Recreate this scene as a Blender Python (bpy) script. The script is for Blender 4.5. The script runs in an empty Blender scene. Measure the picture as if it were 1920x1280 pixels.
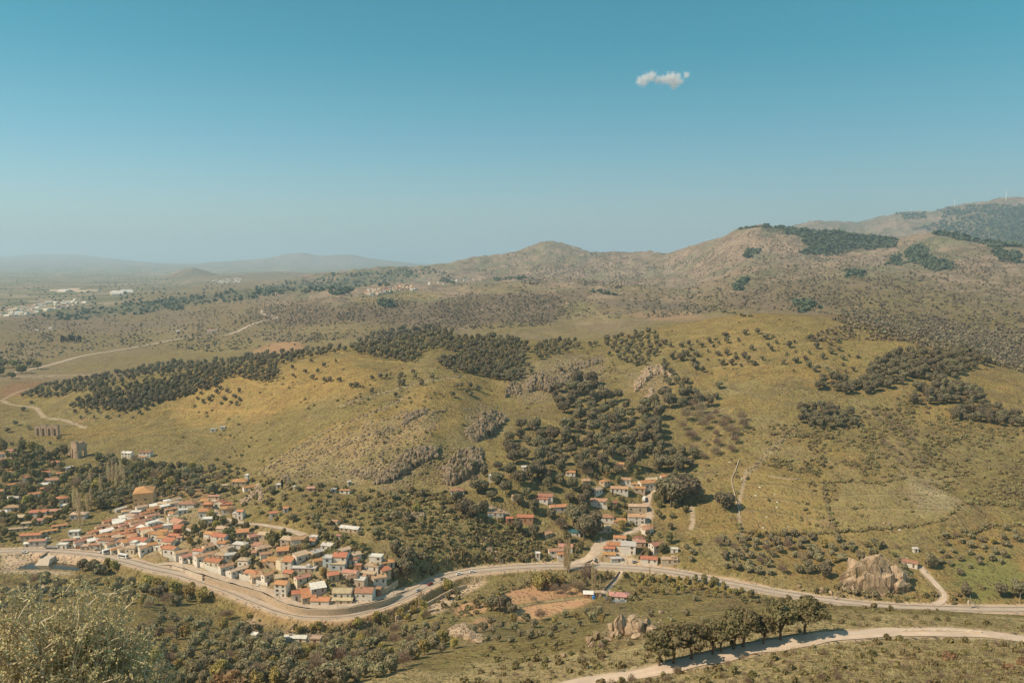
import bpy, bmesh, math, random
import numpy as np
from mathutils import Vector, Matrix
R = math.radians
SC = bpy.context.scene
COL = SC.collection
rng = np.random.default_rng(7)
random.seed(7)

# ------------------------------------------------------------------ camera
FPX, CX, CY, HOR = 1500.0, 960.0, 640.0, 484.0      # in pixels of the 1920 wide photograph
TH = math.atan((CY - HOR) / FPX)
EYE = 200.0
cam_d = bpy.data.cameras.new("camera")
cam = bpy.data.objects.new("camera", cam_d); COL.objects.link(cam)
cam.location = (0, 0, EYE); cam.rotation_euler = (math.pi / 2 - TH, 0, 0)
cam_d.sensor_width = 36.0; cam_d.lens = 36.0 * FPX / 1920.0
cam_d.clip_start = 0.3; cam_d.clip_end = 200000.0
SC.camera = cam

# ------------------------------------------------------------------ light
SUN_AZ, SUN_EL = R(112.0), R(44.0)                  # azimuth from +Y towards -X, elevation
world = bpy.data.worlds.new("World"); SC.world = world; world.use_nodes = True
wn, wl = world.node_tree.nodes, world.node_tree.links
bg = wn["Background"]
sky = wn.new("ShaderNodeTexSky"); sky.sky_type = 'NISHITA'; sky.sun_disc = False
sky.sun_elevation = SUN_EL; sky.sun_rotation = SUN_AZ
sky.altitude = 300; sky.air_density = 1.0; sky.dust_density = 1.2; sky.ozone_density = 2.0
tint = wn.new("ShaderNodeMix"); tint.data_type = 'RGBA'; tint.blend_type = 'MULTIPLY'
tint.inputs[0].default_value = 1.0
wtc = wn.new("ShaderNodeTexCoord"); wsep = wn.new("ShaderNodeSeparateXYZ"); wl.new(wtc.outputs["Generated"], wsep.inputs[0])
wr = wn.new("ShaderNodeValToRGB"); wl.new(wsep.outputs[2], wr.inputs[0])
wr.color_ramp.elements[0].position = 0.0; wr.color_ramp.elements[0].color = (.66, .75, .82, 1)
wr.color_ramp.elements[1].position = .55; wr.color_ramp.elements[1].color = (.62, .84, .74, 1)
for p_, c_ in ((.06, (.60, .77, .79)), (.14, (.39, .77, .75)), (.24, (.16, .77, .70)), (.36, (.14, .80, .70))):
    e_ = wr.color_ramp.elements.new(p_); e_.color = (*c_, 1)
wl.new(sky.outputs[0], tint.inputs[6]); wl.new(wr.outputs[0], tint.inputs[7])
wl.new(tint.outputs[2], bg.inputs[0]); bg.inputs[1].default_value = 0.085
sun_d = bpy.data.lights.new("sun", 'SUN'); sun_d.energy = 3.6; sun_d.angle = R(0.5); sun_d.color = (1.0, 0.845, 0.62)
sun = bpy.data.objects.new("sun", sun_d); COL.objects.link(sun)
to_sun = Vector((-math.sin(SUN_AZ) * math.cos(SUN_EL), math.cos(SUN_AZ) * math.cos(SUN_EL), math.sin(SUN_EL)))
sun.rotation_euler = to_sun.to_track_quat('Z', 'Y').to_euler()
SC.view_settings.view_transform = 'Standard'; SC.view_settings.look = 'None'
SC.view_settings.exposure = 0.70; SC.view_settings.gamma = 1.0
SC.cycles.use_denoising = True; SC.cycles.denoising_prefilter = 'NONE'
SC.cycles.max_bounces = 4; SC.cycles.diffuse_bounces = 2; SC.cycles.volume_bounces = 2
SC.cycles.transparent_max_bounces = 6

# ------------------------------------------------------------------ small helpers
def ray(px, py):
    px = np.asarray(px, float); py = np.asarray(py, float)
    r = (px - CX) / FPX; u = (CY - py) / FPX
    y = math.cos(TH) + u * math.sin(TH); z = -math.sin(TH) + u * math.cos(TH)
    return r / y, z / y

def pix(x, y, z):
    """world -> pixel of the photograph (for land cover and scatter maps)"""
    dz = z - EYE
    f = y * math.cos(TH) - dz * math.sin(TH); u = y * math.sin(TH) + dz * math.cos(TH)
    f = np.maximum(f, 1e-3)
    return CX + FPX * x / f, CY - FPX * u / f

def hash2(ix, iy, seed):
    h = (ix.astype(np.int64) * 374761393 + iy.astype(np.int64) * 668265263 + seed * 974634777) & 0xFFFFFFFF
    h = ((h ^ (h >> 13)) * 1274126177) & 0xFFFFFFFF
    h = ((h ^ (h >> 16)) * 2246822519) & 0xFFFFFFFF
    return ((h ^ (h >> 15)) & 0xFFFFFF) / float(0xFFFFFF)

def vnoise(x, y, seed=0):
    x = np.asarray(x, float); y = np.asarray(y, float)
    ix = np.floor(x); iy = np.floor(y); fx = x - ix; fy = y - iy
    fx = fx * fx * fx * (fx * (fx * 6 - 15) + 10); fy = fy * fy * fy * (fy * (fy * 6 - 15) + 10)
    a = hash2(ix, iy, seed); b = hash2(ix + 1, iy, seed); c = hash2(ix, iy + 1, seed); d = hash2(ix + 1, iy + 1, seed)
    return (a + (b - a) * fx) * (1 - fy) + (c + (d - c) * fx) * fy

def fbm(x, y, lam, octaves=4, seed=0, gain=0.5):
    v = 0; a = 1; n = 0
    for k in range(octaves):
        v = v + a * (vnoise(x / lam * 0.8 + y / lam * 0.6, y / lam * 0.8 - x / lam * 0.6, seed + k) - 0.5); n += a; a *= gain; lam *= 0.5
    return v / n * 2

def pchip(xk, yk, xq):
    xk = np.asarray(xk, float); yk = np.asarray(yk, float)
    h = np.diff(xk); dl = np.diff(yk) / h
    m = np.zeros_like(yk)
    w1 = 2 * h[1:] + h[:-1]; w2 = h[1:] + 2 * h[:-1]
    ok = dl[:-1] * dl[1:] > 0
    with np.errstate(all='ignore'):
        hm = (w1 + w2) / (w1 / dl[:-1] + w2 / dl[1:])
    m[1:-1] = np.where(ok, hm, 0); m[0] = dl[0]; m[-1] = dl[-1]
    i = np.clip(np.searchsorted(xk, xq) - 1, 0, len(h) - 1)
    t = (np.clip(xq, xk[0], xk[-1]) - xk[i]) / h[i]; hh = h[i]
    return ((2 * t**3 - 3 * t**2 + 1) * yk[i] + (t**3 - 2 * t**2 + t) * hh * m[i] + (-2 * t**3 + 3 * t**2) * yk[i + 1] + (t**3 - t**2) * hh * m[i + 1])

def sstep(a, b, x):
    t = np.clip((np.asarray(x, float) - a) / (b - a), 0, 1); return t * t * (3 - 2 * t)

def inpoly(px, py, poly):
    n = len(poly); c = np.zeros(np.shape(px), bool)
    for i in range(n):
        x1, y1 = poly[i]; x2, y2 = poly[(i + 1) % n]
        if y1 == y2: continue
        cond = (y1 > py) != (y2 > py)
        c ^= cond & (px < (x2 - x1) * (py - y1) / (y2 - y1) + x1)
    return c

def polyline_dist(x, y, pts):
    """distance to a polyline and the parameter (index + fraction) of the nearest point"""
    best = np.full(np.shape(x), 1e18); par = np.zeros(np.shape(x))
    for i in range(len(pts) - 1):
        ax, ay = pts[i][:2]; bx, by = pts[i + 1][:2]
        dx, dy = bx - ax, by - ay; L = dx * dx + dy * dy + 1e-12
        t = np.clip(((x - ax) * dx + (y - ay) * dy) / L, 0, 1)
        d = (x - ax - t * dx)**2 + (y - ay - t * dy)**2
        k = d < best
        best = np.where(k, d, best); par = np.where(k, i + t, par)
    return np.sqrt(best), par

# ------------------------------------------------------------------ terrain: ridge and valley lines (pixel x, pixel y, height) or (.., .., depth, 'Y')
ROAD_PX = [(-120,1035),(0,1033),(60,1031),(110,1033),(160,1037),(200,1042),(234,1050),(281,1063),(337,1075),(389,1091),(440,1109),(468,1121),
 (496,1132),(524,1142),(552,1149),(580,1153),(610,1154),(647,1152),(685,1144),(710,1136),(747,1122),(779,1107),(800,1096),(830,1083),(860,1075),
 (900,1069),(950,1064.5),(1000,1061.5),(1050,1060),(1100,1060.5),(1150,1062),(1200,1065),(1240,1069),(1290,1077),(1340,1087),(1390,1097),(1445,1108),
 (1495,1116),(1540,1123),(1582,1128),(1650,1135),(1720,1139),(1800,1141),(1920,1142),(2060,1142)]
def road_z(px): return np.interp(px, [-120, 200, 560, 1000, 1600, 1920], [-1.0, 0.0, 2.0, 4.0, 9.0, 11.0])
G1 = [(-700,1290,75),(0,1290,75),(300,1290,70),(600,1290,72),(900,1290,90),(1200,1290,110),(1500,1290,120),(1920,1290,126),(2700,1290,128)]
G2 = [(-700,1200,40),(0,1200,38),(300,1200,36),(600,1200,36),(800,1205,50),(1000,1190,60),(1200,1160,78),(1350,1148,88),(1500,1140,96),(1700,1147,100),(1920,1158,103),(2700,1165,105)]
G3 = [(-700,1100,-3),(0,1098,-3),(150,1094,-3),(250,1098,-3),(330,1120,-3),(420,1155,-3),(500,1180,-3),(600,1187,-3),(700,1172,-3),(790,1135,-2),(850,1124,0),(920,1140,6),(1000,1147,6),(1200,1135,8),(1400,1128,9),(1500,1130,9),(1600,1140,9),(1700,1145,10),(1920,1149,10.5),(2700,1149,11)]
G4 = [(-700,1070,-5),(0,1068,-5),(120,1069,-5),(200,1072,-5),(250,1082,-4.5),(300,1093,-4),(380,1118,-4),(450,1146,-4),(520,1165,-3.5),(600,1175,-3.5),(680,1160,-3.5),(750,1136,-3.5),(800,1112,-3),(850,1096,-2),(900,1086,0),(1000,1074,1.5),(1200,1077,2.5),(1400,1108,5),(1600,1134,8),(1920,1146,10.5),(2700,1146,11)]
G5 = [(-700,1034,-1)] + [(x, y, float(road_z(x))) for x, y in ROAD_PX if x > -100] + [(2700,1142,11)]
G6 = [(-700,960,5),(0,960,5),(200,965,6),(300,975,8.5),(400,985,13),(480,985,14.6),(560,1000,21),(640,1020,21.5),(700,1020,21.5),(760,1000,23),(850,990,22),(950,990,17),(1050,990,14.6),(1150,985,13),(1200,980,13),(1300,985,18),(1400,1000,17.7),(1500,1020,16),(1600,1040,16.5),(1700,1050,17),(1920,1060,19.5),(2700,1060,25)]
G7 = [(-700,860,8),(0,850,9),(150,845,9),(300,850,14),(400,870,16),(480,890,22),(560,900,30),(640,910,30),(720,900,34),(780,895,34),(850,890,36),(950,880,42),(1050,870,42),(1150,860,42),(1250,860,38),(1400,880,40),(1550,910,36),(1700,940,34),(1800,950,34),(1920,940,36),(2700,900,40)]
G8 = [(-700,800,10),(0,800,11),(150,790,14),(300,780,20),(400,785,26),(500,810,36),(600,820,46),(720,835,52),(790,830,54),(850,815,55),(950,770,56),(1050,760,58),(1150,750,61),(1300,740,68),(1450,750,70),(1600,780,62),(1750,800,58),(1920,810,55),(2700,820,55)]
G9 = [(-700,760,2),(0,752,8),(60,745,12),(150,730,33),(300,705,53),(500,680,69),(640,655,84),(700,648,86),(760,635,90),(830,625,97),(870,632,95),(1000,640,92),(1100,638,90),(1200,625,101),(1250,612,110),(1350,597,122),(1430,590,129),(1550,591,128),(1600,600,123),(1650,614,117),(1720,632,110),(1800,655,100),(1920,692,84),(2700,760,70)]
G10 = [(-700,720,-2),(0,722,2),(150,706,0),(300,696,4),(500,684,14),(700,665,28),(830,655,36),(1000,662,36),(1250,635,62),(1430,618,80),(1550,620,80),(1650,645,62),(1720,660,56),(1800,680,46),(1920,712,30),(2700,770,20)]
G11 = [(-700,640,0),(0,640,0),(150,635,2),(300,630,4),(500,615,26),(700,600,54),(830,600,58),(1000,600,60),(1250,592,78),(1430,577,98),(1550,565,112),(1650,560,116),(1720,565,110),(1800,580,98),(1920,610,76),(2700,640,60)]
G12 = [(-700,560,0),(0,562,0),(150,566,4),(300,558,30),(400,550,52),(520,545,74),(700,540,90),(830,532,104),(1000,528,116),(1100,540,108),(1250,546,104),(1430,520,146),(1650,512,158),(1800,530,136),(1920,540,124),(2700,560,110)]
G13 = [(-700,535,0),(0,535,0),(200,545,10),(300,552,26),(450,549,36),(520,546,46),(700,541,58),(830,534,72),(1000,522,104),(1100,525,100),(1250,520,118),(1430,470,2950,'Y'),(1650,480,2900,'Y'),(1800,490,2600,'Y'),(1920,500,2500,'Y'),(2700,510,2500,'Y')]
G14 = [(-700,522,0),(0,524,0),(280,528,0),(360,535,20),(450,538,40),(520,528,64),(640,512,112),(720,503,140),(800,499,152),(840,494,168),(880,487,5000,'Y'),(960,475,5200,'Y'),(1000,464,5400,'Y'),(1030,456,5500,'Y'),(1065,462,5400,'Y'),(1110,475,5200,'Y'),(1160,476,5000,'Y'),(1200,472,4800,'Y'),(1245,479,4500,'Y'),(1290,466,4100,'Y'),(1330,456,3900,'Y'),(1380,436,3700,'Y'),(1430,423,3600,'Y'),(1500,430,3600,'Y'),(1600,439,3600,'Y'),(1690,448,3450,'Y'),(1740,441,3300,'Y'),(1790,446,3200,'Y'),(1850,461,3000,'Y'),(1920,467,2900,'Y'),(2700,480,2900,'Y')]
G15 = [(-700,512,0),(0,513,0),(300,516,0),(450,518,0),(640,521,0),(800,520,0),(880,495,7000,'Y'),(1030,485,7000,'Y'),(1240,486,6000,'Y'),(1430,470,5200,'Y'),(1600,468,5200,'Y'),(1750,466,5000,'Y'),(1850,478,4600,'Y'),(1920,480,4600,'Y'),(2700,490,4600,'Y')]
G16 = [(-700,506,0),(800,506,0),(880,499,13800,'Y'),(1030,490,10000,'Y'),(1240,479,8500,'Y'),(1300,462,8200,'Y'),(1330,452,8200,'Y'),(1430,440,8200,'Y'),(1500,424,8500,'Y'),(1530,417,8500,'Y'),(1600,421,8500,'Y'),(1650,410,8200,'Y'),(1700,401,8000,'Y'),(1750,400,8000,'Y'),(1790,388,8000,'Y'),(1850,381,8000,'Y'),(1885,375,8000,'Y'),(1920,376,8000,'Y'),(2100,370,8000,'Y'),(2700,400,8000,'Y')]
G17 = [(-700,500,15800,'Y'),(2700,499,15800,'Y')]
G18 = [(x, y, 18000, 'Y') for x, y in [(-700,492),(0,492),(280,494),(350,497),(400,491),(450,488),(500,484),(540,475.5),(570,474),(600,479),(650,477),(700,485),(750,491),(800,496),(900,497),(2700,497)]]
G19 = [(x, y, 28000, 'Y') for x, y in [(-700,484),(0,481),(70,477),(130,477),(200,483),(270,490),(350,494),(500,495),(2700,495)]]
G20 = [(-700,493,60000,'Y'),(2700,493,60000,'Y')]
LINES = [G1,G2,G3,G4,G5,G6,G7,G8,G9,G10,G11,G12,G13,G14,G15,G16,G17,G18,G19,G20]

S = np.concatenate([np.linspace(-1.6, -0.73, 60)[:-1], np.linspace(-0.73, 0.73, 960), np.linspace(0.73, 1.6, 60)[1:]])
def seg(a, b, st): return np.arange(math.log(a), math.log(b), st)
LY = np.concatenate([seg(1.2, 20, .05), seg(20, 120, .02), seg(120, 400, .0055), seg(400, 720, .0022), seg(720, 1200, .0032), seg(1200, 4000, .006), seg(4000, 10000, .009), seg(10000, 72000, .025)])
YG = np.exp(LY)
NS, NY = len(S), len(LY)
lnk, zk = [], []
for yy, zz in ((1.2, 197.6), (5, 195.4), (11, 191.3), (30, 178.5), (70, 154)):
    lnk.append(np.full(NS, math.log(yy))); zk.append(np.full(NS, float(zz)))
for line in LINES:
    s_, l_, t_ = [], [], []
    for p in line:
        s0, t0 = ray(p[0], p[1])
        Y = p[2] if len(p) == 4 else (EYE - p[2]) / -t0
        s_.append(float(s0)); l_.append(math.log(Y)); t_.append(float(t0))
    o = np.argsort(s_); s_ = np.array(s_)[o]; l_ = np.array(l_)[o]; t_ = np.array(t_)[o]
    lq = pchip(s_, l_, S); tq = pchip(s_, t_, S)
    lnk.append(lq); zk.append(EYE + tq * np.exp(lq))
lnk = np.array(lnk); zk = np.array(zk)
for k in range(1, len(lnk)):                          # keep the lines in order of depth
    lnk[k] = np.maximum(lnk[k], lnk[k - 1] + 0.008)
Z = np.empty((NS, NY))
for i in range(NS): Z[i] = pchip(lnk[:, i], zk[:, i], LY)
X = S[:, None] * YG[None, :]; Y2 = np.broadcast_to(YG[None, :], X.shape)

def grid_index(x, y):
    x = np.asarray(x, float); y = np.maximum(np.asarray(y, float), 1.3)
    fi = np.interp(x / y, S, np.arange(NS)); fj = np.interp(np.log(y), LY, np.arange(NY))
    i = np.clip(fi.astype(int), 0, NS - 2); j = np.clip(fj.astype(int), 0, NY - 2)
    return i, j, fi - i, fj - j
def sample(A, x, y):
    i, j, a, b = grid_index(x, y)
    return (A[i, j] * (1 - a) + A[i + 1, j] * a) * (1 - b) + (A[i, j + 1] * (1 - a) + A[i + 1, j + 1] * a) * b
def hgt(x, y): return sample(Z, x, y)

def at(px, py, ymin=90.0, ymax=60000.0):
    """the point of the ground seen at a pixel of the photograph (arrays); NaN where there is none"""
    px = np.atleast_1d(np.asarray(px, float)); py = np.atleast_1d(np.asarray(py, float))
    s, t = ray(px, py)
    out = np.full((len(px), 3), np.nan)
    j0 = int(np.searchsorted(YG, ymin)); j1 = int(np.searchsorted(YG, ymax))
    T = (Z[:, j0:j1] - EYE) / YG[None, j0:j1]
    fi = np.interp(s, S, np.arange(NS)); i = np.clip(fi.astype(int), 0, NS - 2); a = fi - i
    for c in range(0, len(px), 4000):
        sl = slice(c, c + 4000)
        tt = T[i[sl]] * (1 - a[sl, None]) + T[i[sl] + 1] * a[sl, None]
        hit = tt >= t[sl, None]
        k = hit.argmax(1); ok = hit.any(1) & (k > 0)
        k = np.maximum(k, 1); r = np.arange(len(k))
        t0 = tt[r, k - 1]; t1 = tt[r, k]
        f = np.clip((t[sl] - t0) / np.where(abs(t1 - t0) < 1e-12, 1e-12, t1 - t0), 0, 1)
        yy = np.exp(LY[j0 + k - 1] * (1 - f) + LY[j0 + k] * f)
        out[sl, 0] = s[sl] * yy; out[sl, 1] = yy; out[sl, 2] = EYE + t[sl] * yy
        out[sl][~ok] = np.nan
    return out

# relief noise, kept small beside the ridge lines
PX, PY = pix(X, Y2, Z)
rug = np.full(X.shape, 1.0)
rug *= 1 - 0.9 * sstep(14, 2, Z) * sstep(380, 420, Y2) * sstep(900, 700, Y2)      # valley floor
rug *= 0.25 + 0.75 * sstep(0, 60, Z) * sstep(1200, 1600, Y2) + 0.75 * sstep(1600, 1200, Y2)
far = sstep(1300, 2200, Y2) * sstep(20, 90, Z)
amp = np.minimum(Y2 * 0.0016, 30) * rug
nz = fbm(X, Y2, 130, 3, 11) * amp
nz += fbm(X, Y2, 34, 3, 21) * np.minimum(amp, 1.3) * 0.8 * sstep(2500, 1500, Y2)
rid = 1 - np.abs(fbm(X, Y2, 420, 4, 31)) * 2.2
nz += (rid - 0.5) * far * np.minimum(Y2, 4200) * 0.0058
rid2 = 1 - np.abs(fbm(X, Y2, 130, 3, 41)) * 2.2
nz += (rid2 - 0.5) * far * np.minimum(Y2, 3300) * 0.0042
nz += (0.5 - np.abs(fbm(X + 60 * fbm(X, Y2, 90, 2, 57), Y2 * .55, 46, 3, 55)) * 1.6) * 1.5 * rug * sstep(430, 560, Y2) * sstep(1200, 1000, Y2)
nz += fbm(X, Y2, 9, 2, 51) * 0.35 * rug * sstep(900, 500, Y2) * sstep(60, 110, Y2)
nz *= sstep(15000, 9000, Y2)
Z += nz
Z -= 0 * X
# lone round hill standing in the plain
for (hx, hy, hd, hh, sg) in ((365, 512, 7600, 86, 125), (335, 522, 7400, 30, 120), (430, 526, 7000, 30, 200), (500, 520, 7600, 36, 260), (560, 522, 8000, 40, 300)):
    s0, _ = ray(hx, hy); x0 = float(s0) * hd
    Z += hh * np.exp(-((X - x0)**2 / (2 * sg**2) + (Y2 - hd)**2 / (2 * (sg * 1.6)**2)))

# ------------------------------------------------------------------ roads, streets and tracks: (kind, half width, pixel line, height or None)
STREET_PX = [(296,1058),(323,1056),(347,1061),(375,1070),(403,1079),(440,1090),(477,1100),(501,1107),(524,1119),(552,1130),(580,1136),(616,1137),(647,1135),(672,1130),(697,1125),(722,1118),(742,1110),(762,1103)]
HAMLET_PX = [(1172,1060),(1168,1046),(1160,1032),(1150,1020),(1160,1006),(1180,999),(1202,988),(1216,975),(1220,965),(1215,955),(1211,942),(1216,930),(1227,924),(1233,918)]
YARD_PX = [(1070,1059),(1092,1052),(1108,1044),(1117,1032),(1124,1020),(1138,1012)]
PATH_PX = [(1166,1070),(1158,1080),(1150,1090),(1140,1101),(1130,1112)]
DRIVE_PX = [(1727,1062),(1733,1072),(1745,1085),(1757,1098),(1773,1119),(1768,1127),(1752,1133)]
DIRT_PX = [(1030,1297),(1092,1281),(1160,1270),(1230,1257),(1300,1242),(1348,1231),(1400,1219),(1450,1210),(1494,1203),(1540,1196),(1590,1191),(1640,1187.5),(1687,1186),(1735,1185.5),(1784,1186),(1850,1189),(1910,1196),(1965,1205)]
FAR_PX = [(20,700),(60,692),(100,683),(150,668),(200,660),(277,647),(350,633),(437,627),(455,617),(477,605),(505,599),(530,595),(510,593),(493,591),(480,584),(492,581)]
LANE_PX = [(404,934),(400,944),(399,953),(403,966),(417,973),(440,976),(459,982),(478,982),(500,985),(524,989),(547,995),(570,1003)]
LANE2_PX = [(296,968),(302,980),(314,998),(322,1008)]
FAR2_PX = [(653,569),(690,562),(743,556),(800,553),(813,563)]

def px_line(pts, n, zfun=None):
    pts = np.array(pts, float)
    d = np.r_[0, np.cumsum(np.hypot(*np.diff(pts, axis=0).T))]
    q = np.linspace(0, d[-1], n)
    px = pchip(d, pts[:, 0], q); py = pchip(d, pts[:, 1], q)
    if zfun is not None:
        z = zfun(px); s, t = ray(px, py); y = (EYE - z) / -t
        return np.c_[s * y, y, z]
    p = at(px, py, 100)
    p = p[~np.isnan(p[:, 0])]
    return p
def smooth_line(p, k):
    q = p.copy()
    for _ in range(k):
        q[1:-1] = (q[:-2] + 2 * q[1:-1] + q[2:]) / 4
    return q
def street_z(px): return road_z(px) + 3.2 * sstep(300, 400, px) * sstep(775, 700, px)
ROADS = {}
ROADS['main'] = (px_line(ROAD_PX, 260, road_z), 4.4)
ROADS['street'] = (px_line(STREET_PX, 90, street_z), 2.6)
def flatten(line, half, soft, side=None):
    global Z
    x0, x1 = line[:, 0].min() - half - soft, line[:, 0].max() + half + soft
    y0, y1 = line[:, 1].min() - half - soft, line[:, 1].max() + half + soft
    jj = np.where((YG > y0) & (YG < y1))[0]
    Xs = X[:, jj]; Ys = np.broadcast_to(YG[None, jj], Xs.shape)
    m = (Xs > x0) & (Xs < x1)
    d, par = polyline_dist(Xs[m], Ys[m], line)
    zr = np.interp(par, np.arange(len(line)), line[:, 2])
    w = sstep(half + soft, half, d)
    zz = Z[:, jj]; zz[m] = zz[m] * (1 - w) + zr * w
    Z[:, jj] = zz
flatten(ROADS['street'][0], 4.0, 7.0)
flatten(ROADS['main'][0], 7.0, 3.0)
for nm, pts, half, n, sm in (('hamlet', HAMLET_PX, 2.2, 60, 12), ('yard', YARD_PX, 4.0, 30, 8), ('path', PATH_PX, 1.6, 24, 6), ('drive', DRIVE_PX, 1.6, 30, 8),
                             ('dirt', DIRT_PX, 2.4, 90, 20), ('far', FAR_PX, 3.6, 120, 20), ('lane', LANE_PX, 2.2, 60, 12), ('lane2', LANE2_PX, 2.2, 20, 6), ('far2', FAR2_PX, 3.0, 40, 10)):
    ln = smooth_line(px_line(pts, n), sm)
    ROADS[nm] = (ln, half)
    flatten(ln, half + 0.8, 4.0 if nm != 'far' else 12.0)

# pool in the river bed
POOL_Z = -4.3
POOL_PX = [(29,1066),(50,1058),(69,1051),(80,1052.5),(107,1054),(130,1057),(153,1060),(152,1069),(120,1067),(87,1065.5),(60,1066)]
s_, t_ = ray([p[0] for p in POOL_PX], [p[1] for p in POOL_PX]); y_ = (EYE - POOL_Z) / -t_
POOL = np.c_[s_ * y_, y_]
jj = np.where((YG > POOL[:, 1].min() - 12) & (YG < POOL[:, 1].max() + 12))[0]
Xs = X[:, jj]; Ys = np.broadcast_to(YG[None, jj], Xs.shape)
ins = inpoly(Xs, Ys, [tuple(p) for p in POOL]); dd, _ = polyline_dist(Xs, Ys, np.vstack([POOL, POOL[:1]]))
zz = Z[:, jj]
zz = np.where(ins, POOL_Z - np.minimum(1.5, dd * 0.5), np.where(dd < 14, np.clip(zz, POOL_Z + np.minimum(dd * 0.12, .9), POOL_Z + .25 + dd * .14), zz))
Z[:, jj] = zz
flatten(ROADS['main'][0], 5.2, 2.0)

# ------------------------------------------------------------------ land cover
PX, PY = pix(X, Y2, Z)
wx = PX + fbm(X, Y2, 22, 3, 61) * np.clip(9000 / Y2, 2, 14); wy = PY + fbm(X, Y2, 22, 3, 67) * np.clip(4000 / Y2, 1, 7)
C = np.zeros(X.shape + (3,)); ROCK = np.zeros(X.shape); FUR = np.full(X.shape, 1.0)
def col(*c): return np.array(c, float)
GRASS = col(.210, .166, .070); OCHRE = col(.305, .208, .078); OLIVE = col(.155, .125, .068); SCRUBC = col(.205, .152, .105)
PINKB = col(.310, .228, .165); SOIL = col(.47, .285, .155); PALE = col(.52, .40, .285); ROCKC = col(.40, .315, .225); GRAVEL = col(.48, .355, .245)
DARKF = col(.165, .13, .095); FARG = col(.110, .120, .070); STRAW = col(.270, .212, .112)
def mix(mask, c):
    global C
    mask = np.clip(mask, 0, 1)[..., None]; C = C * (1 - mask) + c * mask
n1 = fbm(X, Y2, 160, 4, 71); n2 = fbm(X, Y2, 45, 4, 81); n3 = fbm(X, Y2, 14, 3, 91)
C[:] = GRASS
mix(sstep(-0.15, 0.6, n1 + 0.5 * n2) * .85, OCHRE * 0.92)
mix(sstep(0.0, 0.6, n2 + n3 * 0.5) * 0.55, OLIVE)
mix(sstep(0.15, 0.6, -n2 + n3 * 0.6) * 0.35, STRAW)
# hills beyond the crest
farm = sstep(1180, 1320, Y2)
mix(farm * 1.0, GRASS * 0.55 + SCRUBC * 0.45)
mix(farm * sstep(-0.2, 0.5, n1), STRAW * 0.55 + SCRUBC * 0.45)
nn = fbm(X, Y2, 320, 4, 101)
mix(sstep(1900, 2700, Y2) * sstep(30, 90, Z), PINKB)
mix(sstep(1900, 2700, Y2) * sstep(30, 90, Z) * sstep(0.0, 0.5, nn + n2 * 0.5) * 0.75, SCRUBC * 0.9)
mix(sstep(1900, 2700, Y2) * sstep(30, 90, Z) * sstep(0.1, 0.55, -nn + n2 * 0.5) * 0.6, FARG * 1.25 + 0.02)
# plain: patchwork of fields
pl = sstep(2100, 2700, Y2) * sstep(30, 12, Z)
fx = np.floor((X * 0.8 + Y2 * 0.35) / 210 + hash2(np.floor(Y2 / 130), np.zeros_like(Y2), 5) * 3); fy = np.floor((Y2 - 0.3 * X) / 130)
hv = hash2(fx, fy, 9)[..., None]
pcol = np.where(hv < .3, col(.16, .15, .075), np.where(hv < .55, col(.25, .19, .12), np.where(hv < .8, col(.30, .24, .16), col(.13, .13, .07))))
C = C * (1 - pl[..., None]) + pcol * pl[..., None]
def poly(pts, c, w=1.0, rock=None, fur=None, warp=1.0):
    global ROCK, FUR
    sx = ray([p[0] for p in pts], [p[1] for p in pts])[0]
    i0 = max(0, int(np.searchsorted(S, sx.min() - .03)) - 2); i1 = min(NS, int(np.searchsorted(S, sx.max() + .03)) + 2)
    a, b_ = PX[i0:i1], PY[i0:i1]
    m0 = inpoly(a + (wx[i0:i1] - a) * warp, b_ + (wy[i0:i1] - b_) * warp, pts).astype(float)
    r = int(round(9 * warp)) if warp >= .6 else (2 if warp > .2 else 1)
    for _ in range(2):
        for ax in (0, 1):
            cs = np.cumsum(np.pad(m0, [(r + 1, r) if k == ax else (0, 0) for k in (0, 1)], mode='edge'), axis=ax)
            m0 = (np.take(cs, range(2 * r + 1, cs.shape[ax]), ax) - np.take(cs, range(0, cs.shape[ax] - 2 * r - 1), ax)) / (2 * r + 1)
    if warp >= .6: m0 = sstep(.22, .8, m0 + (n3[i0:i1] * .45 + n2[i0:i1] * .35) * (m0 > .02))
    m = np.zeros(PX.shape); m[i0:i1] = m0 * w
    mix(m, c)
    if rock is not None: ROCK = np.maximum(ROCK, m * rock)
    if fur is not None: FUR = FUR * (1 - m) + fur * m
nf = fbm(X, Y2, 95, 4, 111); nf2 = fbm(X, Y2, 600, 3, 115); fz = sstep(1500, 2300, Y2) * sstep(25, 70, Z)
mix(fz * sstep(.05, .35, nf + .35 * nf2) * .7, FARG * 1.15 + STRAW * .25); mix(fz * sstep(.1, .4, -nf + .3 * nf2) * .55, PINKB * 1.18); mix(fz * sstep(.12, .4, fbm(X, Y2, 45, 3, 117)) * .5, SCRUBC * .72)
mix(sstep(1250, 1500, Y2) * sstep(2300, 1900, Y2) * sstep(.0, .4, nf) * .6, GRASS * .9 + STRAW * .15)
poly([(560,1300),(700,1262),(860,1240),(1000,1235),(1160,1205),(1300,1170),(1500,1150),(1720,1150),(1990,1165),(1990,1320),(560,1320)], STRAW * 1.25 + GRASS * .1, .92, fur=.65)
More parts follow.
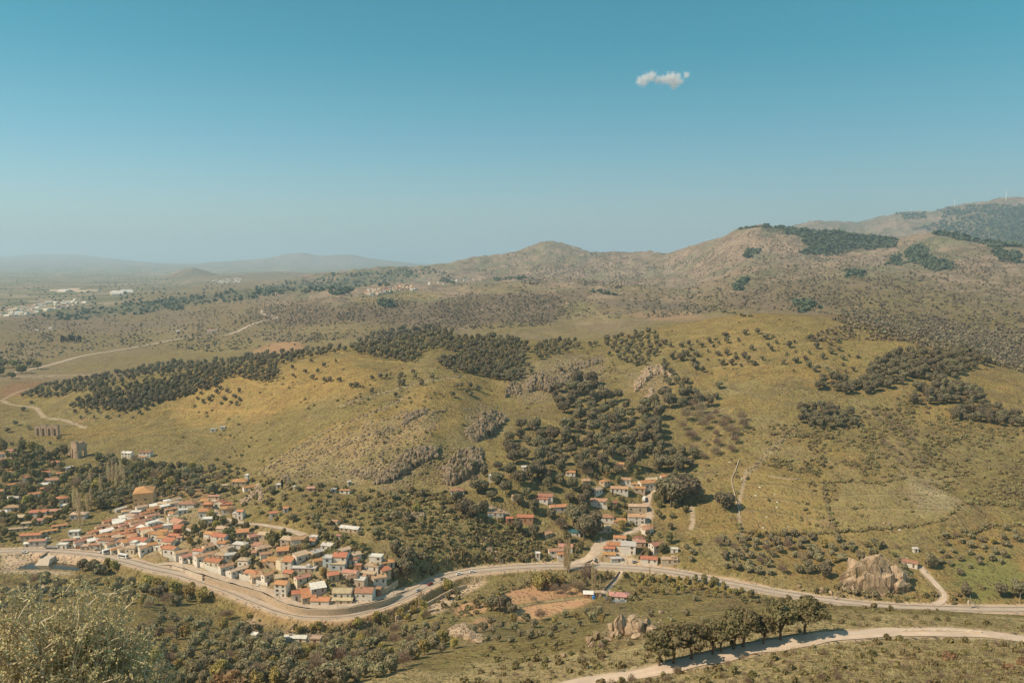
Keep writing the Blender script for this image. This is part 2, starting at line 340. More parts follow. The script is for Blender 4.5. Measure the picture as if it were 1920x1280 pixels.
# brown scrub belts of the middle distance
poly([(0,592),(150,583),(300,580),(420,592),(400,608),(300,612),(200,628),(100,615),(0,625)], SCRUBC, .8)
poly([(470,585),(560,570),(640,575),(700,565),(800,570),(900,552),(1040,548),(1075,575),(1030,605),(940,620),(800,615),(700,605),(560,612),(480,608)], SCRUBC * .82, .85)
poly([(80,600),(300,560),(450,545),(640,515),(720,505),(800,502),(830,515),(700,540),(560,550),(420,565),(260,585),(120,600)], FARG, .75)
poly([(1430,520),(1560,540),(1640,590),(1560,600),(1430,585),(1330,570)], SCRUBC * .9, .6)
# forested backs
poly([(1380,436),(1430,421),(1500,430),(1600,439),(1690,446),(1680,460),(1600,468),(1560,475),(1500,450),(1440,430)], FARG * .8)
poly([(1560,424),(1640,432),(1700,436),(1740,424),(1800,408),(1920,388),(2050,390),(2050,470),(1920,465),(1850,455),(1760,440)], FARG * .85, .85)
poly([(1500,425),(1530,417),(1600,420),(1650,412),(1640,424),(1560,432)], FARG, .8)
poly([(1670,402),(1735,400),(1732,415),(1690,414)], FARG * .75)
poly([(1740,398),(1790,388),(1850,385),(1920,384),(1920,396),(1830,400),(1790,410)], FARG * .8, .7)
poly([(1700,465),(1760,455),(1800,490),(1770,510),(1700,505),(1670,480)], FARG * 1.3, .6)
poly([(1000,462),(1030,455),(1055,462),(1040,470),(1000,475)], FARG * 1.2, .7)
poly([(880,490),(960,478),(1050,476),(1010,486),(930,500)], FARG * 1.3, .6)
# fields
poly([(1115,562),(1200,560),(1290,566),(1335,579),(1250,582),(1120,575)], DARKF, 1, fur=.2, warp=.3)
poly([(1170,591),(1190,587),(1316,591),(1320,599),(1245,603)], SOIL * .55 + DARKF * .45, .9, warp=.3)
poly([(468,657),(500,643),(555,640),(575,652),(545,661),(478,665)], SOIL * .8, 1, warp=.4)
poly([(0,725),(30,716),(80,716),(62,737),(0,747)], SOIL * .55, 1, warp=.4)
poly([(250,665),(400,650),(470,668),(420,680),(300,690),(150,700),(90,690)], GRASS * .95 + STRAW * .1, .7)
poly([(130,780),(155,772),(165,790),(150,800),(120,790)], SOIL * .8, .8)
poly([(300,870),(330,875),(360,900),(410,930),(390,945),(330,935),(300,915)], SOIL * .75, .55)
poly([(1100,895),(1125,885),(1170,897),(1150,925),(1110,915)], SOIL * .8, .7)
poly([(930,1121),(960,1105),(992,1097),(1035,1095),(1070,1100),(1096,1109),(1092,1118),(1040,1123),(980,1131),(955,1133)], SOIL * .9, 1, fur=.15, warp=.5)
poly([(955,1150),(985,1134),(1030,1128),(1100,1122),(1114,1128),(1085,1140),(1050,1148),(1015,1160),(985,1162)], SOIL, 1, fur=.15, warp=.5)
poly([(846,1150),(868,1131),(905,1129),(930,1125),(918,1142),(870,1153)], SOIL * .95, 1, fur=.2, warp=.5)
poly([(870,1168),(905,1155),(922,1165),(915,1176),(885,1180)], SOIL * .95, .9, warp=.5)
poly([(860,1120),(930,1104),(990,1092),(1060,1088),(1060,1093),(1000,1096),(930,1112),(880,1128)], SOIL * .5 + GRASS * .5, .8)
for pts, c_ in (([(540,616),(640,603),(725,612),(660,624),(570,628)], STRAW * .9), ([(880,610),(960,600),(1040,612),(960,626),(890,624)], GRASS * 1.05), ([(1060,590),(1110,583),(1160,600),(1090,612)], STRAW * 1.0), ([(1180,606),(1260,600),(1290,608),(1200,618)], GRASS * .95), ([(640,560),(760,548),(850,552),(780,562),(690,572)], GRASS * .7 + STRAW * .35),
                ([(830,545),(960,532),(1020,538),(960,548)], STRAW * .9), ([(350,655),(440,640),(520,640),(460,662),(390,672)], GRASS * .8 + STRAW * .3), ([(120,640),(220,636),(230,650),(150,662)], STRAW * .85), ([(1040,545),(1100,548),(1090,560),(1040,556)], SCRUBC * .8), ([(210,590),(300,588),(320,600),(230,606)], GRASS * .6 + SCRUBC * .4), ([(1140,535),(1240,535),(1220,548),(1150,548)], STRAW * .9), ([(1650,540),(1760,545),(1740,560),(1640,556)], STRAW * .85), ([(1780,600),(1900,590),(1920,612),(1820,618)], GRASS * .9)):
    poly(pts, c_, .75, warp=.45)
# pastures on the right hand hill foot
poly([(1372,878),(1400,880),(1490,900),(1535,950),(1548,987),(1480,997),(1400,1002),(1387,960)], GRASS * .55 + OCHRE * .5, .9, fur=.5)
poly([(1547,912),(1570,905),(1700,895),(1800,945),(1770,970),(1640,990),(1567,996),(1547,960)], GRASS * .75 + STRAW * .3, .85, fur=.6)
poly([(1690,900),(1760,905),(1800,940),(1760,960),(1700,950)], STRAW * .9 + .05, .55)
poly([(1770,1050),(1850,1040),(1920,1050),(1920,1120),(1860,1128),(1790,1118)], col(.17, .165, .06), .9, fur=.5)
# ochre slopes
poly([(380,720),(480,700),(620,665),(680,690),(720,720),(640,745),(540,770),(430,790),(330,800),(300,780)], OCHRE * 1.03, .6)
poly([(640,790),(740,740),(860,700),(960,720),(900,790),(800,850),(700,850),(560,880),(500,880),(560,830)], OCHRE * .95, .6)
poly([(1130,640),(1250,615),(1430,592),(1560,596),(1700,640),(1650,700),(1400,690),(1250,660)], GRASS * .8 + OCHRE * .25, .55)
# rocky ground
for pts, w in (([(480,880),(560,830),(660,800),(760,770),(830,770),(800,840),(720,850),(730,910),(650,900),(560,900),(500,905)], .7),
               ([(700,850),(790,835),(815,850),(810,870),(780,905),(720,915),(690,900)], .9), ([(820,860),(850,830),(905,840),(910,870),(880,905),(830,910)], .9),
               ([(860,770),(930,755),(945,790),(930,825),(880,825)], .85), ([(970,690),(1050,670),(1130,680),(1130,720),(1060,740),(990,760),(960,740)], .75),
               ([(1180,690),(1240,680),(1265,710),(1250,770),(1215,750),(1180,720)], .75), ([(640,870),(700,850),(720,900),(660,905)], .6),
               ([(1560,1110),(1600,1060),(1650,1020),(1680,1050),(1700,1105),(1640,1120)], .9), ([(1090,1205),(1130,1180),(1180,1150),(1230,1160),(1220,1185),(1150,1205)], .8),
               ([(850,1180),(900,1170),(920,1200),(880,1215)], .7), ([(905,1010),(930,1030),(945,1055),(915,1060)], .6), ([(1010,1040),(1070,1030),(1075,1060),(1010,1062)], .4)):
    poly(pts, ROCKC * .6 + OCHRE * .3, w * .45, rock=w * .75)
# river bed, banks, gravel
poly([(0,1035),(41,1037),(82,1037),(110,1042),(150,1044),(158,1058),(150,1062),(80,1054),(31,1067),(0,1068)], GRAVEL, .95, fur=.3, warp=.4)
poly([(0,1069),(80,1068),(140,1071),(130,1076),(60,1074),(0,1074)], PALE, .8, warp=.3)
poly([(862,1103),(885,1092),(912,1084),(912,1093),(875,1113),(850,1130),(826,1147),(798,1153),(808,1133),(835,1112)], GRAVEL * 1.05, .95, fur=.3, warp=.5)
poly([(462,1152),(490,1166),(540,1176),(615,1181),(660,1174),(720,1160),(765,1140),(780,1146),(720,1172),(650,1192),(565,1194),(515,1187),(470,1172)], GRAVEL * .95, .9, rock=.5, warp=.7)
poly([(445,1115),(480,1130),(520,1147),(560,1158),(610,1160),(660,1157),(710,1145),(760,1124),(800,1103),(830,1092),(828,1098),(790,1117),(750,1137),(700,1156),(650,1167),(600,1169),(545,1163),(490,1147),(450,1130)], SOIL * .92, .95, fur=.25, warp=.3)
poly([(245,1047),(256,1037),(280,1037),(310,1047),(314,1053),(285,1056),(262,1054)], OCHRE, .95, warp=.4)
poly([(250,1056),(300,1062),(330,1064),(330,1068),(290,1063)], GRAVEL, .8, warp=.3)
poly([(1075,1058),(1095,1048),(1112,1035),(1118,1018),(1145,1012),(1150,1022),(1130,1040),(1110,1050),(1120,1060)], PALE * .95, .95, fur=.2, warp=.3)
poly([(1150,1030),(1172,1032),(1182,1045),(1205,1050),(1215,1062),(1180,1062),(1160,1050)], PALE * .95, .95, fur=.2, warp=.3)
poly([(60,1026),(100,1022),(150,1030),(158,1036),(110,1034),(60,1030)], PALE * .9, .9, warp=.3)
poly([(234,965),(252,948),(262,948),(270,968),(255,972)], PALE * .95, .9, warp=.2)
poly([(640,1088),(662,1087),(700,1095),(690,1101),(640,1098)], PALE * .85, .9, warp=.2)
# town ground: trodden and dusty
poly([(150,1030),(230,960),(330,935),(420,935),(440,980),(500,1010),(560,1030),(700,1030),(740,1080),(730,1110),(690,1130),(600,1136),(520,1115),(400,1075),(320,1050),(200,1030)], PALE * .35 + GRASS * .65, .6)
poly([(336,1064),(360,1073),(400,1089),(440,1101),(480,1112),(505,1122),(490,1124),(450,1111),(400,1095),(350,1077)], GRASS * .8 + OCHRE * .2, .9, warp=.3)
def along(nm, w, c, soft=1.5, k=1.0):
    ln = ROADS[nm][0]
    y0, y1 = ln[:, 1].min() - w - 5, ln[:, 1].max() + w + 5
    j = np.where((YG > y0) & (YG < y1))[0]
    d, _ = polyline_dist(X[:, j], np.broadcast_to(YG[None, j], X[:, j].shape), ln)
    d = d + n3[:, j] * 1.0
    m = np.zeros(X.shape); m[:, j] = sstep(w + soft, w - soft * .3, d) * k
    mix(m, c)
    global FUR
    FUR = FUR * (1 - m * .8)
along('main', 6.4, GRAVEL * 1.05, 1.2, .95); along('street', 3.2, PALE * .9, 1.0, .9); along('hamlet', 2.8, PALE * .85, 1.0, .8)
along('dirt', 3.2, PALE * .7, 1.5, .7); along('lane', 2.6, PALE * .85, 1.2, .9); along('lane2', 2.8, PALE * .85, 1.2, .9)
along('drive', 2.0, PALE * .9, .8, .8); along('path', 2.0, PALE * .8, .8, .8); along('far', 6, PALE * .7, 4, .6)
def track(pts, w, c, k=.8, n=60):
    ln = px_line(pts, n)
    if len(ln) < 2: return
    y0, y1 = ln[:, 1].min() - 3 * w - 5, ln[:, 1].max() + 3 * w + 5
    j = np.where((YG > y0) & (YG < y1))[0]
    d, _ = polyline_dist(X[:, j], np.broadcast_to(YG[None, j], X[:, j].shape), ln)
    m = np.zeros(X.shape); m[:, j] = sstep(w * 1.5, w * .5, d) * k
    mix(m, c)
track([(3,750),(33,735),(77,723)], 2, PALE * .8); track([(3,750),(20,758),(67,765),(83,782),(117,787),(160,802)], 2.5, PALE * .85)
track([(183,702),(120,703),(23,706)], 5, PALE * .9); track([(0,712),(60,708),(150,706)], 3, PALE * .8)
track([(450,707),(500,725),(570,722),(640,718)], 1.6, OCHRE * 1.15); track([(625,655),(690,675),(760,680)], 1.5, OCHRE * 1.2)
track([(310,765),(420,770),(520,772)], 1.5, OCHRE * 1.15); track([(330,660),(420,645),(500,632)], 2, STRAW * 1.2)
track([(200,830),(330,800),(420,790)], 1.4, OCHRE * 1.1); track([(243,1047),(255,1036),(270,1034),(290,1038)], 1.3, PALE * .95)
track([(1105,575),(1125,590),(1135,600)], 2.5, STRAW * 1.3); track([(640,790),(560,830),(500,880)], 1.2, OCHRE * 1.2)
track([(1580,500),(1640,510),(1720,515),(1800,518),(1920,522)], 5, PALE * .7, .6); track([(1400,880),(1385,960),(1392,1000)], 1.2, PALE * .7)
track([(900,945),(920,950),(935,958),(950,962)], 1.8, PALE * .9); track([(1297,950),(1299,975),(1296,990)], 1.6, PALE * .9)
track([(1545,905),(1550,940),(1562,985),(1570,998)], 1.2, DARKF); track([(1080,1000),(1040,975),(1000,985)], 1.2, STRAW)
for pts in ([(490,885),(540,850),(600,815),(660,790),(720,765),(760,745)], [(560,880),(620,845),(690,815),(740,800)], [(640,760),(720,735),(800,715),(870,705)], [(960,740),(1000,715),(1040,690),(1080,672)], [(1400,890),(1440,850),(1480,810)], [(1690,890),(1730,920),(1770,930)]):
    track(pts, 3.0, STRAW * 1.15 + .03, .5, 60)
for pts in ([(700,700),(820,690),(940,720)], [(300,745),(420,735),(520,725),(600,725)], [(1250,640),(1400,622),(1560,628)], [(1000,780),(1040,800),(1060,840)], [(1450,700),(1560,715),(1660,760)], [(240,815),(330,812),(430,820)], [(1330,850),(1345,800),(1380,760)]):
    track(pts, .9, OCHRE * 1.25, .6, 60)
track([(955,1143),(985,1134),(1030,1127),(1075,1121),(1105,1118)], 1.5, STRAW * 1.25, .95)
track([(955,1148),(985,1136),(1030,1129.5),(1075,1123.5)], .8, OLIVE * .8, .8)
for pts in ([(1400,905),(1460,908),(1525,922)], [(1395,930),(1470,936),(1540,955)], [(1395,955),(1470,962),(1540,975)], [(1560,930),(1640,925),(1740,928)], [(1560,955),(1650,952),(1760,955)], [(1420,720),(1540,735),(1680,790)], [(1320,690),(1440,672),(1600,690)], [(1700,830),(1800,850),(1915,880)], [(1560,820),(1640,850),(1700,880)]):
    track(pts, .8, OLIVE * .75, .6); track([(a, b + 2) for a, b in pts], .7, STRAW * 1.15, .5)
# light strips seen in the plain
for pts in ([(20,583),(60,577),(110,572),(150,566)], [(230,566),(300,560),(330,555)], [(90,545),(140,546),(190,547)], [(290,510),(335,511)], [(400,524),(480,524)]):
    track(pts, 22, PALE * .85, .5, 30)

# ------------------------------------------------------------------ material helpers
def new_mat(name):
    m = bpy.data.materials.new(name); m.use_nodes = True
    nt = m.node_tree; b = nt.nodes["Principled BSDF"]; b.inputs["Specular IOR Level"].default_value = 0.15; b.inputs["Roughness"].default_value = 0.9
    return m, nt, b
def N(nt, t, **k):
    n = nt.nodes.new(t)
    for a, v in k.items(): setattr(n, a, v)
    return n
def simple_mat(name, c, rough=.85, var=.12, scale=.6, spec=.2, metal=0.0, detail=3, obj_var=0.0, coord='Object', warm=0.0):
    """base colour broken up by world or object scale noise, with a slight change from one object to the next"""
    m, nt, b = new_mat(name)
    tc = N(nt, "ShaderNodeTexCoord"); no = N(nt, "ShaderNodeTexNoise"); no.inputs["Scale"].default_value = scale; no.inputs["Detail"].default_value = detail
    nt.links.new(tc.outputs[coord], no.inputs["Vector"])
    mr = N(nt, "ShaderNodeMapRange"); mr.inputs[1].default_value = .3; mr.inputs[2].default_value = .7
    mr.inputs[3].default_value = 1 - var; mr.inputs[4].default_value = 1 + var
    nt.links.new(no.outputs[0], mr.inputs[0])
    val = mr.outputs[0]
    hs = N(nt, "ShaderNodeHueSaturation"); hs.inputs["Color"].default_value = (*c, 1)
    if obj_var:
        oi = N(nt, "ShaderNodeObjectInfo")
        m2 = N(nt, "ShaderNodeMapRange"); m2.inputs[3].default_value = 1 - obj_var; m2.inputs[4].default_value = 1 + obj_var
        nt.links.new(oi.outputs["Random"], m2.inputs[0])
        mu = N(nt, "ShaderNodeMath", operation='MULTIPLY'); nt.links.new(val, mu.inputs[0]); nt.links.new(m2.outputs[0], mu.inputs[1]); val = mu.outputs[0]
        m3 = N(nt, "ShaderNodeMapRange"); m3.inputs[3].default_value = .5 - .025 * obj_var / .15; m3.inputs[4].default_value = .5 + .025 * obj_var / .15
        wnz = N(nt, "ShaderNodeTexWhiteNoise", noise_dimensions='1D'); nt.links.new(oi.outputs["Random"], wnz.inputs["W"])
        nt.links.new(wnz.outputs[0], m3.inputs[0]); nt.links.new(m3.outputs[0], hs.inputs["Hue"])
    nt.links.new(val, hs.inputs["Value"]); nt.links.new(hs.outputs[0], b.inputs["Base Color"])
    b.inputs["Roughness"].default_value = rough; b.inputs["Specular IOR Level"].default_value = spec; b.inputs["Metallic"].default_value = metal
    return m

def mesh_np(name, verts, faces, mats, smooth=False, mat_idx=None, attrs=None):
    """mesh from numpy arrays; faces (n,3) or (n,4)"""
    me = bpy.data.meshes.new(name)
    nv, nf, k = len(verts), len(faces), faces.shape[1]
    me.vertices.add(nv); me.vertices.foreach_set("co", np.ascontiguousarray(verts, np.float32).ravel())
    me.loops.add(nf * k); me.loops.foreach_set("vertex_index", np.ascontiguousarray(faces, np.int32).ravel())
    me.polygons.add(nf); me.polygons.foreach_set("loop_start", np.arange(0, nf * k, k, dtype=np.int32)); me.polygons.foreach_set("loop_total", np.full(nf, k, np.int32))
    if mat_idx is not None: me.polygons.foreach_set("material_index", np.ascontiguousarray(mat_idx, np.int32))
    me.polygons.foreach_set("use_smooth", np.full(nf, smooth, bool))
    for m in (mats if isinstance(mats, (list, tuple)) else [mats]): me.materials.append(m)
    for an, av in (attrs or {}).items():
        a = me.attributes.new(an, 'FLOAT_COLOR' if av.ndim == 2 else 'FLOAT', 'POINT')
        if av.ndim == 2: a.data.foreach_set("color", np.ascontiguousarray(np.c_[av, np.ones(len(av))], np.float32).ravel())
        else: a.data.foreach_set("value", np.ascontiguousarray(av, np.float32))
    me.update(calc_edges=True)
    return me
def link(name, me, parent=None, loc=None, rotz=0.0, label=None, cat=None, group=None, kind=None):
    o = bpy.data.objects.new(name, me); COL.objects.link(o)
    if parent is not None: o.parent = parent
    if loc is not None: o.location = loc
    if rotz: o.rotation_euler = (0, 0, rotz)
    if label: o["label"] = label
    if cat: o["category"] = cat
    if group: o["group"] = group
    if kind: o["kind"] = kind
    return o
def thing(name, label, cat, loc=(0, 0, 0), rotz=0.0, group=None):
    return link(name, None, None, loc, rotz, label, cat, group)

# ground material: painted land cover broken up by grass tufts, stones and soil
m, nt, b = new_mat("ground")
at_c = N(nt, "ShaderNodeAttribute", attribute_name="land"); at_r = N(nt, "ShaderNodeAttribute", attribute_name="rock"); at_f = N(nt, "ShaderNodeAttribute", attribute_name="fur")
tc = N(nt, "ShaderNodeTexCoord"); L = nt.links.new
def noise(scale, detail=3, rough=.6, vec=None):
    n = N(nt, "ShaderNodeTexNoise"); n.inputs["Scale"].default_value = scale; n.inputs["Detail"].default_value = detail; n.inputs["Roughness"].default_value = rough
    L(vec or tc.outputs["Object"], n.inputs["Vector"]); return n.outputs[0]
def rng_(v, a, b_, c, d):
    r = N(nt, "ShaderNodeMapRange"); r.inputs[1].default_value = a; r.inputs[2].default_value = b_; r.inputs[3].default_value = c; r.inputs[4].default_value = d
    L(v, r.inputs[0]); return r.outputs[0]
def math_(op, a, b_):
    n = N(nt, "ShaderNodeMath", operation=op)
    for i, v in enumerate((a, b_)):
        if isinstance(v, (int, float)): n.inputs[i].default_value = v
        else: L(v, n.inputs[i])
    return n.outputs[0]
fine = math_('MULTIPLY', rng_(noise(.55, 4, .7), .3, .7, .72, 1.26), rng_(noise(.06, 3, .6), .3, .7, .86, 1.14))
fine = math_('MULTIPLY', fine, rng_(noise(2.6, 2, .6), .3, .7, .82, 1.18))
tuft = math_('MAXIMUM', math_('MULTIPLY', rng_(noise(.33, 3, .7), .54, .62, 0, 1), .42), math_('MULTIPLY', rng_(noise(.085, 4, .75), .55, .63, 0, 1), .36))
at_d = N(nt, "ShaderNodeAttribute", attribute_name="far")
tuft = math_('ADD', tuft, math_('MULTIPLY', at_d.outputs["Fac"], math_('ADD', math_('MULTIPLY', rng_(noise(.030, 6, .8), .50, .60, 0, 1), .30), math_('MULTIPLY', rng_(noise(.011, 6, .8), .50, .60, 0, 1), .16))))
fine = math_('MULTIPLY', fine, math_('SUBTRACT', 1.08, tuft))
fm = N(nt, "ShaderNodeMix"); fm.data_type = 'FLOAT'; L(at_f.outputs["Fac"], fm.inputs[0]); fm.inputs[2].default_value = 1.0; L(fine, fm.inputs[3])
hs = N(nt, "ShaderNodeHueSaturation"); L(at_c.outputs["Color"], hs.inputs["Color"]); L(fm.outputs[0], hs.inputs["Value"])
L(rng_(noise(.11, 3), .3, .7, .485, .512), hs.inputs["Hue"])
vo = N(nt, "ShaderNodeTexVoronoi"); vo.inputs["Scale"].default_value = .38; L(tc.outputs["Object"], vo.inputs["Vector"])
stone = math_('MULTIPLY', rng_(vo.outputs["Distance"], .52, .34, 0, 1), rng_(noise(.16, 4), .42, .56, 0, 1))
st = N(nt, "ShaderNodeMix"); st.data_type = 'RGBA'; L(hs.outputs[0], st.inputs[6]); st.inputs[7].default_value = (.42, .335, .245, 1)
L(math_('MULTIPLY', stone, math_('ADD', at_r.outputs["Fac"], math_('MULTIPLY', at_f.outputs["Fac"], .10))), st.inputs[0])
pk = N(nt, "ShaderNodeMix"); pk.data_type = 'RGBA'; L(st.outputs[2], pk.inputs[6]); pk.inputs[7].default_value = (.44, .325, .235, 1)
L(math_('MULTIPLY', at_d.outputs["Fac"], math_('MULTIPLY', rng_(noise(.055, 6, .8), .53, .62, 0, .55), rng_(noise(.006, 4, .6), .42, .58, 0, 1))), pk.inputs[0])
L(pk.outputs[2], b.inputs["Base Color"])
bp = N(nt, "ShaderNodeBump"); bp.inputs["Strength"].default_value = .9; bp.inputs["Distance"].default_value = 1.2
L(math_('ADD', math_('MULTIPLY', noise(.5, 4, .7), at_f.outputs["Fac"]), math_('MULTIPLY', stone, .7)), bp.inputs["Height"]); L(bp.outputs[0], b.inputs["Normal"])
b.inputs["Roughness"].default_value = 1.0; b.inputs["Specular IOR Level"].default_value = 0.0
M_GROUND = m

idx = np.arange(NS * NY).reshape(NS, NY)
faces = np.stack([idx[:-1, :-1], idx[1:, :-1], idx[1:, 1:], idx[:-1, 1:]], -1).reshape(-1, 4)
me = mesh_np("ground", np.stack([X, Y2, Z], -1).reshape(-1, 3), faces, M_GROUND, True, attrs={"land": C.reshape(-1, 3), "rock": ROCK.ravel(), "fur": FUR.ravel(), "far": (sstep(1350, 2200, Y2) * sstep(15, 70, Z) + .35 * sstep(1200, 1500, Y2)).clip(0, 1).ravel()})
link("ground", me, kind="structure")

# ------------------------------------------------------------------ road ribbons
def ribbon(name, line, half, mat, lift=.10, crown=.05, edge=1.3, seed=1):
    p = line; t = np.gradient(p[:, :2], axis=0); t /= np.linalg.norm(t, axis=1)[:, None] + 1e-9
    nrm = np.c_[-t[:, 1], t[:, 0]]
    ws = np.array([-1, -.55, 0, .55, 1.0]); vs = []
    ln = np.r_[0, np.cumsum(np.linalg.norm(np.diff(p[:, :2], axis=0), axis=1))]
    for k, w in enumerate(ws):
        wob = (vnoise(ln / 7, np.full_like(ln, k), seed) - .5) * edge * (abs(w) == 1)
        q = p[:, :2] + nrm * (w * half + wob * np.sign(w))[:, None] if np.ndim(wob) else p[:, :2]
        z = p[:, 2] + lift + crown * (1 - w * w)
        vs.append(np.c_[q, z])
    V = np.stack(vs, 1).reshape(-1, 3); n = len(p); k = len(ws)
    id_ = np.arange(n * k).reshape(n, k)
    f = np.stack([id_[:-1, :-1], id_[:-1, 1:], id_[1:, 1:], id_[1:, :-1]], -1).reshape(-1, 4)
    at_u = np.tile(ws * half, n); at_l = np.repeat(ln, k)
    return mesh_np(name, V, f, mat, True, attrs={"across": at_u, "along": at_l})
def road_mat(name, c, lines=None, dirt=None, wheel=None):
    m, nt, b = new_mat(name); L = nt.links.new
    u = N(nt, "ShaderNodeAttribute", attribute_name="across"); tc = N(nt, "ShaderNodeTexCoord")
    no = N(nt, "ShaderNodeTexNoise"); no.inputs["Scale"].default_value = .25; no.inputs["Detail"].default_value = 5; L(tc.outputs["Object"], no.inputs["Vector"])
    mr = N(nt, "ShaderNodeMapRange"); mr.inputs[1].default_value = .3; mr.inputs[2].default_value = .7; mr.inputs[3].default_value = .84; mr.inputs[4].default_value = 1.16; L(no.outputs[0], mr.inputs[0])
    hs = N(nt, "ShaderNodeHueSaturation"); hs.inputs["Color"].default_value = (*c, 1); L(mr.outputs[0], hs.inputs["Value"])
    cur = hs.outputs[0]
    for (u0, w, cc) in (lines or []):
        sub = N(nt, "ShaderNodeMath", operation='SUBTRACT'); L(u.outputs["Fac"], sub.inputs[0]); sub.inputs[1].default_value = u0
        ab = N(nt, "ShaderNodeMath", operation='ABSOLUTE'); L(sub.outputs[0], ab.inputs[0])
        r = N(nt, "ShaderNodeMapRange"); r.inputs[1].default_value = w; r.inputs[2].default_value = w * .6; L(ab.outputs[0], r.inputs[0])
        mm = N(nt, "ShaderNodeMath", operation='MULTIPLY'); L(r.outputs[0], mm.inputs[0]); mm.inputs[1].default_value = cc[3] if len(cc) > 3 else 1
        mx = N(nt, "ShaderNodeMix"); mx.data_type = 'RGBA'; L(mm.outputs[0], mx.inputs[0]); L(cur, mx.inputs[6]); mx.inputs[7].default_value = (*cc[:3], 1); cur = mx.outputs[2]
    L(cur, b.inputs["Base Color"]); b.inputs["Roughness"].default_value = .9
    return m
M_ASPH = road_mat("worn_asphalt", (.47, .37, .285), [(-2.6, .8, (.19, .15, .115, .85)), (-.9, .5, (.30, .24, .19, .5)), (.9, .5, (.30, .24, .19, .5)), (2.6, .8, (.19, .15, .115, .85)), (0, .35, (.47, .40, .34, .8)), (-4.3, .3, (.46, .39, .33, .7)), (4.3, .3, (.46, .39, .33, .7))])
M_STREET = road_mat("dusty_concrete", (.46, .36, .27))
M_DIRT = road_mat("pale_dirt", (.52, .405, .315), [(0, .5, (.45, .35, .25, .45)), (-1.9, .7, (.44, .34, .24, .35)), (1.9, .7, (.44, .34, .24, .35))])
for nm, key, mt in (("road", 'main', M_ASPH), ("street", 'street', M_STREET), ("lane", 'hamlet', M_STREET), ("yard_road", 'yard', M_STREET), ("path", 'path', M_DIRT), ("driveway_path", 'drive', M_DIRT), ("dirt_road", 'dirt', M_DIRT), ("far_road", 'far', M_DIRT), ("lane", 'lane', M_STREET), ("lane", 'lane2', M_STREET)):
    ln, half = ROADS[key]
    link(nm, ribbon(nm, ln, half, mt, lift=.16 if key != 'far' else .5, seed=len(nm)), kind="structure")

# pool
m, nt, b = new_mat("still_water")
b.inputs["Base Color"].default_value = (.055, .045, .028, 1); b.inputs["Roughness"].default_value = .06; b.inputs["Specular IOR Level"].default_value = .5
no = N(nt, "ShaderNodeTexNoise"); no.inputs["Scale"].default_value = 1.5; tc = N(nt, "ShaderNodeTexCoord"); nt.links.new(tc.outputs["Object"], no.inputs["Vector"])
bp = N(nt, "ShaderNodeBump"); bp.inputs["Strength"].default_value = .05; nt.links.new(no.outputs[0], bp.inputs["Height"]); nt.links.new(bp.outputs[0], b.inputs["Normal"])
me = bpy.data.meshes.new("pool_water"); me.from_pydata([(p[0], p[1], POOL_Z) for p in POOL], [], [list(range(len(POOL)))]); me.materials.append(m)
link("pool_water", me, kind="structure")

# ------------------------------------------------------------------ air
m = bpy.data.materials.new("haze"); m.use_nodes = True; nt = m.node_tree; nt.nodes.clear()
pv = nt.nodes.new("ShaderNodeVolumePrincipled"); mo = nt.nodes.new("ShaderNodeOutputMaterial"); nt.links.new(pv.outputs[0], mo.inputs["Volume"])
pv.inputs["Color"].default_value = (.63, .83, 1.0, 1); pv.inputs["Density"].default_value = 7.0e-5; pv.inputs["Anisotropy"].default_value = 0.2
zlo = float(Z.min()) - 1.0; zhi = 1010.0
bm = bmesh.new(); bmesh.ops.create_cube(bm, size=1.0)
for v in bm.verts: v.co = (v.co.x * 260000, v.co.y * 160000 + 40000, zlo + (v.co.z + .5) * (zhi - zlo))
me = bpy.data.meshes.new("haze"); bm.to_mesh(me); bm.free(); me.materials.append(m)
link("haze", me, kind="stuff")

# ------------------------------------------------------------------ houses
def tube(pts, radii, sides=6):
    pts = np.array(pts, float); V, F = [], []
    for i, p in enumerate(pts):
        t = pts[min(i + 1, len(pts) - 1)] - pts[max(i - 1, 0)]; t /= np.linalg.norm(t) + 1e-9
        a = np.cross(t, [0.31, 0.95, 0.1]); a /= np.linalg.norm(a) + 1e-9; b = np.cross(t, a)
        for k in range(sides):
            an = 2 * math.pi * k / sides; V.append(p + (a * math.cos(an) + b * math.sin(an)) * radii[i])
    for i in range(len(pts) - 1):
        for k in range(sides): F.append([i * sides + k, i * sides + (k + 1) % sides, (i + 1) * sides + (k + 1) % sides, (i + 1) * sides + k])
    return np.array(V), np.array(F)
def join(parts):
    V, F, n = [], [], 0
    for v, f in parts: V.append(v); F.append(f + n); n += len(v)
    return np.vstack(V), np.vstack(F)
def bm_obj(name, bm, mats, parent=None, **k):
    me = bpy.data.meshes.new(name); bm.normal_update(); bm.to_mesh(me); bm.free()
    for m in (mats if isinstance(mats, (list, tuple)) else [mats]): me.materials.append(m)
    return link(name, me, parent, **k)
def add_box(bm, x0, x1, y0, y1, z0, z1, mi=0):
    v = [bm.verts.new((x, y, z)) for z in (z0, z1) for y in (y0, y1) for x in (x0, x1)]
    for f in ((0, 2, 3, 1), (4, 5, 7, 6), (0, 1, 5, 4), (2, 6, 7, 3), (0, 4, 6, 2), (1, 3, 7, 5)):
        fc = bm.faces.new([v[i] for i in f]); fc.material_index = mi
    return v
def add_poly_slab(bm, top, th, mi=0):
    """slab under a top polygon"""
    a = [bm.verts.new(p) for p in top]; b = [bm.verts.new((p[0], p[1], p[2] - th)) for p in top]; n = len(top)
    f = [bm.faces.new(a), bm.faces.new(b[::-1])] + [bm.faces.new((a[i], b[i], b[(i + 1) % n], a[(i + 1) % n])) for i in range(n)]
    for q in f: q.material_index = mi
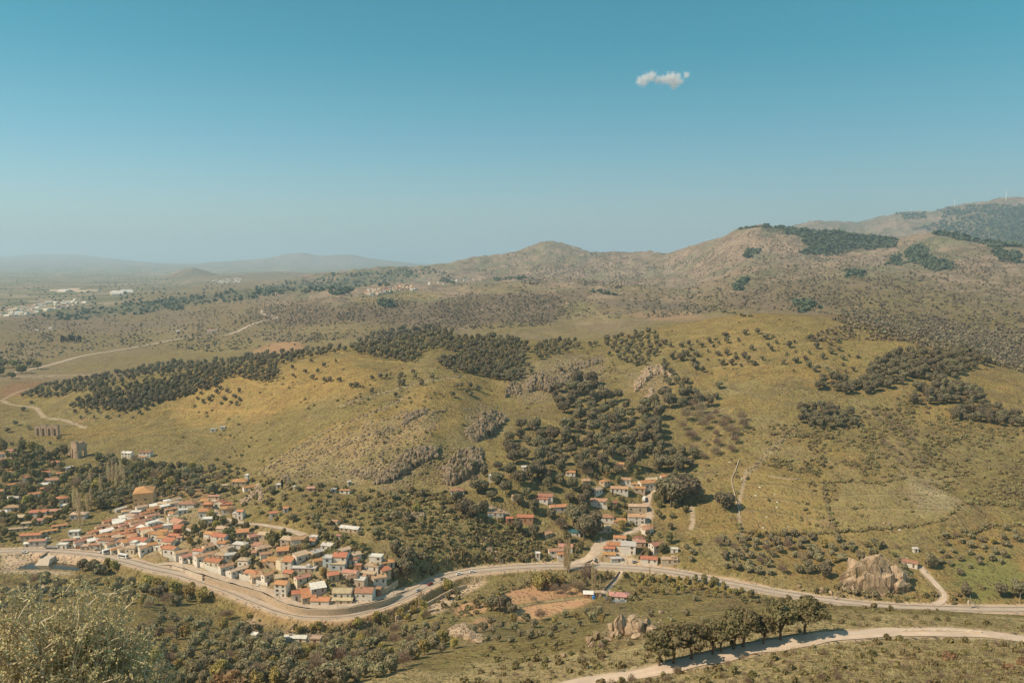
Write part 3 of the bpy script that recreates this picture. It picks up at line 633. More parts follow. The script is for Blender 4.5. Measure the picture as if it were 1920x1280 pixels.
WALLS = dict(white=(.66, .60, .525), cream=(.66, .55, .41), tan=(.50, .385, .275), brick=(.42, .215, .13), pale_blue=(.47, .51, .52), yellow=(.64, .41, .20), pink=(.60, .36, .30), grey=(.46, .42, .38), stone=(.46, .37, .28))
ROOFS = dict(orange=(.44, .208, .105), terracotta=(.41, .232, .150), red=(.32, .15, .105), brown=(.27, .14, .085), tan=(.46, .34, .23), white=(.66, .61, .545), grey=(.50, .455, .41), teal=(.05, .16, .17), rose=(.47, .26, .20))
MW = {k: simple_mat(k + "_plaster", c, scale=.8, var=.13, obj_var=.05) for k, c in WALLS.items()}
MR = {k: simple_mat(k + "_roofing", c, scale=.9, var=.22, obj_var=.12, detail=5) for k, c in ROOFS.items()}
M_PANE = simple_mat("dark_window_glass", (.045, .045, .045), rough=.15, spec=.5); M_FRAME = simple_mat("window_frame_paint", (.55, .47, .38)); M_DOOR = simple_mat("door_wood", (.16, .095, .06))
FOOT = []                                             # x, y, radius of everything built, so that no tree grows through it
def win_mesh(w, h):
    bm = bmesh.new(); t = .07
    add_box(bm, -w / 2, w / 2, -.05, .04, 0, h, 0)
    for x0, x1, z0, z1 in ((-w / 2 - t, -w / 2, -t, h + t), (w / 2, w / 2 + t, -t, h + t), (-w / 2, w / 2, h, h + t), (-w / 2, w / 2, -t, 0), (-.03, .03, 0, h)):
        add_box(bm, x0, x1, -.09, .04, z0, z1, 1)
    me = bpy.data.meshes.new("window"); bm.to_mesh(me); bm.free(); me.materials.append(M_PANE); me.materials.append(M_FRAME); return me
WIN = [win_mesh(1.1, 1.25), win_mesh(.9, 1.1), win_mesh(1.6, 1.3)]
bm = bmesh.new(); add_box(bm, -.5, .5, -.06, .04, 0, 2.1); DOORM = bpy.data.meshes.new("door"); bm.to_mesh(DOORM); bm.free(); DOORM.materials.append(M_DOOR)
bm = bmesh.new(); add_box(bm, -.32, .32, -.32, .32, -1.0, .9); add_box(bm, -.4, .4, -.4, .4, .9, 1.05); CHIM = bpy.data.meshes.new("chimney"); bm.to_mesh(CHIM); bm.free(); CHIM.materials.append(MW['tan'])
NHOUSE = [0]
def house_at(x, y, z, W, D, H, ang, rt, roof, wall, label, cat='house', group=None, name='house', detail=True, rec=None):
    hs = random.Random(NHOUSE[0] * 7 + 3); NHOUSE[0] += 1
    o = thing(name, label, cat, (x, y, z), R(ang), group); FOOT.append((x, y, max(W, D) * .5 + .5))
    pitch = .36; ov = .35; th = .16; base = -3.0
    bm = bmesh.new()
    if rt == 'gable':
        rise = D / 2 * pitch
        for s in (-1, 1):
            pts = [(s * W / 2, -D / 2, base), (s * W / 2, D / 2, base), (s * W / 2, D / 2, H), (s * W / 2, 0, H + rise), (s * W / 2, -D / 2, H)]
            bm.faces.new([bm.verts.new(p) for p in (pts if s > 0 else pts[::-1])])
        for s in (-1, 1):
            pts = [(-W / 2, s * D / 2, base), (W / 2, s * D / 2, base), (W / 2, s * D / 2, H), (-W / 2, s * D / 2, H)]
            bm.faces.new([bm.verts.new(p) for p in (pts if s < 0 else pts[::-1])])
        bm_obj("walls", bm, MW[wall], o)
        bm = bmesh.new(); e = D / 2 + ov; ze = H - ov * pitch + .03; zr = H + rise + .03; g = W / 2 + .25
        add_poly_slab(bm, [(-g, -e, ze + th), (g, -e, ze + th), (g, 0, zr + th), (-g, 0, zr + th)], th); add_poly_slab(bm, [(g, e, ze + th), (-g, e, ze + th), (-g, 0, zr + th), (g, 0, zr + th)], th)
        add_box(bm, -g, g, -.14, .14, zr + th - .03, zr + th + .09)
        top = zr
    elif rt == 'hip':
        rise = min(W, D) / 2 * .42; a = W / 2 + .45; b_ = D / 2 + .45; ze = H + .02
        add_box(bm, -W / 2, W / 2, -D / 2, D / 2, base, H); bm_obj("walls", bm, MW[wall], o)
        bm = bmesh.new(); rl = max(0, (W - D) / 2); rd = max(0, (D - W) / 2); zt = ze + rise + .15
        p = [bm.verts.new(q) for q in ((-a, -b_, ze + .12), (a, -b_, ze + .12), (a, b_, ze + .12), (-a, b_, ze + .12))]
        q = [bm.verts.new(v) for v in ((-a, -b_, ze), (a, -b_, ze), (a, b_, ze), (-a, b_, ze))]
        if W >= D:
            r0, r1 = bm.verts.new((-max(rl, .1), 0, zt)), bm.verts.new((max(rl, .1), 0, zt)); fs = [(p[0], p[1], r1, r0), (p[1], p[2], r1), (p[2], p[3], r0, r1), (p[3], p[0], r0)]
        else:
            r0, r1 = bm.verts.new((0, -rd, zt)), bm.verts.new((0, rd, zt)); fs = [(p[0], p[1], r0), (p[1], p[2], r1, r0), (p[2], p[3], r1), (p[3], p[0], r0, r1)]
        for f in fs: bm.faces.new(f)
        bm.faces.new(q[::-1])
        for i in range(4): bm.faces.new((q[i], q[(i + 1) % 4], p[(i + 1) % 4], p[i]))
        top = zt - .3
    elif rt == 'shed':
        rise = D * .16
        v = add_box(bm, -W / 2, W / 2, -D / 2, D / 2, base, H)
        for k in (6, 7): v[k].co.z += rise
        bm_obj("walls", bm, MW[wall], o); bm = bmesh.new(); g = W / 2 + .3
        add_poly_slab(bm, [(-g, -D / 2 - .35, H + .14 - .05), (g, -D / 2 - .35, H + .14 - .05), (g, D / 2 + .25, H + rise + .18), (-g, D / 2 + .25, H + rise + .18)], .12)
        top = H + rise
    else:
        add_box(bm, -W / 2, W / 2, -D / 2, D / 2, base, H); bm_obj("walls", bm, MW[wall], o)
        bm = bmesh.new(); g, e = W / 2 + .25, D / 2 + .25
        add_box(bm, -g, g, -e, e, H + .003, H + .22)
        for x0, x1, y0, y1 in ((-g, g, -e, -e + .2), (-g, g, e - .2, e), (-g, -g + .2, -e + .2, e - .2), (g - .2, g, -e + .2, e - .2)): add_box(bm, x0, x1, y0, y1, H + .22, H + .5)
        if W > 9 and hs.random() < .6: add_box(bm, W * .1, W * .1 + 2.2, -1.2, 1.2, H + .22, H + 1.9)
        top = H
    bm_obj("roof", bm, MR[roof], o)
    if not detail: return o
    floors = max(1, int(round(H / 3.0))); fh = H / floors; n = 0
    for face, ln in (('f', W), ('l', D), ('r', D)):
        cnt = max(1, int(ln / 3.2)); door_k = cnt // 2 if face == 'f' else -1
        for fl in range(floors):
            for k in range(cnt):
                if n >= 9 or H < 2.2: break
                u = (k + .5) / cnt * ln - ln / 2; zz = fl * fh + min(1.0, fh * .33)
                isd = (face == 'f' and fl == 0 and k == door_k)
                if not isd and hs.random() < .2: continue
                me = DOORM if isd else WIN[hs.choice((0, 0, 1, 2)) if ln / cnt > 2.4 else 1]
                loc, rz = ((u, -D / 2, 0), 0) if face == 'f' else (((-W / 2, -u, 0), -math.pi / 2) if face == 'l' else ((W / 2, u, 0), math.pi / 2))
                link("door" if isd else "window", me, o, (loc[0], loc[1], .05 if isd else zz), rz); n += 1
    if rt in ('gable', 'hip') and W > 5 and hs.random() < .55:
        link("chimney", CHIM, o, (W * hs.choice((-.25, .22)), D * .12 * hs.choice((-1, 1)), top - .3))
    return o
# px, py of the middle of the base, width, depth, wall height (all in pixels of the photograph), turn, roof form, roof, wall
HOUSES = {
 'on the road bend below the village': [(685,1126,31,22,21,-4,'gable','red','white'),(643,1116,33,20,10,0,'gable','tan','white'),(641,1129,39,13,7,0,'shed','tan','tan'),(602,1131,33,16,9,-2,'gable','orange','white'),(578,1122,24,26,9,22,'shed','orange','tan'),(596,1106,26,18,8,25,'shed','white','grey'),(556,1121,16,15,12,15,'gable','orange','white'),(530,1115,22,16,24,-10,'gable','orange','white'),(707,1112,15,10,10,-5,'flat','brick','brick')],
 'round the terrace street above the bend': [(640,1056,24,20,17,-4,'gable','orange','white'),(634,1066,26,8,10,-4,'flat','tan','pale_blue'),(616,1060,16,14,17,-4,'flat','grey','pale_blue'),(664,1056,15,12,10,-8,'hip','red','white'),(706,1056,22,12,15,-10,'flat','white','white'),(699,1066,27,13,7,-16,'flat','tan','white'),(690,1080,28,10,5,-14,'flat','tan','tan'),(711,1089,23,15,10,20,'gable','terracotta','white'),(681,1085,11,8,5,0,'gable','terracotta','tan'),(672,1067,12,7,9,-10,'flat','brick','brick'),(570,1070,44,9,4,-3,'flat','grey','stone')],
 'in the upper village among garden trees': [(541,1064,18,16,15,-8,'shed','orange','white'),(520,1055,34,17,7,-12,'gable','orange','tan'),(502,1057,16,11,6,-8,'gable','orange','tan'),(480,1011,26,14,9,35,'gable','terracotta','tan'),(496,1030,28,15,6,32,'gable','tan','tan'),(499,1043,20,11,7,25,'gable','terracotta','white'),(477,1041,8,7,7,10,'gable','terracotta','white'),(560,1015,26,15,7,14,'gable','terracotta','white'),(583,1018,16,10,6,5,'gable','orange','white'),(589,1011,14,7,4,-5,'flat','white','white'),(657,995,36,12,7,-18,'gable','white','tan'),(640,1009,17,7,6,-3,'gable','terracotta','white'),(513,968,14,9,8,15,'gable','orange','white'),(536,959,9,8,8,15,'gable','orange','white'),(629,982,12,7,4,-20,'gable','terracotta','tan')],
 'in the row behind the street wall': [(505,1083,26,11,9,48,'gable','terracotta','white'),(472,1080,24,13,9,-10,'hip','orange','white'),(531,1086,30,18,6,20,'flat','tan','tan'),(543,1079,19,12,8,-14,'gable','orange','tan'),(567,1088,26,13,8,38,'gable','terracotta','cream'),(450,1073,38,10,8,46,'gable','tan','white'),(424,1070,24,11,11,42,'gable','terracotta','white'),(402,1058,33,15,9,-20,'gable','orange','cream'),(383,1050,31,12,11,42,'gable','terracotta','white'),(374,1039,20,10,9,-14,'gable','orange','white'),(353,1048,27,12,8,46,'gable','terracotta','white'),(340,1041,23,12,8,38,'gable','terracotta','white'),(321,1036,22,13,10,-12,'gable','orange','white'),(412,1045,22,11,6,-12,'flat','tan','stone'),(425,1036,14,14,11,68,'gable','tan','tan')],
 'on the slope over the market rows': [(398,1008,26,12,9,-20,'gable','orange','white'),(414,1017,28,14,14,-20,'gable','orange','white'),(335,998,16,13,10,20,'shed','orange','brick'),(360,997,17,13,9,62,'gable','orange','white'),(328,1008,20,10,6,-10,'gable','orange','tan'),(338,1013,9,8,7,0,'gable','terracotta','white'),(352,950,28,15,8,0,'hip','red','white'),(384,945,14,12,8,10,'gable','orange','tan'),(391,953,14,13,10,10,'hip','orange','brick'),(385,967,20,14,11,8,'hip','orange','white'),(390,984,18,11,13,8,'flat','white','grey'),(402,935,20,6,6,0,'gable','terracotta','tan'),(414,949,12,14,9,80,'gable','orange','cream'),(425,949,18,9,5,20,'gable','orange','tan'),(429,960,22,12,9,10,'gable','orange','white'),(452,971,11,10,14,-5,'gable','orange','white'),(446,968,14,10,8,-5,'shed','grey','white'),(450,908,25,14,7,0,'hip','orange','tan'),(463,902,6,7,12,0,'flat','white','white'),(467,918,20,9,6,35,'gable','orange','white'),(422,914,11,7,5,10,'flat','tan','tan'),(343,962,16,8,7,20,'flat','white','white'),(320,959,19,8,6,40,'gable','terracotta','tan'),(324,969,14,8,8,-30,'gable','orange','white'),(335,984,27,15,8,-36,'gable','terracotta','tan'),(318,991,20,8,8,25,'flat','white','white')],
 'in the packed market rows': [(152,1019,20,8,6,47,'gable','terracotta','white'),(165,1010,21,8,6,47,'gable','terracotta','cream'),(178,1001,21,8,6,47,'gable','orange','tan'),(192,991,21,8,6,47,'gable','terracotta','tan'),(206,981,21,8,6,47,'gable','orange','tan'),(178,1017,20,8,6,47,'shed','white','white'),(190,1009,20,8,6,47,'gable','orange','white'),(201,1001,20,8,7,47,'shed','white','grey'),(213,992,20,8,6,47,'gable','terracotta','tan'),(224,984,19,8,6,47,'shed','white','white'),(236,975,18,9,7,47,'shed','white','grey'),(192,1018,16,8,7,47,'gable','orange','white'),(212,1006,20,8,6,47,'gable','orange','tan'),(224,998,20,8,6,47,'gable','terracotta','tan'),(236,989,20,8,7,47,'gable','terracotta','pink'),(248,981,20,8,6,47,'gable','orange','tan'),(262,973,20,8,6,47,'gable','terracotta','brick'),(276,966,20,8,6,47,'gable','orange','tan'),(290,958,22,8,6,47,'gable','orange','brick'),(223,1011,18,9,6,47,'shed','tan','cream'),(236,1003,20,8,6,47,'gable','orange','tan'),(248,996,20,8,6,47,'gable','orange','tan'),(260,988,20,8,6,47,'gable','terracotta','white'),(272,980,20,8,6,47,'gable','terracotta','tan'),(286,971,20,8,6,47,'gable','terracotta','cream'),(246,1008,17,10,6,20,'gable','orange','cream')],
 'at the foot of the rows': [(203,1021,26,12,11,-4,'gable','brown','white'),(230,1021,18,12,8,0,'hip','red','white'),(262,1018,34,15,8,-14,'gable','orange','white'),(252,1027,10,8,12,-14,'flat','white','white'),(268,1029,18,10,9,-14,'flat','white','white'),(286,1028,16,12,9,30,'gable','orange','cream'),(276,999,26,13,8,-14,'hip','orange','white'),(300,1009,26,13,10,-16,'hip','orange','white'),(297,1030,14,7,5,-14,'flat','white','white'),(307,1001,14,9,7,10,'gable','orange','white'),(180,1027,20,9,7,10,'flat','cream','cream'),(163,1029,18,10,7,5,'flat','tan','tan')],
 'by the road bridge': [(59,1010,34,10,9,9,'gable','orange','tan'),(72,1020,28,9,8,10,'gable','terracotta','grey'),(92,1000,26,7,6,33,'gable','orange','tan'),(112,990,24,7,6,30,'gable','orange','tan'),(140,1002,18,9,7,5,'flat','white','white'),(118,1027,17,8,8,0,'flat','white','white'),(129,1017,24,8,6,20,'gable','terracotta','tan'),(52,1023,11,8,4,15,'gable','white','white'),(149,971,26,13,9,5,'hip','tan','grey'),(141,1013,14,7,5,20,'flat','white','white')],
 'in the tree filled old quarter': [(74,965,28,12,7,8,'gable','orange','white'),(102,962,24,10,6,8,'gable','terracotta','tan'),(92,974,13,8,6,8,'gable','orange','tan'),(33,974,22,9,6,5,'shed','tan','grey'),(26,956,26,10,7,8,'hip','terracotta','white'),(123,951,16,8,5,10,'gable','white','white'),(63,931,28,10,6,38,'gable','orange','white'),(9,939,18,10,6,10,'flat','white','white'),(30,938,22,10,6,20,'gable','grey','white'),(17,915,34,8,7,36,'gable','orange','tan'),(81,892,24,10,7,20,'gable','orange','white'),(100,905,24,12,7,15,'gable','terracotta','white'),(119,892,20,7,6,25,'gable','orange','tan'),(102,873,18,9,7,12,'gable','orange','white'),(8,856,18,8,7,15,'gable','orange','white'),(12,865,18,8,5,15,'gable','terracotta','white'),(20,850,10,7,6,10,'gable','terracotta','tan'),(93,852,9,7,5,0,'gable','orange','tan'),(50,901,11,7,7,30,'gable','orange','white'),(80,921,7,7,6,30,'gable','orange','tan'),(3,928,8,9,9,20,'gable','orange','white'),(52,985,20,8,5,20,'flat','tan','tan'),(35,995,30,6,5,18,'gable','tan','tan'),(130,880,12,8,4,30,'flat','white','white'),(8,1110,15,9,7,10,'gable','terracotta','white'),(77,1107,16,10,7,-8,'gable','tan','tan')],
 'on the grassy slope behind the town': [(240,857,18,9,9,-12,'gable','white','white'),(274,856,20,10,9,-4,'gable','brown','white'),(266,861,14,6,5,0,'shed','terracotta','white'),(400,808,10,6,3,10,'flat','grey','white'),(418,804,8,5,3,10,'flat','white','white')],
 'under the cliffs above the terraces': [(647,924,18,6,6,-8,'gable','orange','white'),(523,913,9,7,5,10,'flat','white','cream'),(554,917,7,6,5,0,'flat','white','white'),(583,919,14,8,4,10,'gable','rose','pink'),(625,922,10,6,4,15,'flat','grey','grey'),(655,908,5,4,3,30,'flat','white','grey')],
 'under the big hamlet pines': [(858,925,20,10,7,0,'hip','red','white'),(926,899,15,9,8,-4,'flat','grey','white'),(984,880,10,7,5,0,'flat','white','white'),(876,951,14,9,6,-15,'gable','orange','white'),(930,965,24,10,4,-10,'flat','tan','grey'),(1023,935,22,12,7,-8,'gable','red','white'),(1016,939,19,8,5,-8,'shed','orange','white'),(1048,955,28,11,7,10,'gable','orange','white'),(955,977,10,8,7,10,'gable','orange','brick'),(985,975,24,12,8,-4,'gable','orange','brick'),(1070,890,14,9,6,-10,'gable','orange','white'),(966,935,11,8,6,10,'gable','terracotta','white'),(1078,1002,18,9,5,-15,'shed','teal','grey'),(1026,1004,13,9,5,35,'gable','terracotta','tan'),(1167,874,14,8,5,-10,'gable','orange','tan')],
 'along the hamlet lane': [(1214,913,26,13,10,14,'gable','orange','white'),(1189,913,9,7,7,0,'gable','orange','white'),(1161,921,26,11,7,-6,'gable','terracotta','white'),(1123,945,25,12,8,-6,'gable','terracotta','white'),(1148,946,14,9,5,5,'gable','brown','tan'),(1195,956,27,11,9,-2,'gable','tan','tan'),(1133,974,28,13,7,-6,'hip','red','white'),(1193,979,25,13,13,-4,'gable','terracotta','white'),(1213,993,18,9,6,38,'gable','orange','white'),(1246,900,12,8,8,10,'gable','orange','white'),(1098,905,12,9,4,10,'gable','terracotta','tan')],
 'round the yard by the river road': [(1162,1013,19,10,7,-6,'gable','orange','white'),(1155,1028,27,12,9,-10,'gable','orange','white'),(1178,1035,22,13,15,-10,'shed','grey','white'),(1142,1033,17,9,7,-6,'gable','orange','pale_blue'),(1143,1043,18,11,6,-8,'gable','orange','tan'),(1155,1051,16,8,5,5,'gable','grey','grey'),(1231,1032,20,14,13,24,'gable','red','white'),(1217,1052,25,12,7,-10,'gable','orange','white'),(1197,1015,10,14,6,55,'gable','red','tan'),(1255,1053,24,10,5,-4,'flat','tan','stone'),(1264,1034,11,6,4,-8,'flat','white','white'),(1061,1030,21,12,8,-10,'gable','terracotta','white'),(1042,1037,22,11,7,8,'gable','terracotta','white'),(1052,1043,12,8,6,5,'gable','orange','white'),(1008,1043,7,6,7,0,'flat','white','white')],
 'on the valley floor beyond the fields': [(1103,1118,17,9,6,-3,'shed','white','brick'),(1161,1121,34,16,7,-8,'hip','rose','white'),(1120,1116,13,8,4,0,'flat','tan','tan'),(1706,1060,25,13,8,-32,'gable','red','white'),(1716,1034,8,6,5,0,'flat','white','white'),(555,1202,40,10,5,-4,'gable','white','white'),(592,1204,20,11,6,-4,'flat','tan','tan'),(478,1197,9,7,5,-10,'flat','white','grey')],
}
ORD = ['first', 'second', 'third', 'fourth', 'fifth', 'sixth', 'seventh', 'eighth', 'ninth', 'tenth']
for region, lst in HOUSES.items():
    lst.sort(key=lambda h: h[0])
    P = at([h[0] for h in lst], [h[1] for h in lst])
    desc = []
    for h in lst:
        px, py, w, d, hh, ang, rt, roof, wall = h
        size = 'tall' if hh >= 12 else ('little' if w < 13 else ('long' if w >= 28 else ''))
        kind_ = 'shed' if (hh <= 6 and rt in ('shed', 'flat')) else 'house'
        rname = roof
        desc.append((f"{size} {wall.replace('_', '-')} {kind_}".strip(), rname, rt, kind_))
    for k, h in enumerate(lst):
        px, py, w, d, hh, ang, rt, roof, wall = h
        if np.isnan(P[k, 0]): continue
        same = [j for j in range(len(lst)) if desc[j][:2] == desc[k][:2]]
        lead = '' if len(same) == 1 else ORD[same.index(k)] + ' '
        tail = region if len(same) == 1 else region
        a_, b_ = desc[k][0].rsplit(' ', 1)
        lab = f"{lead}{a_} {desc[k][1]}-roofed {b_} {'from the bridge end ' if lead else ''}{tail}"
        m = P[k, 1] / FPX; kx, ky = (1.22, 1.5) if 'rows' in region and 'packed' in region else ((1.28, 1.4) if 'hamlet' in region or 'yard' in region else (1.1, 1.28))
        house_at(P[k, 0], P[k, 1], P[k, 2], w * m * kx, d * m * ky, max(2.2, hh * m * 1.06), ang, rt, roof if roof in MR else 'terracotta', wall, lab, desc[k][3], 'houses ' + region, desc[k][3])
def fill(poly_, sp, W, H, roofs, walls, angs, where, seed):
    """small houses squeezed into the gaps that are left between the bigger ones"""
    q = poisson_px(poly_, sp, seed); q = q[np.argsort(q[:, 0])]; P = at(q[:, 0], q[:, 1]); rs = random.Random(seed); k = 0
    for a in P:
        if np.isnan(a[0]) or any((a[0] - f[0])**2 + (a[1] - f[1])**2 < ((f[2] + W * .5) * .62)**2 for f in FOOT): continue
        if min(polyline_dist(np.array([a[0]]), np.array([a[1]]), ln)[0][0] - half for ln, half in ROADS.values()) < W * .45: continue
        rf, wl = rs.choice(roofs), rs.choice(walls)
        house_at(a[0], a[1], a[2], W * rs.uniform(.85, 1.3), W * rs.uniform(.6, .85), H * rs.uniform(.85, 1.2), rs.choice(angs) + rs.uniform(-6, 6), rs.choice(('gable', 'gable', 'shed', 'hip')), rf, wl, f"{ORDN(k)} small {rf}-roofed {wl} house from the bridge end squeezed {where}", 'house', 'small houses squeezed ' + where); k += 1
    print("FILL", where, k)
_T = ['', 'twenty', 'thirty', 'forty', 'fifty']; _O = ['', 'first', 'second', 'third', 'fourth', 'fifth', 'sixth', 'seventh', 'eighth', 'ninth', 'tenth', 'eleventh', 'twelfth', 'thirteenth', 'fourteenth', 'fifteenth', 'sixteenth', 'seventeenth', 'eighteenth', 'nineteenth']
def ORDN(k):
    n = k + 1
    return _O[n] if n < 20 else (_T[n // 10] + '-' + _O[n % 10] if n % 10 else ['', '', 'twentieth', 'thirtieth', 'fortieth', 'fiftieth'][n // 10])
def poisson_px(poly_, sp, seed):
    rs = np.random.default_rng(seed); P = np.array(poly_, float); x0, y0 = P.min(0); x1, y1 = P.max(0); out = []
    for _ in range(4000):
        a, b = rs.uniform(x0, x1), rs.uniform(y0, y1)
        if inpoly(np.array([a]), np.array([b]), poly_)[0] and all((a - c)**2 / sp**2 + (b - d)**2 * 4 / sp**2 > 1 for c, d in out): out.append((a, b))
    return np.array(out)
# the big hipped school house with the yard in front
p = at([272], [949])[0]; m = p[1] / FPX
house_at(p[0], p[1], p[2], 34 * m, 44 * m, 32 * m, 18, 'hip', 'orange', 'yellow', 'big yellow two storey building with a hipped orange roof above the market rows', 'building', None, 'school_building')
p = at([255], [968])[0]; m = p[1] / FPX
house_at(p[0], p[1], p[2], 19 * m, 10 * m, 10 * m, 4, 'flat', 'white', 'pink', 'pink house with flat white roof just below the big yellow building', 'house', None, 'house')
p = at([226], [957])[0]; m = p[1] / FPX
house_at(p[0], p[1], p[2], 22 * m, 9 * m, 5 * m, 58, 'gable', 'grey', 'grey', 'long grey roofed shed beside the paved yard of the big yellow building', 'shed', None, 'shed')
fill([(165,1028),(235,966),(330,942),(345,1000),(312,1034),(200,1036)], 11, 6.5, 3.4, ['terracotta', 'orange', 'tan', 'white'], ['white', 'cream', 'tan'], (47, 45, -14, 35), 'among the market rows', 31)
fill([(432,988),(470,1000),(560,1005),(640,1035),(735,1062),(722,1105),(640,1110),(560,1118),(480,1092),(400,1058),(330,1040),(380,1010)], 31, 7, 3.2, ['terracotta', 'orange', 'tan', 'grey'], ['white', 'cream', 'tan', 'stone'], (40, -12, 20), 'into the upper village', 32)
fill([(1110,900),(1240,905),(1230,990),(1190,1040),(1140,1045),(1100,960)], 36, 7, 3.0, ['terracotta', 'orange', 'tan'], ['white', 'tan', 'stone'], (-6, 14, 40), 'into the hamlet', 33)
fill([(0,850),(120,860),(140,900),(110,985),(0,985)], 62, 8, 3.0, ['terracotta', 'orange', 'white'], ['white', 'cream'], (20, 36, 8), 'among the old quarter trees', 34)
# far villages: only specks of wall and roof
def far_village(poly_, sp, roofs, walls, where, seed, size=(7, 13)):
    q = poisson_px(poly_, sp, seed); P = at(q[:, 0], q[:, 1]); rs = random.Random(seed)
    for a in P:
        if np.isnan(a[0]): continue
        W = rs.uniform(*size); D = W * rs.uniform(.6, .9); H = rs.choice((3.2, 5.5, 6))
        rf, wl = rs.choice(roofs), rs.choice(walls)
        o = house_at(a[0], a[1], a[2], W, D, H, rs.uniform(-40, 40), 'gable', rf, wl, where[0], 'house', where[1], 'far_house', detail=False)
far_village([(676,552),(690,544),(720,541),(760,536),(785,537),(780,543),(740,546),(700,553)], 5.0, ['orange', 'terracotta'], ['cream', 'white', 'tan'], ('tiny orange roofed house of the village on the far plateau edge', 'houses of the far plateau village'), 5)
far_village([(800,532),(850,527),(900,523),(905,526),(850,531),(805,535)], 11, ['orange', 'white'], ['white'], ('tiny pale house strung along the far plateau edge', 'pale houses along the plateau edge'), 6)
far_village([(0,588),(30,578),(90,568),(150,562),(165,568),(100,580),(50,592),(0,594)], 7.5, ['white', 'terracotta', 'tan'], ['white', 'cream'], ('tiny pale house of the town in the hazy plain', 'houses of the town in the plain'), 7, (12, 26))
far_village([(400,528),(430,523),(455,522),(450,529),(415,533)], 5.5, ['white', 'terracotta'], ['white'], ('white speck of a house below the far round hill', 'houses below the far round hill'), 8, (14, 26))
far_village([(215,549),(245,546),(250,550),(220,553)], 7, ['grey'], ['cream'], ('pale works hall in the far plain', 'works halls in the far plain'), 9, (30, 60))
far_village([(90,546),(135,545),(187,546),(187,548),(135,548),(90,548)], 16, ['tan', 'grey'], ['cream'], ('long pale works hall lined up in the far plain', 'works halls lined up in the far plain'), 10, (50, 90))
for k, (px_, py_, w_, lb) in enumerate(((395,622,20,'white farmhouse beside the pale far road'),(404,621,13,'small white outbuilding beside the farmhouse on the far road'),(334,623,10,'low white shed in the grass above the far road'),(95,617,10,'lone white hut on the brown flat of the plain'),(70,620,8,'lone pale hut on the brown flat of the plain'),(747,532,11,'white house at the end of the far plateau village'),(990,519,12,'tan house on the skyline of the far plateau'))):
    a = at([px_], [py_])[0]
    if not np.isnan(a[0]): m = a[1] / FPX; house_at(a[0], a[1], a[2], w_ * m * .6, w_ * m * .4, 4 if w_ > 9 else 3, 10, 'gable', 'white' if k in (2, 3, 4) else 'terracotta', 'white', lb, 'house', None, 'far_house', detail=False)

# ------------------------------------------------------------------ walls, poles, vehicles, ruins
def near_on(line, px):
    """point and heading of a road line where it crosses a pixel column"""
    u, v = pix(line[:, 0], line[:, 1], line[:, 2]); k = int(np.argmin(np.abs(u - px))); k = min(max(k, 1), len(line) - 2)
    t = line[k + 1] - line[k - 1]; return line[k], math.atan2(t[1], t[0])
M_STONEW = simple_mat("retaining_stone", (.44, .335, .235), scale=1.4, var=.3, detail=6); M_CONC = simple_mat("pale_concrete", (.55, .45, .35), scale=.7, var=.14); M_WHITEW = MW['white']
def wall_strip(name, pts, h, th, mat, label, cat='wall', base=-1.2, jag=0.0, hz=None, seed=1):
    """free-standing wall along world points (n,3)"""
    p = np.asarray(pts, float); t = np.gradient(p[:, :2], axis=0); t /= np.linalg.norm(t, axis=1)[:, None] + 1e-9; nr = np.c_[-t[:, 1], t[:, 0]] * th / 2
    rs = np.random.default_rng(seed); hh = np.full(len(p), h) if hz is None else np.asarray(hz); hh = hh + rs.uniform(-jag, jag, len(p))
    V = []
    for i in range(len(p)):
        a = p[i, :2] - nr[i]; b = p[i, :2] + nr[i]
        V += [(a[0], a[1], p[i, 2] + base), (b[0], b[1], p[i, 2] + base), (b[0], b[1], p[i, 2] + hh[i]), (a[0], a[1], p[i, 2] + hh[i])]
    F = []
    for i in range(len(p) - 1):
        for k in range(4): F.append((4 * i + k, 4 * i + (k + 1) % 4, 4 * (i + 1) + (k + 1) % 4, 4 * (i + 1) + k))
    F += [(0, 3, 2, 1), (4 * len(p) - 4, 4 * len(p) - 3, 4 * len(p) - 2, 4 * len(p) - 1)]
    return link(name, mesh_np(name, np.array(V), np.array(F), mat), None, None, 0, label, cat)
# retaining wall between the upper street and the road
st, _ = ROADS['street']; su, sv = pix(st[:, 0], st[:, 1], st[:, 2])
t = np.gradient(st[:, :2], axis=0); t /= np.linalg.norm(t, axis=1)[:, None]; off = np.c_[t[:, 1], -t[:, 0]]
k = (su > 392) & (su < 745)
rw = np.c_[st[k, :2] + off[k] * 4.4, st[k, 2]]
wall_strip('retaining_wall', rw, .55, .7, M_STONEW, 'long stone retaining wall holding the village street above the curving road', base=-5.2, jag=.1)
k = (su > 330) & (su <= 395)
wall_strip('retaining_wall', np.c_[st[k, :2] + off[k] * 4.2, st[k, 2]], .35, .5, M_CONC, 'low pale kerb wall on the verge where the street leaves the road', base=-4, jag=.05)
k = np.where((su > 308) & (su < 492))[0]
for j, (a, b) in enumerate(((0, .2), (.21, .36), (.38, .55), (.56, .7), (.72, .86), (.87, 1))):
    q = k[int(a * (len(k) - 1)):max(int(b * (len(k) - 1)), int(a * (len(k) - 1)) + 2) + 1]
    hgts = (2.6, 3.1, 2.4, 2.8, 3.2, 2.2)[j]
    wall_strip('garden_wall', np.c_[st[q, :2] - off[q] * 4.6, st[q, 2]], hgts, .35, M_WHITEW, ('white street wall at the mound end of the front row', 'taller white street wall before the stepped orange roofs', 'low white street wall before the cream house', 'white street wall before the long tan roof', 'tallest white street wall before the hipped white house', 'low white street wall by the empty garden')[j], jag=.15, seed=j)
def px_wall(name, pts, n, h, th, mat, label, cat='wall', jag=.1, base=-1.0):
    p = px_line(pts, n); return wall_strip(name, p, h, th, mat, label, cat, base, jag)
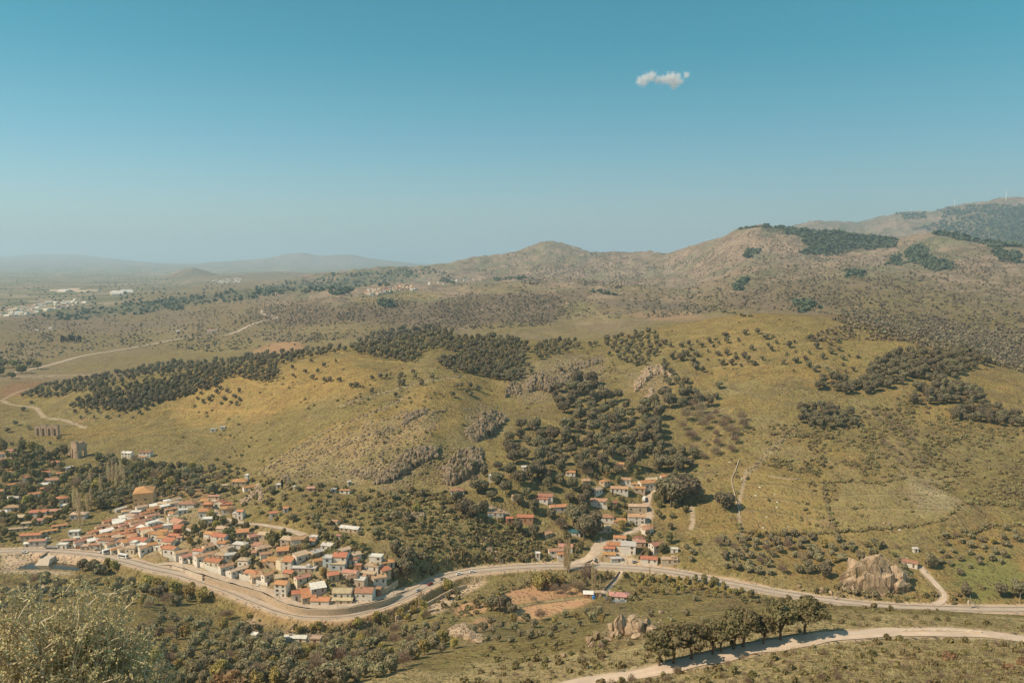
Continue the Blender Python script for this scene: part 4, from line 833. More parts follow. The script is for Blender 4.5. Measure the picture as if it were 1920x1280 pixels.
px_wall('garden_wall', [(700,1116),(722,1112),(738,1101),(746,1096)], 14, 3.4, .6, M_STONEW, 'curved dark stone wall beside the red roofed tall house')
px_wall('garden_wall', [(1123,1058),(1140,1058.5),(1168,1059)], 12, 1.3, .35, M_WHITEW, 'low white wall between the hamlet yard and the river road')
px_wall('garden_wall', [(1205,1054),(1214,1056),(1222,1058)], 8, 1.6, .35, M_WHITEW, 'short white wall in front of the orange house by the junction')
px_wall('garden_wall', [(1162,1074),(1152,1087),(1142,1098),(1133,1108)], 14, 1.5, .4, simple_mat("dark_wall", (.13, .10, .075)), 'dark wall running beside the footpath down to the fields')
px_wall('garden_wall', [(1197,1049),(1202,1041),(1207,1034)], 8, 1.6, .4, simple_mat("brown_wall", (.20, .13, .09)), 'brown wall along the side lane of the hamlet yard')
px_wall('field_wall', [(1386,862),(1378,885),(1372,900),(1378,930),(1387,965)], 40, .9, .6, M_STONEW, 'dry stone wall climbing the slope next to the pasture', jag=.3)
px_wall('field_wall', [(1440,893),(1460,896),(1485,899),(1500,898)], 20, .8, .6, M_STONEW, 'broken dry stone wall along the top of the pasture', jag=.3)
px_wall('garden_wall', [(1690,1185),(1740,1184),(1790,1184.5),(1840,1187)], 24, .55, .35, M_CONC, 'low broken parapet on the outer edge of the dirt road', jag=.2)
px_wall('garden_wall', [(915,969),(935,967)], 8, 1.6, .3, M_WHITEW, 'white parapet of the flat terrace under the hamlet pines')
px_wall('garden_wall', [(430,1018),(420,1012),(400,1020),(380,1008),(372,1000)], 20, 1.5, .4, M_STONEW, 'tan stone wall stepping down from the long white house', jag=.2)
px_wall('garden_wall', [(1168,962),(1185,963),(1205,966)], 10, 2.2, .4, M_STONEW, 'stone wall in front of the arcaded house by the hamlet lane')
# bank wall on the river side of the road
rd, _ = ROADS['main']; ru, rv = pix(rd[:, 0], rd[:, 1], rd[:, 2]); t = np.gradient(rd[:, :2], axis=0); t /= np.linalg.norm(t, axis=1)[:, None]; roff = np.c_[t[:, 1], -t[:, 0]]
k = (ru > 715) & (ru < 862)
wall_strip('embankment_wall', np.c_[rd[k, :2] + roff[k] * 13.5, rd[k, 2] - 2.2], .3, .8, M_STONEW, 'dark stone embankment wall at the foot of the ochre road bank', base=-4, jag=.15)
# concrete ramp by the pool and its wall
pA = px_line([(84,1042),(102,1043)], 2); a = at([95], [1041])[0]; m = a[1] / FPX
bm = bmesh.new(); W = 20 * m
v = add_box(bm, -W / 2, W / 2, -7, 4, -4.6, -.05)
for i_, dx in ((0, -2.4), (1, .5), (4, 0), (5, 0)): v[i_].co.x += dx
v[0].co.y -= 4; v[1].co.y -= 4
bm_obj('ramp_body', bm, M_CONC, None); o = bpy.data.objects['ramp_body']; o.name = 'embankment_ramp'; o.location = (a[0], a[1], -.9); o['label'] = 'sloping pale concrete ramp at the edge of the pool'; o['category'] = 'ramp'
bm = bmesh.new(); add_box(bm, -W / 2 - .5, -W / 2 + .2, -6, 4.4, -.03, 1.1); bm_obj('parapet', bm, simple_mat("dark_concrete", (.17, .13, .10)), o)
FOOT.append((a[0], a[1], 10))
# poles
M_POLE = simple_mat("grey_pole", (.40, .34, .28), scale=2); M_WIRE = simple_mat("insulator", (.2, .18, .16))
bm = bmesh.new(); bmesh.ops.create_cone(bm, cap_ends=True, segments=8, radius1=.17, radius2=.10, depth=1.0, matrix=Matrix.Translation((0, 0, .5))); POLE = bpy.data.meshes.new("pole"); bm.to_mesh(POLE); bm.free(); POLE.materials.append(M_POLE)
bm = bmesh.new(); add_box(bm, -.9, .9, -.06, .06, -.06, .06)
for x_ in (-.8, 0, .8): add_box(bm, x_ - .06, x_ + .06, -.06, .06, .06, .28)
ARM = bpy.data.meshes.new("crossarm"); bm.to_mesh(ARM); bm.free(); ARM.materials.append(M_WIRE)
bm = bmesh.new(); bmesh.ops.create_uvsphere(bm, u_segments=8, v_segments=6, radius=.3, matrix=Matrix.Translation((.8, 0, -.1)) @ Matrix.Diagonal((1.5, .6, .5, 1))); add_box(bm, 0, .8, -.04, .04, -.04, .04); LAMP = bpy.data.meshes.new("lamp_head"); bm.to_mesh(LAMP); bm.free(); LAMP.materials.append(M_CONC)
POLES = [(374,1078,17,0),(423,1094,27,0),(475,1113,19,0),(525,1134,25,0),(571,1145,24,0),(633,1149,28,0),(672,1144,19,0),(738,1122,23,1),(773,1088,20,1),(839,1059,18,0),(1152,1006,15,0),(1127,1017,11,0),(1222,964,11,0),(1009,1055,13,0),(1273,1068,24,0),(1369,1088,13,0),(1465,1103,20,0),(1693,1119,10,0),(1912,1131,22,0),(45,1036,25,1),(86,1025,18,1),(72,1000,16,0),(1064,1055,16,0),(1570,1122,10,0),(345,1074,14,0),(1186,955,9,0),(993,990,13,0),(1074,968,9,0)]
wh = ['by the mound where the street starts','below the cream house wall','below the hipped white house','below the tall white house','before the small orange house','before the long tan shed roof','under the red roofed tall house','at the end of the stone wall on the road bend','on the shaded slope above the road','on the bank above the road cutting','at the top of the hamlet yard','in the shade of the hamlet pines','beside the hamlet lane bend','on the verge west of the hamlet','on the verge east of the hamlet','where the road leaves the hamlet','halfway down the road past the olive grove','at the foot of the big boulder','beside the road in the meadow','by the white car at the bridge','at the bridge junction','behind the low houses by the bridge','before the terracotta houses by the road','near the grass rise that hides the road','on the verge of the ochre mound','in the hamlet lane above the arcaded house','behind the brick hamlet house','on the green bank below the hamlet']
for (px_, py_, h_, lamp), w_ in zip(POLES, wh):
    a = at([px_], [py_])[0]; H = h_ * a[1] / FPX
    o = thing('street_lamp' if lamp else 'utility_pole', ('pale street lamp pole ' if lamp else 'thin grey wire pole ') + w_, 'lamp' if lamp else 'pole', tuple(a), rng.uniform(-.4, .4), 'poles along the roads')
    q = link('shaft', POLE, o); q.scale = (1, 1, H); link('lamp_head' if lamp else 'crossarm', LAMP if lamp else ARM, o, (0, 0, H - .5 if not lamp else H))
# guard gantry by the road at the meadow
a = at([1818], [1141])[0]; o = thing('signal_gantry', 'grey leaning steel gantry with a pole beside the meadow road', 'gantry', tuple(a), .2)
V, F = tube([(0, 0, 0), (0, 0, 7.5)], [.16, .1]); link('post', mesh_np('post', V, F, M_POLE), o)
V, F = join([tube([(0, 0, 4.2), (2.6, -.6, 3.2), (4.6, -1.2, .3)], [.28, .28, .28]), tube([(-.4, .4, 4.0), (2.2, -.2, 3.0), (4.2, -.8, .2)], [.12, .12, .12])]); link('ladder_arm', mesh_np('ladder_arm', V, F, M_POLE), o)
V, F = join([tube([(-1.0, 0, 3.2), (-1.0, 0, 5.0)], [.5, .5], 8)]); link('signal_box', mesh_np('signal_box', V, F, M_CONC), o)

# vehicles
M_TYRE = simple_mat("tyre_rubber", (.03, .03, .03)); M_LIGHT = simple_mat("headlight_glass", (.7, .7, .68), rough=.2, spec=.5)
CARC = {k: simple_mat(k + "_car_paint", c, rough=.35, spec=.5, var=.03) for k, c in dict(white=(.75, .73, .70), silver=(.42, .41, .40), dark=(.045, .05, .055), red=(.22, .03, .025), orange=(.55, .20, .06), grey=(.25, .24, .23)).items()}
def loft_body(prof, half, taper=0.0):
    bm = bmesh.new(); L_, R_ = [], []
    for x, z, k in prof: L_.append(bm.verts.new((x, -half * k, z))); R_.append(bm.verts.new((x, half * k, z)))
    n = len(prof)
    bm.faces.new(L_); bm.faces.new(R_[::-1])
    for i in range(n): bm.faces.new((L_[i], R_[i], R_[(i + 1) % n], L_[(i + 1) % n]))
    bmesh.ops.recalc_face_normals(bm, faces=bm.faces); return bm
def mesh_of(bm, name, mat):
    me = bpy.data.meshes.new(name); bm.normal_update(); bm.to_mesh(me); bm.free(); me.materials.append(mat); return me
def wheel_bm(r, w):
    bm = bmesh.new(); bmesh.ops.create_cone(bm, cap_ends=True, segments=14, radius1=r, radius2=r, depth=w, matrix=Matrix.Rotation(math.pi / 2, 4, 'X')); return bm
WHEEL = mesh_of(wheel_bm(.32, .22), 'wheel', M_TYRE); BWHEEL = mesh_of(wheel_bm(.46, .3), 'wheel', M_TYRE)
GLASSH = mesh_of(loft_body([(-1.55, .88, .84), (-1.15, 1.36, .74), (.35, 1.38, .74), (1.0, .88, .84)], .80), 'window_band', M_PANE)
BODYP = [(-2.1, .35, .96), (-2.15, .75, .96), (-1.7, .93, 1), (1.0, .93, 1), (1.95, .76, .95), (2.1, .45, .92), (1.9, .28, .92), (-1.9, .28, .94)]
ROOFP = [(-1.2, 1.37, .75), (.38, 1.38, .75), (.30, 1.45, .7), (-1.1, 1.45, .7)]
CARB = {k: (mesh_of(loft_body(BODYP, .88), 'body', m), mesh_of(loft_body(ROOFP, .80), 'roof', m)) for k, m in CARC.items()}
bm = bmesh.new(); add_box(bm, -.05, .05, -.18, .18, -.08, .08); HEADL = mesh_of(bm, 'headlight', M_LIGHT)
def car(x, y, z, rz, c, label, cat='car'):
    o = thing('car', label, cat, (x, y, z), rz, 'cars on the roads'); link('body', CARB[c][0], o); link('roof', CARB[c][1], o); link('window', GLASSH, o)
    for sx in (-1.32, 1.3):
        for sy in (-.78, .78): link('wheel', WHEEL, o, (sx, sy, .32))
    for sy in (-.6, .6): link('headlight', HEADL, o, (2.05, sy, .66))
    FOOT.append((x, y, 3)); return o
def bus(x, y, z, rz, Lb, label, c='white', hgt=2.9, name='bus'):
    o = thing(name, label, 'bus', (x, y, z), rz); h = Lb / 2
    link('body', mesh_of(loft_body([(-h, .5, .97), (-h, hgt - .25, .95), (-h + .3, hgt, .9), (h - .5, hgt, .9), (h - .08, hgt - .9, .95), (h, 1.0, .98), (h - .05, .45, .96), (-h + .3, .4, .97)], 1.18), 'body', CARC[c]), o)
    for s in (-1, 1):
        n = max(3, int(Lb / 1.5))
        for k in range(n):
            bm = bmesh.new(); u = -h + .5 + (Lb - 1.3) * k / n; add_box(bm, u, u + (Lb - 1.3) / n - .12, s * 1.16 - .03, s * 1.16 + .03, 1.35, hgt - .5); bm_obj('window', bm, M_PANE, o)
    bm = bmesh.new(); v = add_box(bm, h - .12, h + .02, -1.0, 1.0, 1.25, hgt - .55); bm_obj('windscreen', bm, M_PANE, o)
    for sx in (-h * .6, h * .62):
        for sy in (-1.02, 1.02): link('wheel', BWHEEL, o, (sx, sy, .46))
    for sy in (-.8, .8): link('headlight', HEADL, o, (h, sy, .75))
    FOOT.append((x, y, Lb / 2)); return o
for px_, lane, c, flip, lb in ((750, -1.9, 'dark', 0, 'black car driving round the road bend by the stone wall'), (779, 1.9, 'silver', 1, 'silver car on the road just past the street lamp'), (804, 1.9, 'red', 1, 'dark red car on the straightening road'), (826, 1.9, 'grey', 1, 'grey car between the dark red car and the white cars'), (857, 1.9, 'white', 1, 'white car following another white car along the road'), (885, 1.9, 'white', 1, 'leading white car on the road under the shrubby bank')):
    p, hd = near_on(rd, px_); n = np.array([math.sin(hd), -math.cos(hd)])
    car(p[0] + n[0] * lane, p[1] + n[1] * lane, p[2] + .2, hd + (0 if not flip else math.pi) * 0, c, lb)
for px_, py_, rz, c, lb in ((46,1036.5,.1,'white','white car parked at the lamp pole by the bridge'),(89,1011,.9,'white','white car parked behind the bridge junction'),(147,1027,.2,'orange','orange car parked before the row end'),(137,1027,.2,'silver','silver car parked next to the orange car'),(192,1036,.5,'white','white car parked beside the long coach'),(198,1037,.5,'white','second white car squeezed next to the long coach'),(184,1031,.2,'silver','silver car parked below the brown roofed house'),(484,1101,-.35,'white','white car parked against the white street wall'),(1190,1054,.3,'silver','silver car parked at the hamlet junction'),(1116,1050,1.0,'grey','grey car parked on the hamlet yard road')):
    a = at([px_], [py_])[0]; car(a[0], a[1], a[2] + .12, rz, c, lb)
a = at([231], [1046])[0]; bus(a[0], a[1], a[2] + .12, -.32, 7.4, 'white minibus parked on the verge by the ochre mound')
a = at([209], [1036])[0]; bus(a[0], a[1], a[2] + .12, .75, 11, 'long white coach parked before the brown roofed house', hgt=3.2)
a = at([1208], [938])[0]; bus(a[0], a[1], a[2] + .2, 1.25, 6.4, 'white minibus standing in the hamlet lane', hgt=2.6)
# flat trailer
a = at([98], [1028])[0]; o = thing('flat_trailer', 'long grey flatbed trailer parked at the bridge junction', 'trailer', (a[0], a[1], a[2] + .15), -.05)
bm = bmesh.new(); add_box(bm, -5, 5, -1.2, 1.2, .9, 1.15); add_box(bm, -5, -4.85, -1.2, 1.2, 1.15, 1.8); bm_obj('bed', bm, CARC['grey'], o)
for sx in (-3.6, -2.5, 3.4):
    for sy in (-1, 1): link('wheel', BWHEEL, o, (sx, sy, .46))
# blue barrels
M_BLUE = simple_mat("blue_plastic", (.05, .22, .52), rough=.5)
for px_, py_, lb in ((1113,1122,'blue barrel in front of the white roofed brick shed'),(1138,1124,'blue barrel between the sheds near the rose roofed barn')):
    a = at([px_], [py_])[0]; o = thing('barrel', lb, 'barrel', (a[0], a[1], a[2]), 0, 'blue barrels at the farm')
    bm = bmesh.new(); bmesh.ops.create_cone(bm, cap_ends=True, segments=16, radius1=.85, radius2=.85, depth=1.7, matrix=Matrix.Translation((0, 0, .85)))
    for z_ in (.5, 1.1): bmesh.ops.create_cone(bm, cap_ends=True, segments=16, radius1=.9, radius2=.9, depth=.08, matrix=Matrix.Translation((0, 0, z_)))
    bm_obj('drum', bm, M_BLUE, o); bm = bmesh.new(); bmesh.ops.create_cone(bm, cap_ends=True, segments=12, radius1=.3, radius2=.3, depth=.15, matrix=Matrix.Translation((0, 0, 1.77))); bm_obj('lid', bm, M_BLUE, o)
# white tarpaulin hanging before the rose barn
a = at([1161], [1128])[0]; bm = bmesh.new(); g = [[bm.verts.new((-4.2 + 8.4 * i / 8, .5 * math.sin(i * 1.1) * .5, (.2 + 2.0 * j / 3) * (1 - .25 * abs(i - 4) / 4) + .1 * math.sin(i * 2 + j))) for i in range(9)] for j in range(4)]
for j in range(3):
    for i in range(8): bm.faces.new((g[j][i], g[j][i + 1], g[j + 1][i + 1], g[j + 1][i]))
bmesh.ops.solidify(bm, geom=bm.faces[:], thickness=.06)
bm_obj('tarpaulin', bm, simple_mat("white_tarpaulin", (.72, .72, .72)), None, loc=(a[0], a[1] - 1, a[2]), label='white tarpaulin hung along the front of the rose roofed barn', cat='tarpaulin')

# ruined tower and arches
M_RUIN = simple_mat("old_masonry", (.40, .285, .20), scale=.5, var=.3, detail=7)
def arch_wall(W, H, D, ax, aw, ah, seed, jag=1.2, nx=22, arch=True):
    """wall with a broken top and round-headed openings; returns bmesh"""
    rs = random.Random(seed); bm = bmesh.new(); xs = [W * i / nx - W / 2 for i in range(nx + 1)]
    tops = [H * (1 - .08 * rs.random()) - jag * rs.random()**2 for _ in xs]
    for i in range(nx):
        x0, x1 = xs[i], xs[i + 1]; xm = (x0 + x1) / 2; zlo = -2.0
        for c in ax:
            u = abs(xm - c) / (aw / 2)
            if u < 1: zlo = ah - aw / 2 + aw / 2 * math.sqrt(max(0, 1 - u * u))
        if zlo < tops[i] - .2: add_box(bm, x0, x1, -D / 2, D / 2, zlo, (tops[i] + tops[i + 1]) / 2 + .15 * (i % 2))
    return bm
a = at([148], [856])[0]; m = a[1] / FPX; o = thing('ruined_tower', 'tall ruined masonry tower with an arched opening above the old quarter', 'ruin', (a[0], a[1], a[2]), -.38); FOOT.append((a[0], a[1], 12))
bm = arch_wall(15 * m, 33 * m, 2.4, (-4.2 * m,), 2.6 * m, 17 * m, 1); bm_obj('front_wall', bm, M_RUIN, o, loc=(0, -4, 0))
bm = arch_wall(9, 31 * m, 2.4, (0,), 3.5, 7, 2, 3); bm_obj('side_wall', bm, M_RUIN, o, loc=(7.5 * m - 1.2, 1.8, 0), rotz=math.pi / 2)
bm = arch_wall(12 * m, 10 * m, 2.0, (1.5,), 3.0, 4, 3, 2.4); bm_obj('low_wall', bm, M_RUIN, o, loc=(-13 * m, -3, 0))
bm = arch_wall(5 * m, 14 * m, 3, (), 1, 1, 4, 2); bm_obj('buttress', bm, M_RUIN, o, loc=(9.5 * m, -5.5, 0), rotz=.3)
a = at([92], [816])[0]; m = a[1] / FPX; o = thing('arched_ruin', 'ruined arcade of four tall masonry arches on the flat behind the tower', 'ruin', (a[0], a[1], a[2]), -.12); FOOT.append((a[0], a[1], 18))
cs = [-20 * m, -9 * m, 3 * m, 14 * m]
for k, c in enumerate(cs):
    bm = arch_wall(12.4 * m, (20 + (k % 2) * 2) * m, 3.5 + k * .003, (0,), 5.6 * m, 14 * m, 10 + k, 1.2, 22); bm_obj('arch', bm, M_RUIN, o, loc=(c, (k - 1.5) * .25, 0))
a = at([662], [1091])[0]; o = thing('stone_ruin', 'brown ruin with a dark round arch below the terrace street', 'ruin', (a[0], a[1], a[2] - .5), -.1); bm = arch_wall(6.5, 6, 4, (0,), 2.6, 3.8, 21, 1.2, 14); bm_obj('arch', bm, M_RUIN, o)
# wind turbines
M_TURB = simple_mat("turbine_white", (.80, .80, .80))
def blade(Lb):
    bm = bmesh.new(); pr = []
    for r_, c in ((.0, 1.3), (.08, 2.6), (.2, 3.4), (.5, 2.2), (.8, 1.3), (1, .35)): pr.append([bm.verts.new((dx * c, dy * c * .18, r_ * Lb)) for dx, dy in ((-.35, -1), (.65, -.3), (.65, .3), (-.35, 1))])
    for p_, q_ in zip(pr, pr[1:]):
        for i in range(4): bm.faces.new((p_[i], p_[(i + 1) % 4], q_[(i + 1) % 4], q_[i]))
    bm.faces.new(pr[0]); bm.faces.new(pr[-1][::-1]); return mesh_of(bm, 'blade', M_TURB)
BL = blade(38)
bm = bmesh.new(); bmesh.ops.create_cone(bm, cap_ends=True, segments=14, radius1=3.2, radius2=1.7, depth=80, matrix=Matrix.Translation((0, 0, 40))); TW = mesh_of(bm, 'tower', M_TURB)
bm = bmesh.new(); add_box(bm, -1.8, 1.8, -2, 8, 79, 83); NAC = mesh_of(bm, 'nacelle', M_TURB)
bm = bmesh.new(); bmesh.ops.create_uvsphere(bm, u_segments=12, v_segments=8, radius=2.0); HUB = mesh_of(bm, 'hub', M_TURB)
for px_, py_, sc_, ph, lb in ((1886,376,.92,.2,'white wind turbine at the highest point of the far skyline'),(1790,388,.80,1.0,'white wind turbine on the bare shoulder of the far skyline'),(1708,402,.62,.6,'small wind turbine half hidden behind the wooded far summit')):
    best = None
    for dy in range(0, 14):
        q = at([px_], [py_ + dy], 5000)[0]
        if not np.isnan(q[0]): best = q; break
    o = thing('wind_turbine', lb, 'turbine', (best[0], best[1], best[2] - 2), .5, 'wind turbines on the ridge'); o.scale = (sc_,) * 3
    link('tower', TW, o); link('nacelle', NAC, o); link('hub', HUB, o, (0, -3.2, 81))
    for k in range(3): b_ = link('blade', BL, o, (0, -3.4, 81)); b_.rotation_euler = (0, ph + k * 2 * math.pi / 3, 0)

# ------------------------------------------------------------------ foliage building blocks
def quads_at(cen, nrm, size, rs, aspect=1.0, up=None):
    """one leaf-clump quad per centre, facing nrm"""
    n = len(cen)
    a = np.cross(nrm, rs.normal(size=(n, 3)) if up is None else up); a /= np.linalg.norm(a, axis=1)[:, None] + 1e-9
    b = np.cross(nrm, a)
    s = size[:, None]
    a = a * s * .5; b = b * s * .5 * aspect
    bend = nrm * s * .12
    V = np.stack([cen - a - b - bend, cen + a - b + bend, cen + a + b - bend, cen - a + b + bend], 1).reshape(-1, 3)
    return V, np.arange(4 * n).reshape(n, 4)
def crown(n, rad, zc, seed, lobes=9, leaf=.6, outward=.65, core=True, lob_r=(.38, .55), flat=0.0, aspect=1.0):
    """lumpy crown: leaf clumps on the outside of several lobes, with a darker core mass inside"""
    rs = np.random.default_rng(seed)
    rad = np.array(rad, float)
    L = rs.normal(size=(lobes, 3)); L /= np.linalg.norm(L, axis=1)[:, None]
    L *= rs.uniform(.35, .68, (lobes, 1)); L[:, 2] = L[:, 2] * (1 - flat) + flat * .1
    lr = rs.uniform(*lob_r, lobes)
    w = lr**2 / (lr**2).sum(); k = rs.choice(lobes, n * 3, p=w)
    d = rs.normal(size=(n * 3, 3)); d /= np.linalg.norm(d, axis=1)[:, None]
    p = L[k] + d * lr[k][:, None] * rs.uniform(.86, 1.06, (n * 3, 1))
    keep = np.ones(len(p), bool)
    for j in range(lobes): keep &= (np.linalg.norm(p - L[j], axis=1) > lr[j] * .82) | (k == j)
    p = p[keep][:n]; d = d[keep][:n]
    nr = d * outward + rs.normal(size=p.shape) * (1 - outward) * .8; nr /= np.linalg.norm(nr, axis=1)[:, None]
    V, F = quads_at(p * rad + [0, 0, zc], nr, leaf * rs.uniform(.6, 1.4, len(p)), rs, aspect)
    if core:
        u, v = np.meshgrid(np.linspace(0, 2 * np.pi, 9)[:-1], np.linspace(.15, np.pi - .15, 6))
        dd = np.stack([np.cos(u) * np.sin(v), np.sin(u) * np.sin(v), np.cos(v)], -1).reshape(-1, 3)
        rr = np.full(len(dd), .42)
        for j in range(lobes):
            c = (dd @ L[j]); disc = c * c - (L[j] @ L[j] - (lr[j] * .85)**2)
            rr = np.maximum(rr, np.where(disc > 0, c + np.sqrt(np.maximum(disc, 0)), 0))
        cv = dd * (rr * .93)[:, None] * rad + [0, 0, zc]
        idq = np.arange(48).reshape(6, 8); f = []
        for r in range(5):
            for q in range(8): f.append([idq[r, q], idq[r + 1, q], idq[r + 1, (q + 1) % 8], idq[r, (q + 1) % 8]])
        F = np.vstack([F, np.array(f) + len(V)]); V = np.vstack([V, cv])
    return V, F
def trunk(h, r, seed, limbs=4, spread=1.6, top=None, lean=.15):
    rs = np.random.default_rng(seed); ps = []
    tx, ty = rs.normal(size=2) * lean
    ps.append(tube([(0, 0, -.6), (tx * .3, ty * .3, h * .4), (tx, ty, h)], [r * 1.25, r * .85, r * .6]))
    for k in range(limbs):
        a = 2 * math.pi * (k + rs.uniform(-.3, .3)) / max(limbs, 1); z0 = h * rs.uniform(.55, .95); s = spread * rs.uniform(.7, 1.2)
        ps.append(tube([(tx * .8, ty * .8, z0), (tx + math.cos(a) * s * .5, ty + math.sin(a) * s * .5, z0 + s * .45), (tx + math.cos(a) * s, ty + math.sin(a) * s, z0 + s * 1.1)], [r * .5, r * .36, r * .16], 5))
    return join(ps)

def leaf_mat(name, c, var=.2, obj_var=.13, trans=.25):
    m, nt, b = new_mat(name); L = nt.links.new
    tc = N(nt, "ShaderNodeTexCoord"); no = N(nt, "ShaderNodeTexNoise"); no.inputs["Scale"].default_value = .9; no.inputs["Detail"].default_value = 3; L(tc.outputs["Object"], no.inputs["Vector"])
    mr = N(nt, "ShaderNodeMapRange"); mr.inputs[1].default_value = .3; mr.inputs[2].default_value = .7; mr.inputs[3].default_value = 1 - var; mr.inputs[4].default_value = 1 + var; L(no.outputs[0], mr.inputs[0])
    oi = N(nt, "ShaderNodeObjectInfo"); tn = N(nt, "ShaderNodeAttribute", attribute_name="tone")
    m2 = N(nt, "ShaderNodeMapRange"); m2.inputs[3].default_value = 1 - obj_var; m2.inputs[4].default_value = 1 + obj_var
    ad = N(nt, "ShaderNodeMath", operation='ADD'); L(oi.outputs["Random"], ad.inputs[0]); L(tn.outputs["Fac"], ad.inputs[1])
    fr = N(nt, "ShaderNodeMath", operation='FRACT'); L(ad.outputs[0], fr.inputs[0]); L(fr.outputs[0], m2.inputs[0])
    mu = N(nt, "ShaderNodeMath", operation='MULTIPLY'); L(mr.outputs[0], mu.inputs[0]); L(m2.outputs[0], mu.inputs[1])
    hs = N(nt, "ShaderNodeHueSaturation"); hs.inputs["Color"].default_value = (*c, 1); L(mu.outputs[0], hs.inputs["Value"])
    m3 = N(nt, "ShaderNodeMapRange"); m3.inputs[3].default_value = .482; m3.inputs[4].default_value = .518; L(fr.outputs[0], m3.inputs[0]); L(m3.outputs[0], hs.inputs["Hue"])
    L(hs.outputs[0], b.inputs["Base Color"]); b.inputs["Roughness"].default_value = .8; b.inputs["Specular IOR Level"].default_value = .1
    if trans:
        tr = N(nt, "ShaderNodeBsdfTranslucent"); L(hs.outputs[0], tr.inputs[0]); mx = N(nt, "ShaderNodeMixShader"); mx.inputs[0].default_value = trans
        L(b.outputs[0], mx.inputs[1]); L(tr.outputs[0], mx.inputs[2]); L(mx.outputs[0], nt.nodes["Material Output"].inputs[0])
    return m
M_PINE = leaf_mat("pine_needles", (.228, .192, .118)); M_OLIVE = leaf_mat("olive_leaves", (.330, .282, .170)); M_BROAD = leaf_mat("green_leaves", (.262, .226, .112))
M_LIME = leaf_mat("young_leaves", (.43, .345, .130)); M_TWIG = leaf_mat("bare_twigs", (.36, .265, .18), trans=.35); M_POPL = leaf_mat("poplar_twigs", (.66, .52, .33), trans=.5)
M_SHRUB = leaf_mat("shrub_leaves", (.285, .236, .118)); M_RUST = leaf_mat("rusty_leaves", (.32, .205, .11)); M_DRY = leaf_mat("dry_grass", (.30, .245, .125), trans=.3)
M_PLANTN = leaf_mat("dark_cypress", (.05, .058, .036))
M_BARK = simple_mat("bark", (.15, .11, .075), scale=3, var=.3); M_PALEBARK = simple_mat("pale_bark", (.36, .29, .21), scale=2, var=.2)

def poplar_twigs(h, w, n, seed):
    rs = np.random.default_rng(seed)
    z = h * (1 - rs.uniform(0, 1, n)**1.3 * .88); rr = w * .5 * np.clip(np.minimum((h - z) / (h * .3) + .12, (z) / (h * .22)), 0, 1) * rs.uniform(.2, 1, n)
    a = rs.uniform(0, 2 * np.pi, n); c = np.c_[np.cos(a) * rr, np.sin(a) * rr, z]
    d = np.c_[np.cos(a) * .22, np.sin(a) * .22, np.ones(n)]; d /= np.linalg.norm(d, axis=1)[:, None]
    side = np.cross(d, rs.normal(size=(n, 3))); side /= np.linalg.norm(side, axis=1)[:, None]
    L = (h * .09 * rs.uniform(.6, 1.3, n))[:, None]; W = (.085 * rs.uniform(.6, 1.5, n))[:, None]
    V = np.stack([c - side * W, c + side * W, c + d * L + side * W * .5, c + d * L - side * W * .5], 1).reshape(-1, 3)
    return V, np.arange(4 * n).reshape(n, 4)
def bare_crown(h, w, n, seed):
    rs = np.random.default_rng(seed)
    d = rs.normal(size=(n, 3)); d[:, 2] = np.abs(d[:, 2]) * .8 + .1; d /= np.linalg.norm(d, axis=1)[:, None]
    r = rs.uniform(.25, 1, n)[:, None]; c = d * r * [w * .5, w * .5, h * .62] + [0, 0, h * .33]
    dd = d + rs.normal(size=(n, 3)) * .35 + [0, 0, .5]; dd /= np.linalg.norm(dd, axis=1)[:, None]
    side = np.cross(dd, rs.normal(size=(n, 3))); side /= np.linalg.norm(side, axis=1)[:, None]
    L = (w * .16 * rs.uniform(.6, 1.4, n))[:, None]; W = (w * .016 * rs.uniform(.6, 1.5, n))[:, None]
    V = np.stack([c - side * W, c + side * W, c + dd * L + side * W * .4, c + dd * L - side * W * .4], 1).reshape(-1, 3)
    return V, np.arange(4 * n).reshape(n, 4)

# prototypes: kind -> [variants of (trunk arrays, crown arrays) near], mid and light versions; unit size = metres of a full grown tree
KIND = {}
def kind(name, h, leafm, barkm, fn, cat, nvar=4):
    KIND[name] = dict(h=h, leaf=leafm, bark=barkm, cat=cat, near=[fn(k, 2) for k in range(nvar)], mid=[fn(k + 20, 1) for k in range(nvar)], low=[fn(k + 40, 0) for k in range(nvar)])
Q = {2: 720, 1: 300, 0: 130}
def f_pine(k, q): return trunk(3.4, .26, k, 4 if q else 0, 1.7), crown(Q[q], (3.7, 3.7, 3.3), 4.9, 100 + k, 11, (.55, .82, 1.15)[2 - q], .66, lob_r=(.36, .50))
def f_olive(k, q): return trunk(1.6, .24, k, 4 if q else 0, 1.2), crown(int(Q[q] * .9), (2.9, 2.9, 2.2), 3.0, 200 + k, 12, (.5, .75, 1.0)[2 - q], .6, lob_r=(.30, .46))
def f_broad(k, q): return trunk(2.6, .25, k, 4 if q else 0, 1.7), crown(Q[q], (3.6, 3.6, 3.7), 5.2, 300 + k, 13, (.6, .85, 1.2)[2 - q], .6, lob_r=(.30, .48))
def f_lime(k, q): return trunk(2.4, .2, k, 4 if q else 0, 1.6), crown(int(Q[q] * .8), (3.1, 3.1, 3.6), 4.6, 400 + k, 12, (.5, .8, 1.3)[2 - q], .45, core=(q == 0), lob_r=(.32, .48), aspect=1.5)
def f_popl(k, q): return trunk(15, .22, k, 0, 0, lean=.25), poplar_twigs(18, 2.0, (430, 320, 120)[2 - q], 500 + k)
def f_bare(k, q): return trunk(2.5, .18, k, 5, 1.6), bare_crown(7.5, 7.0, (520, 300, 130)[2 - q], 600 + k)
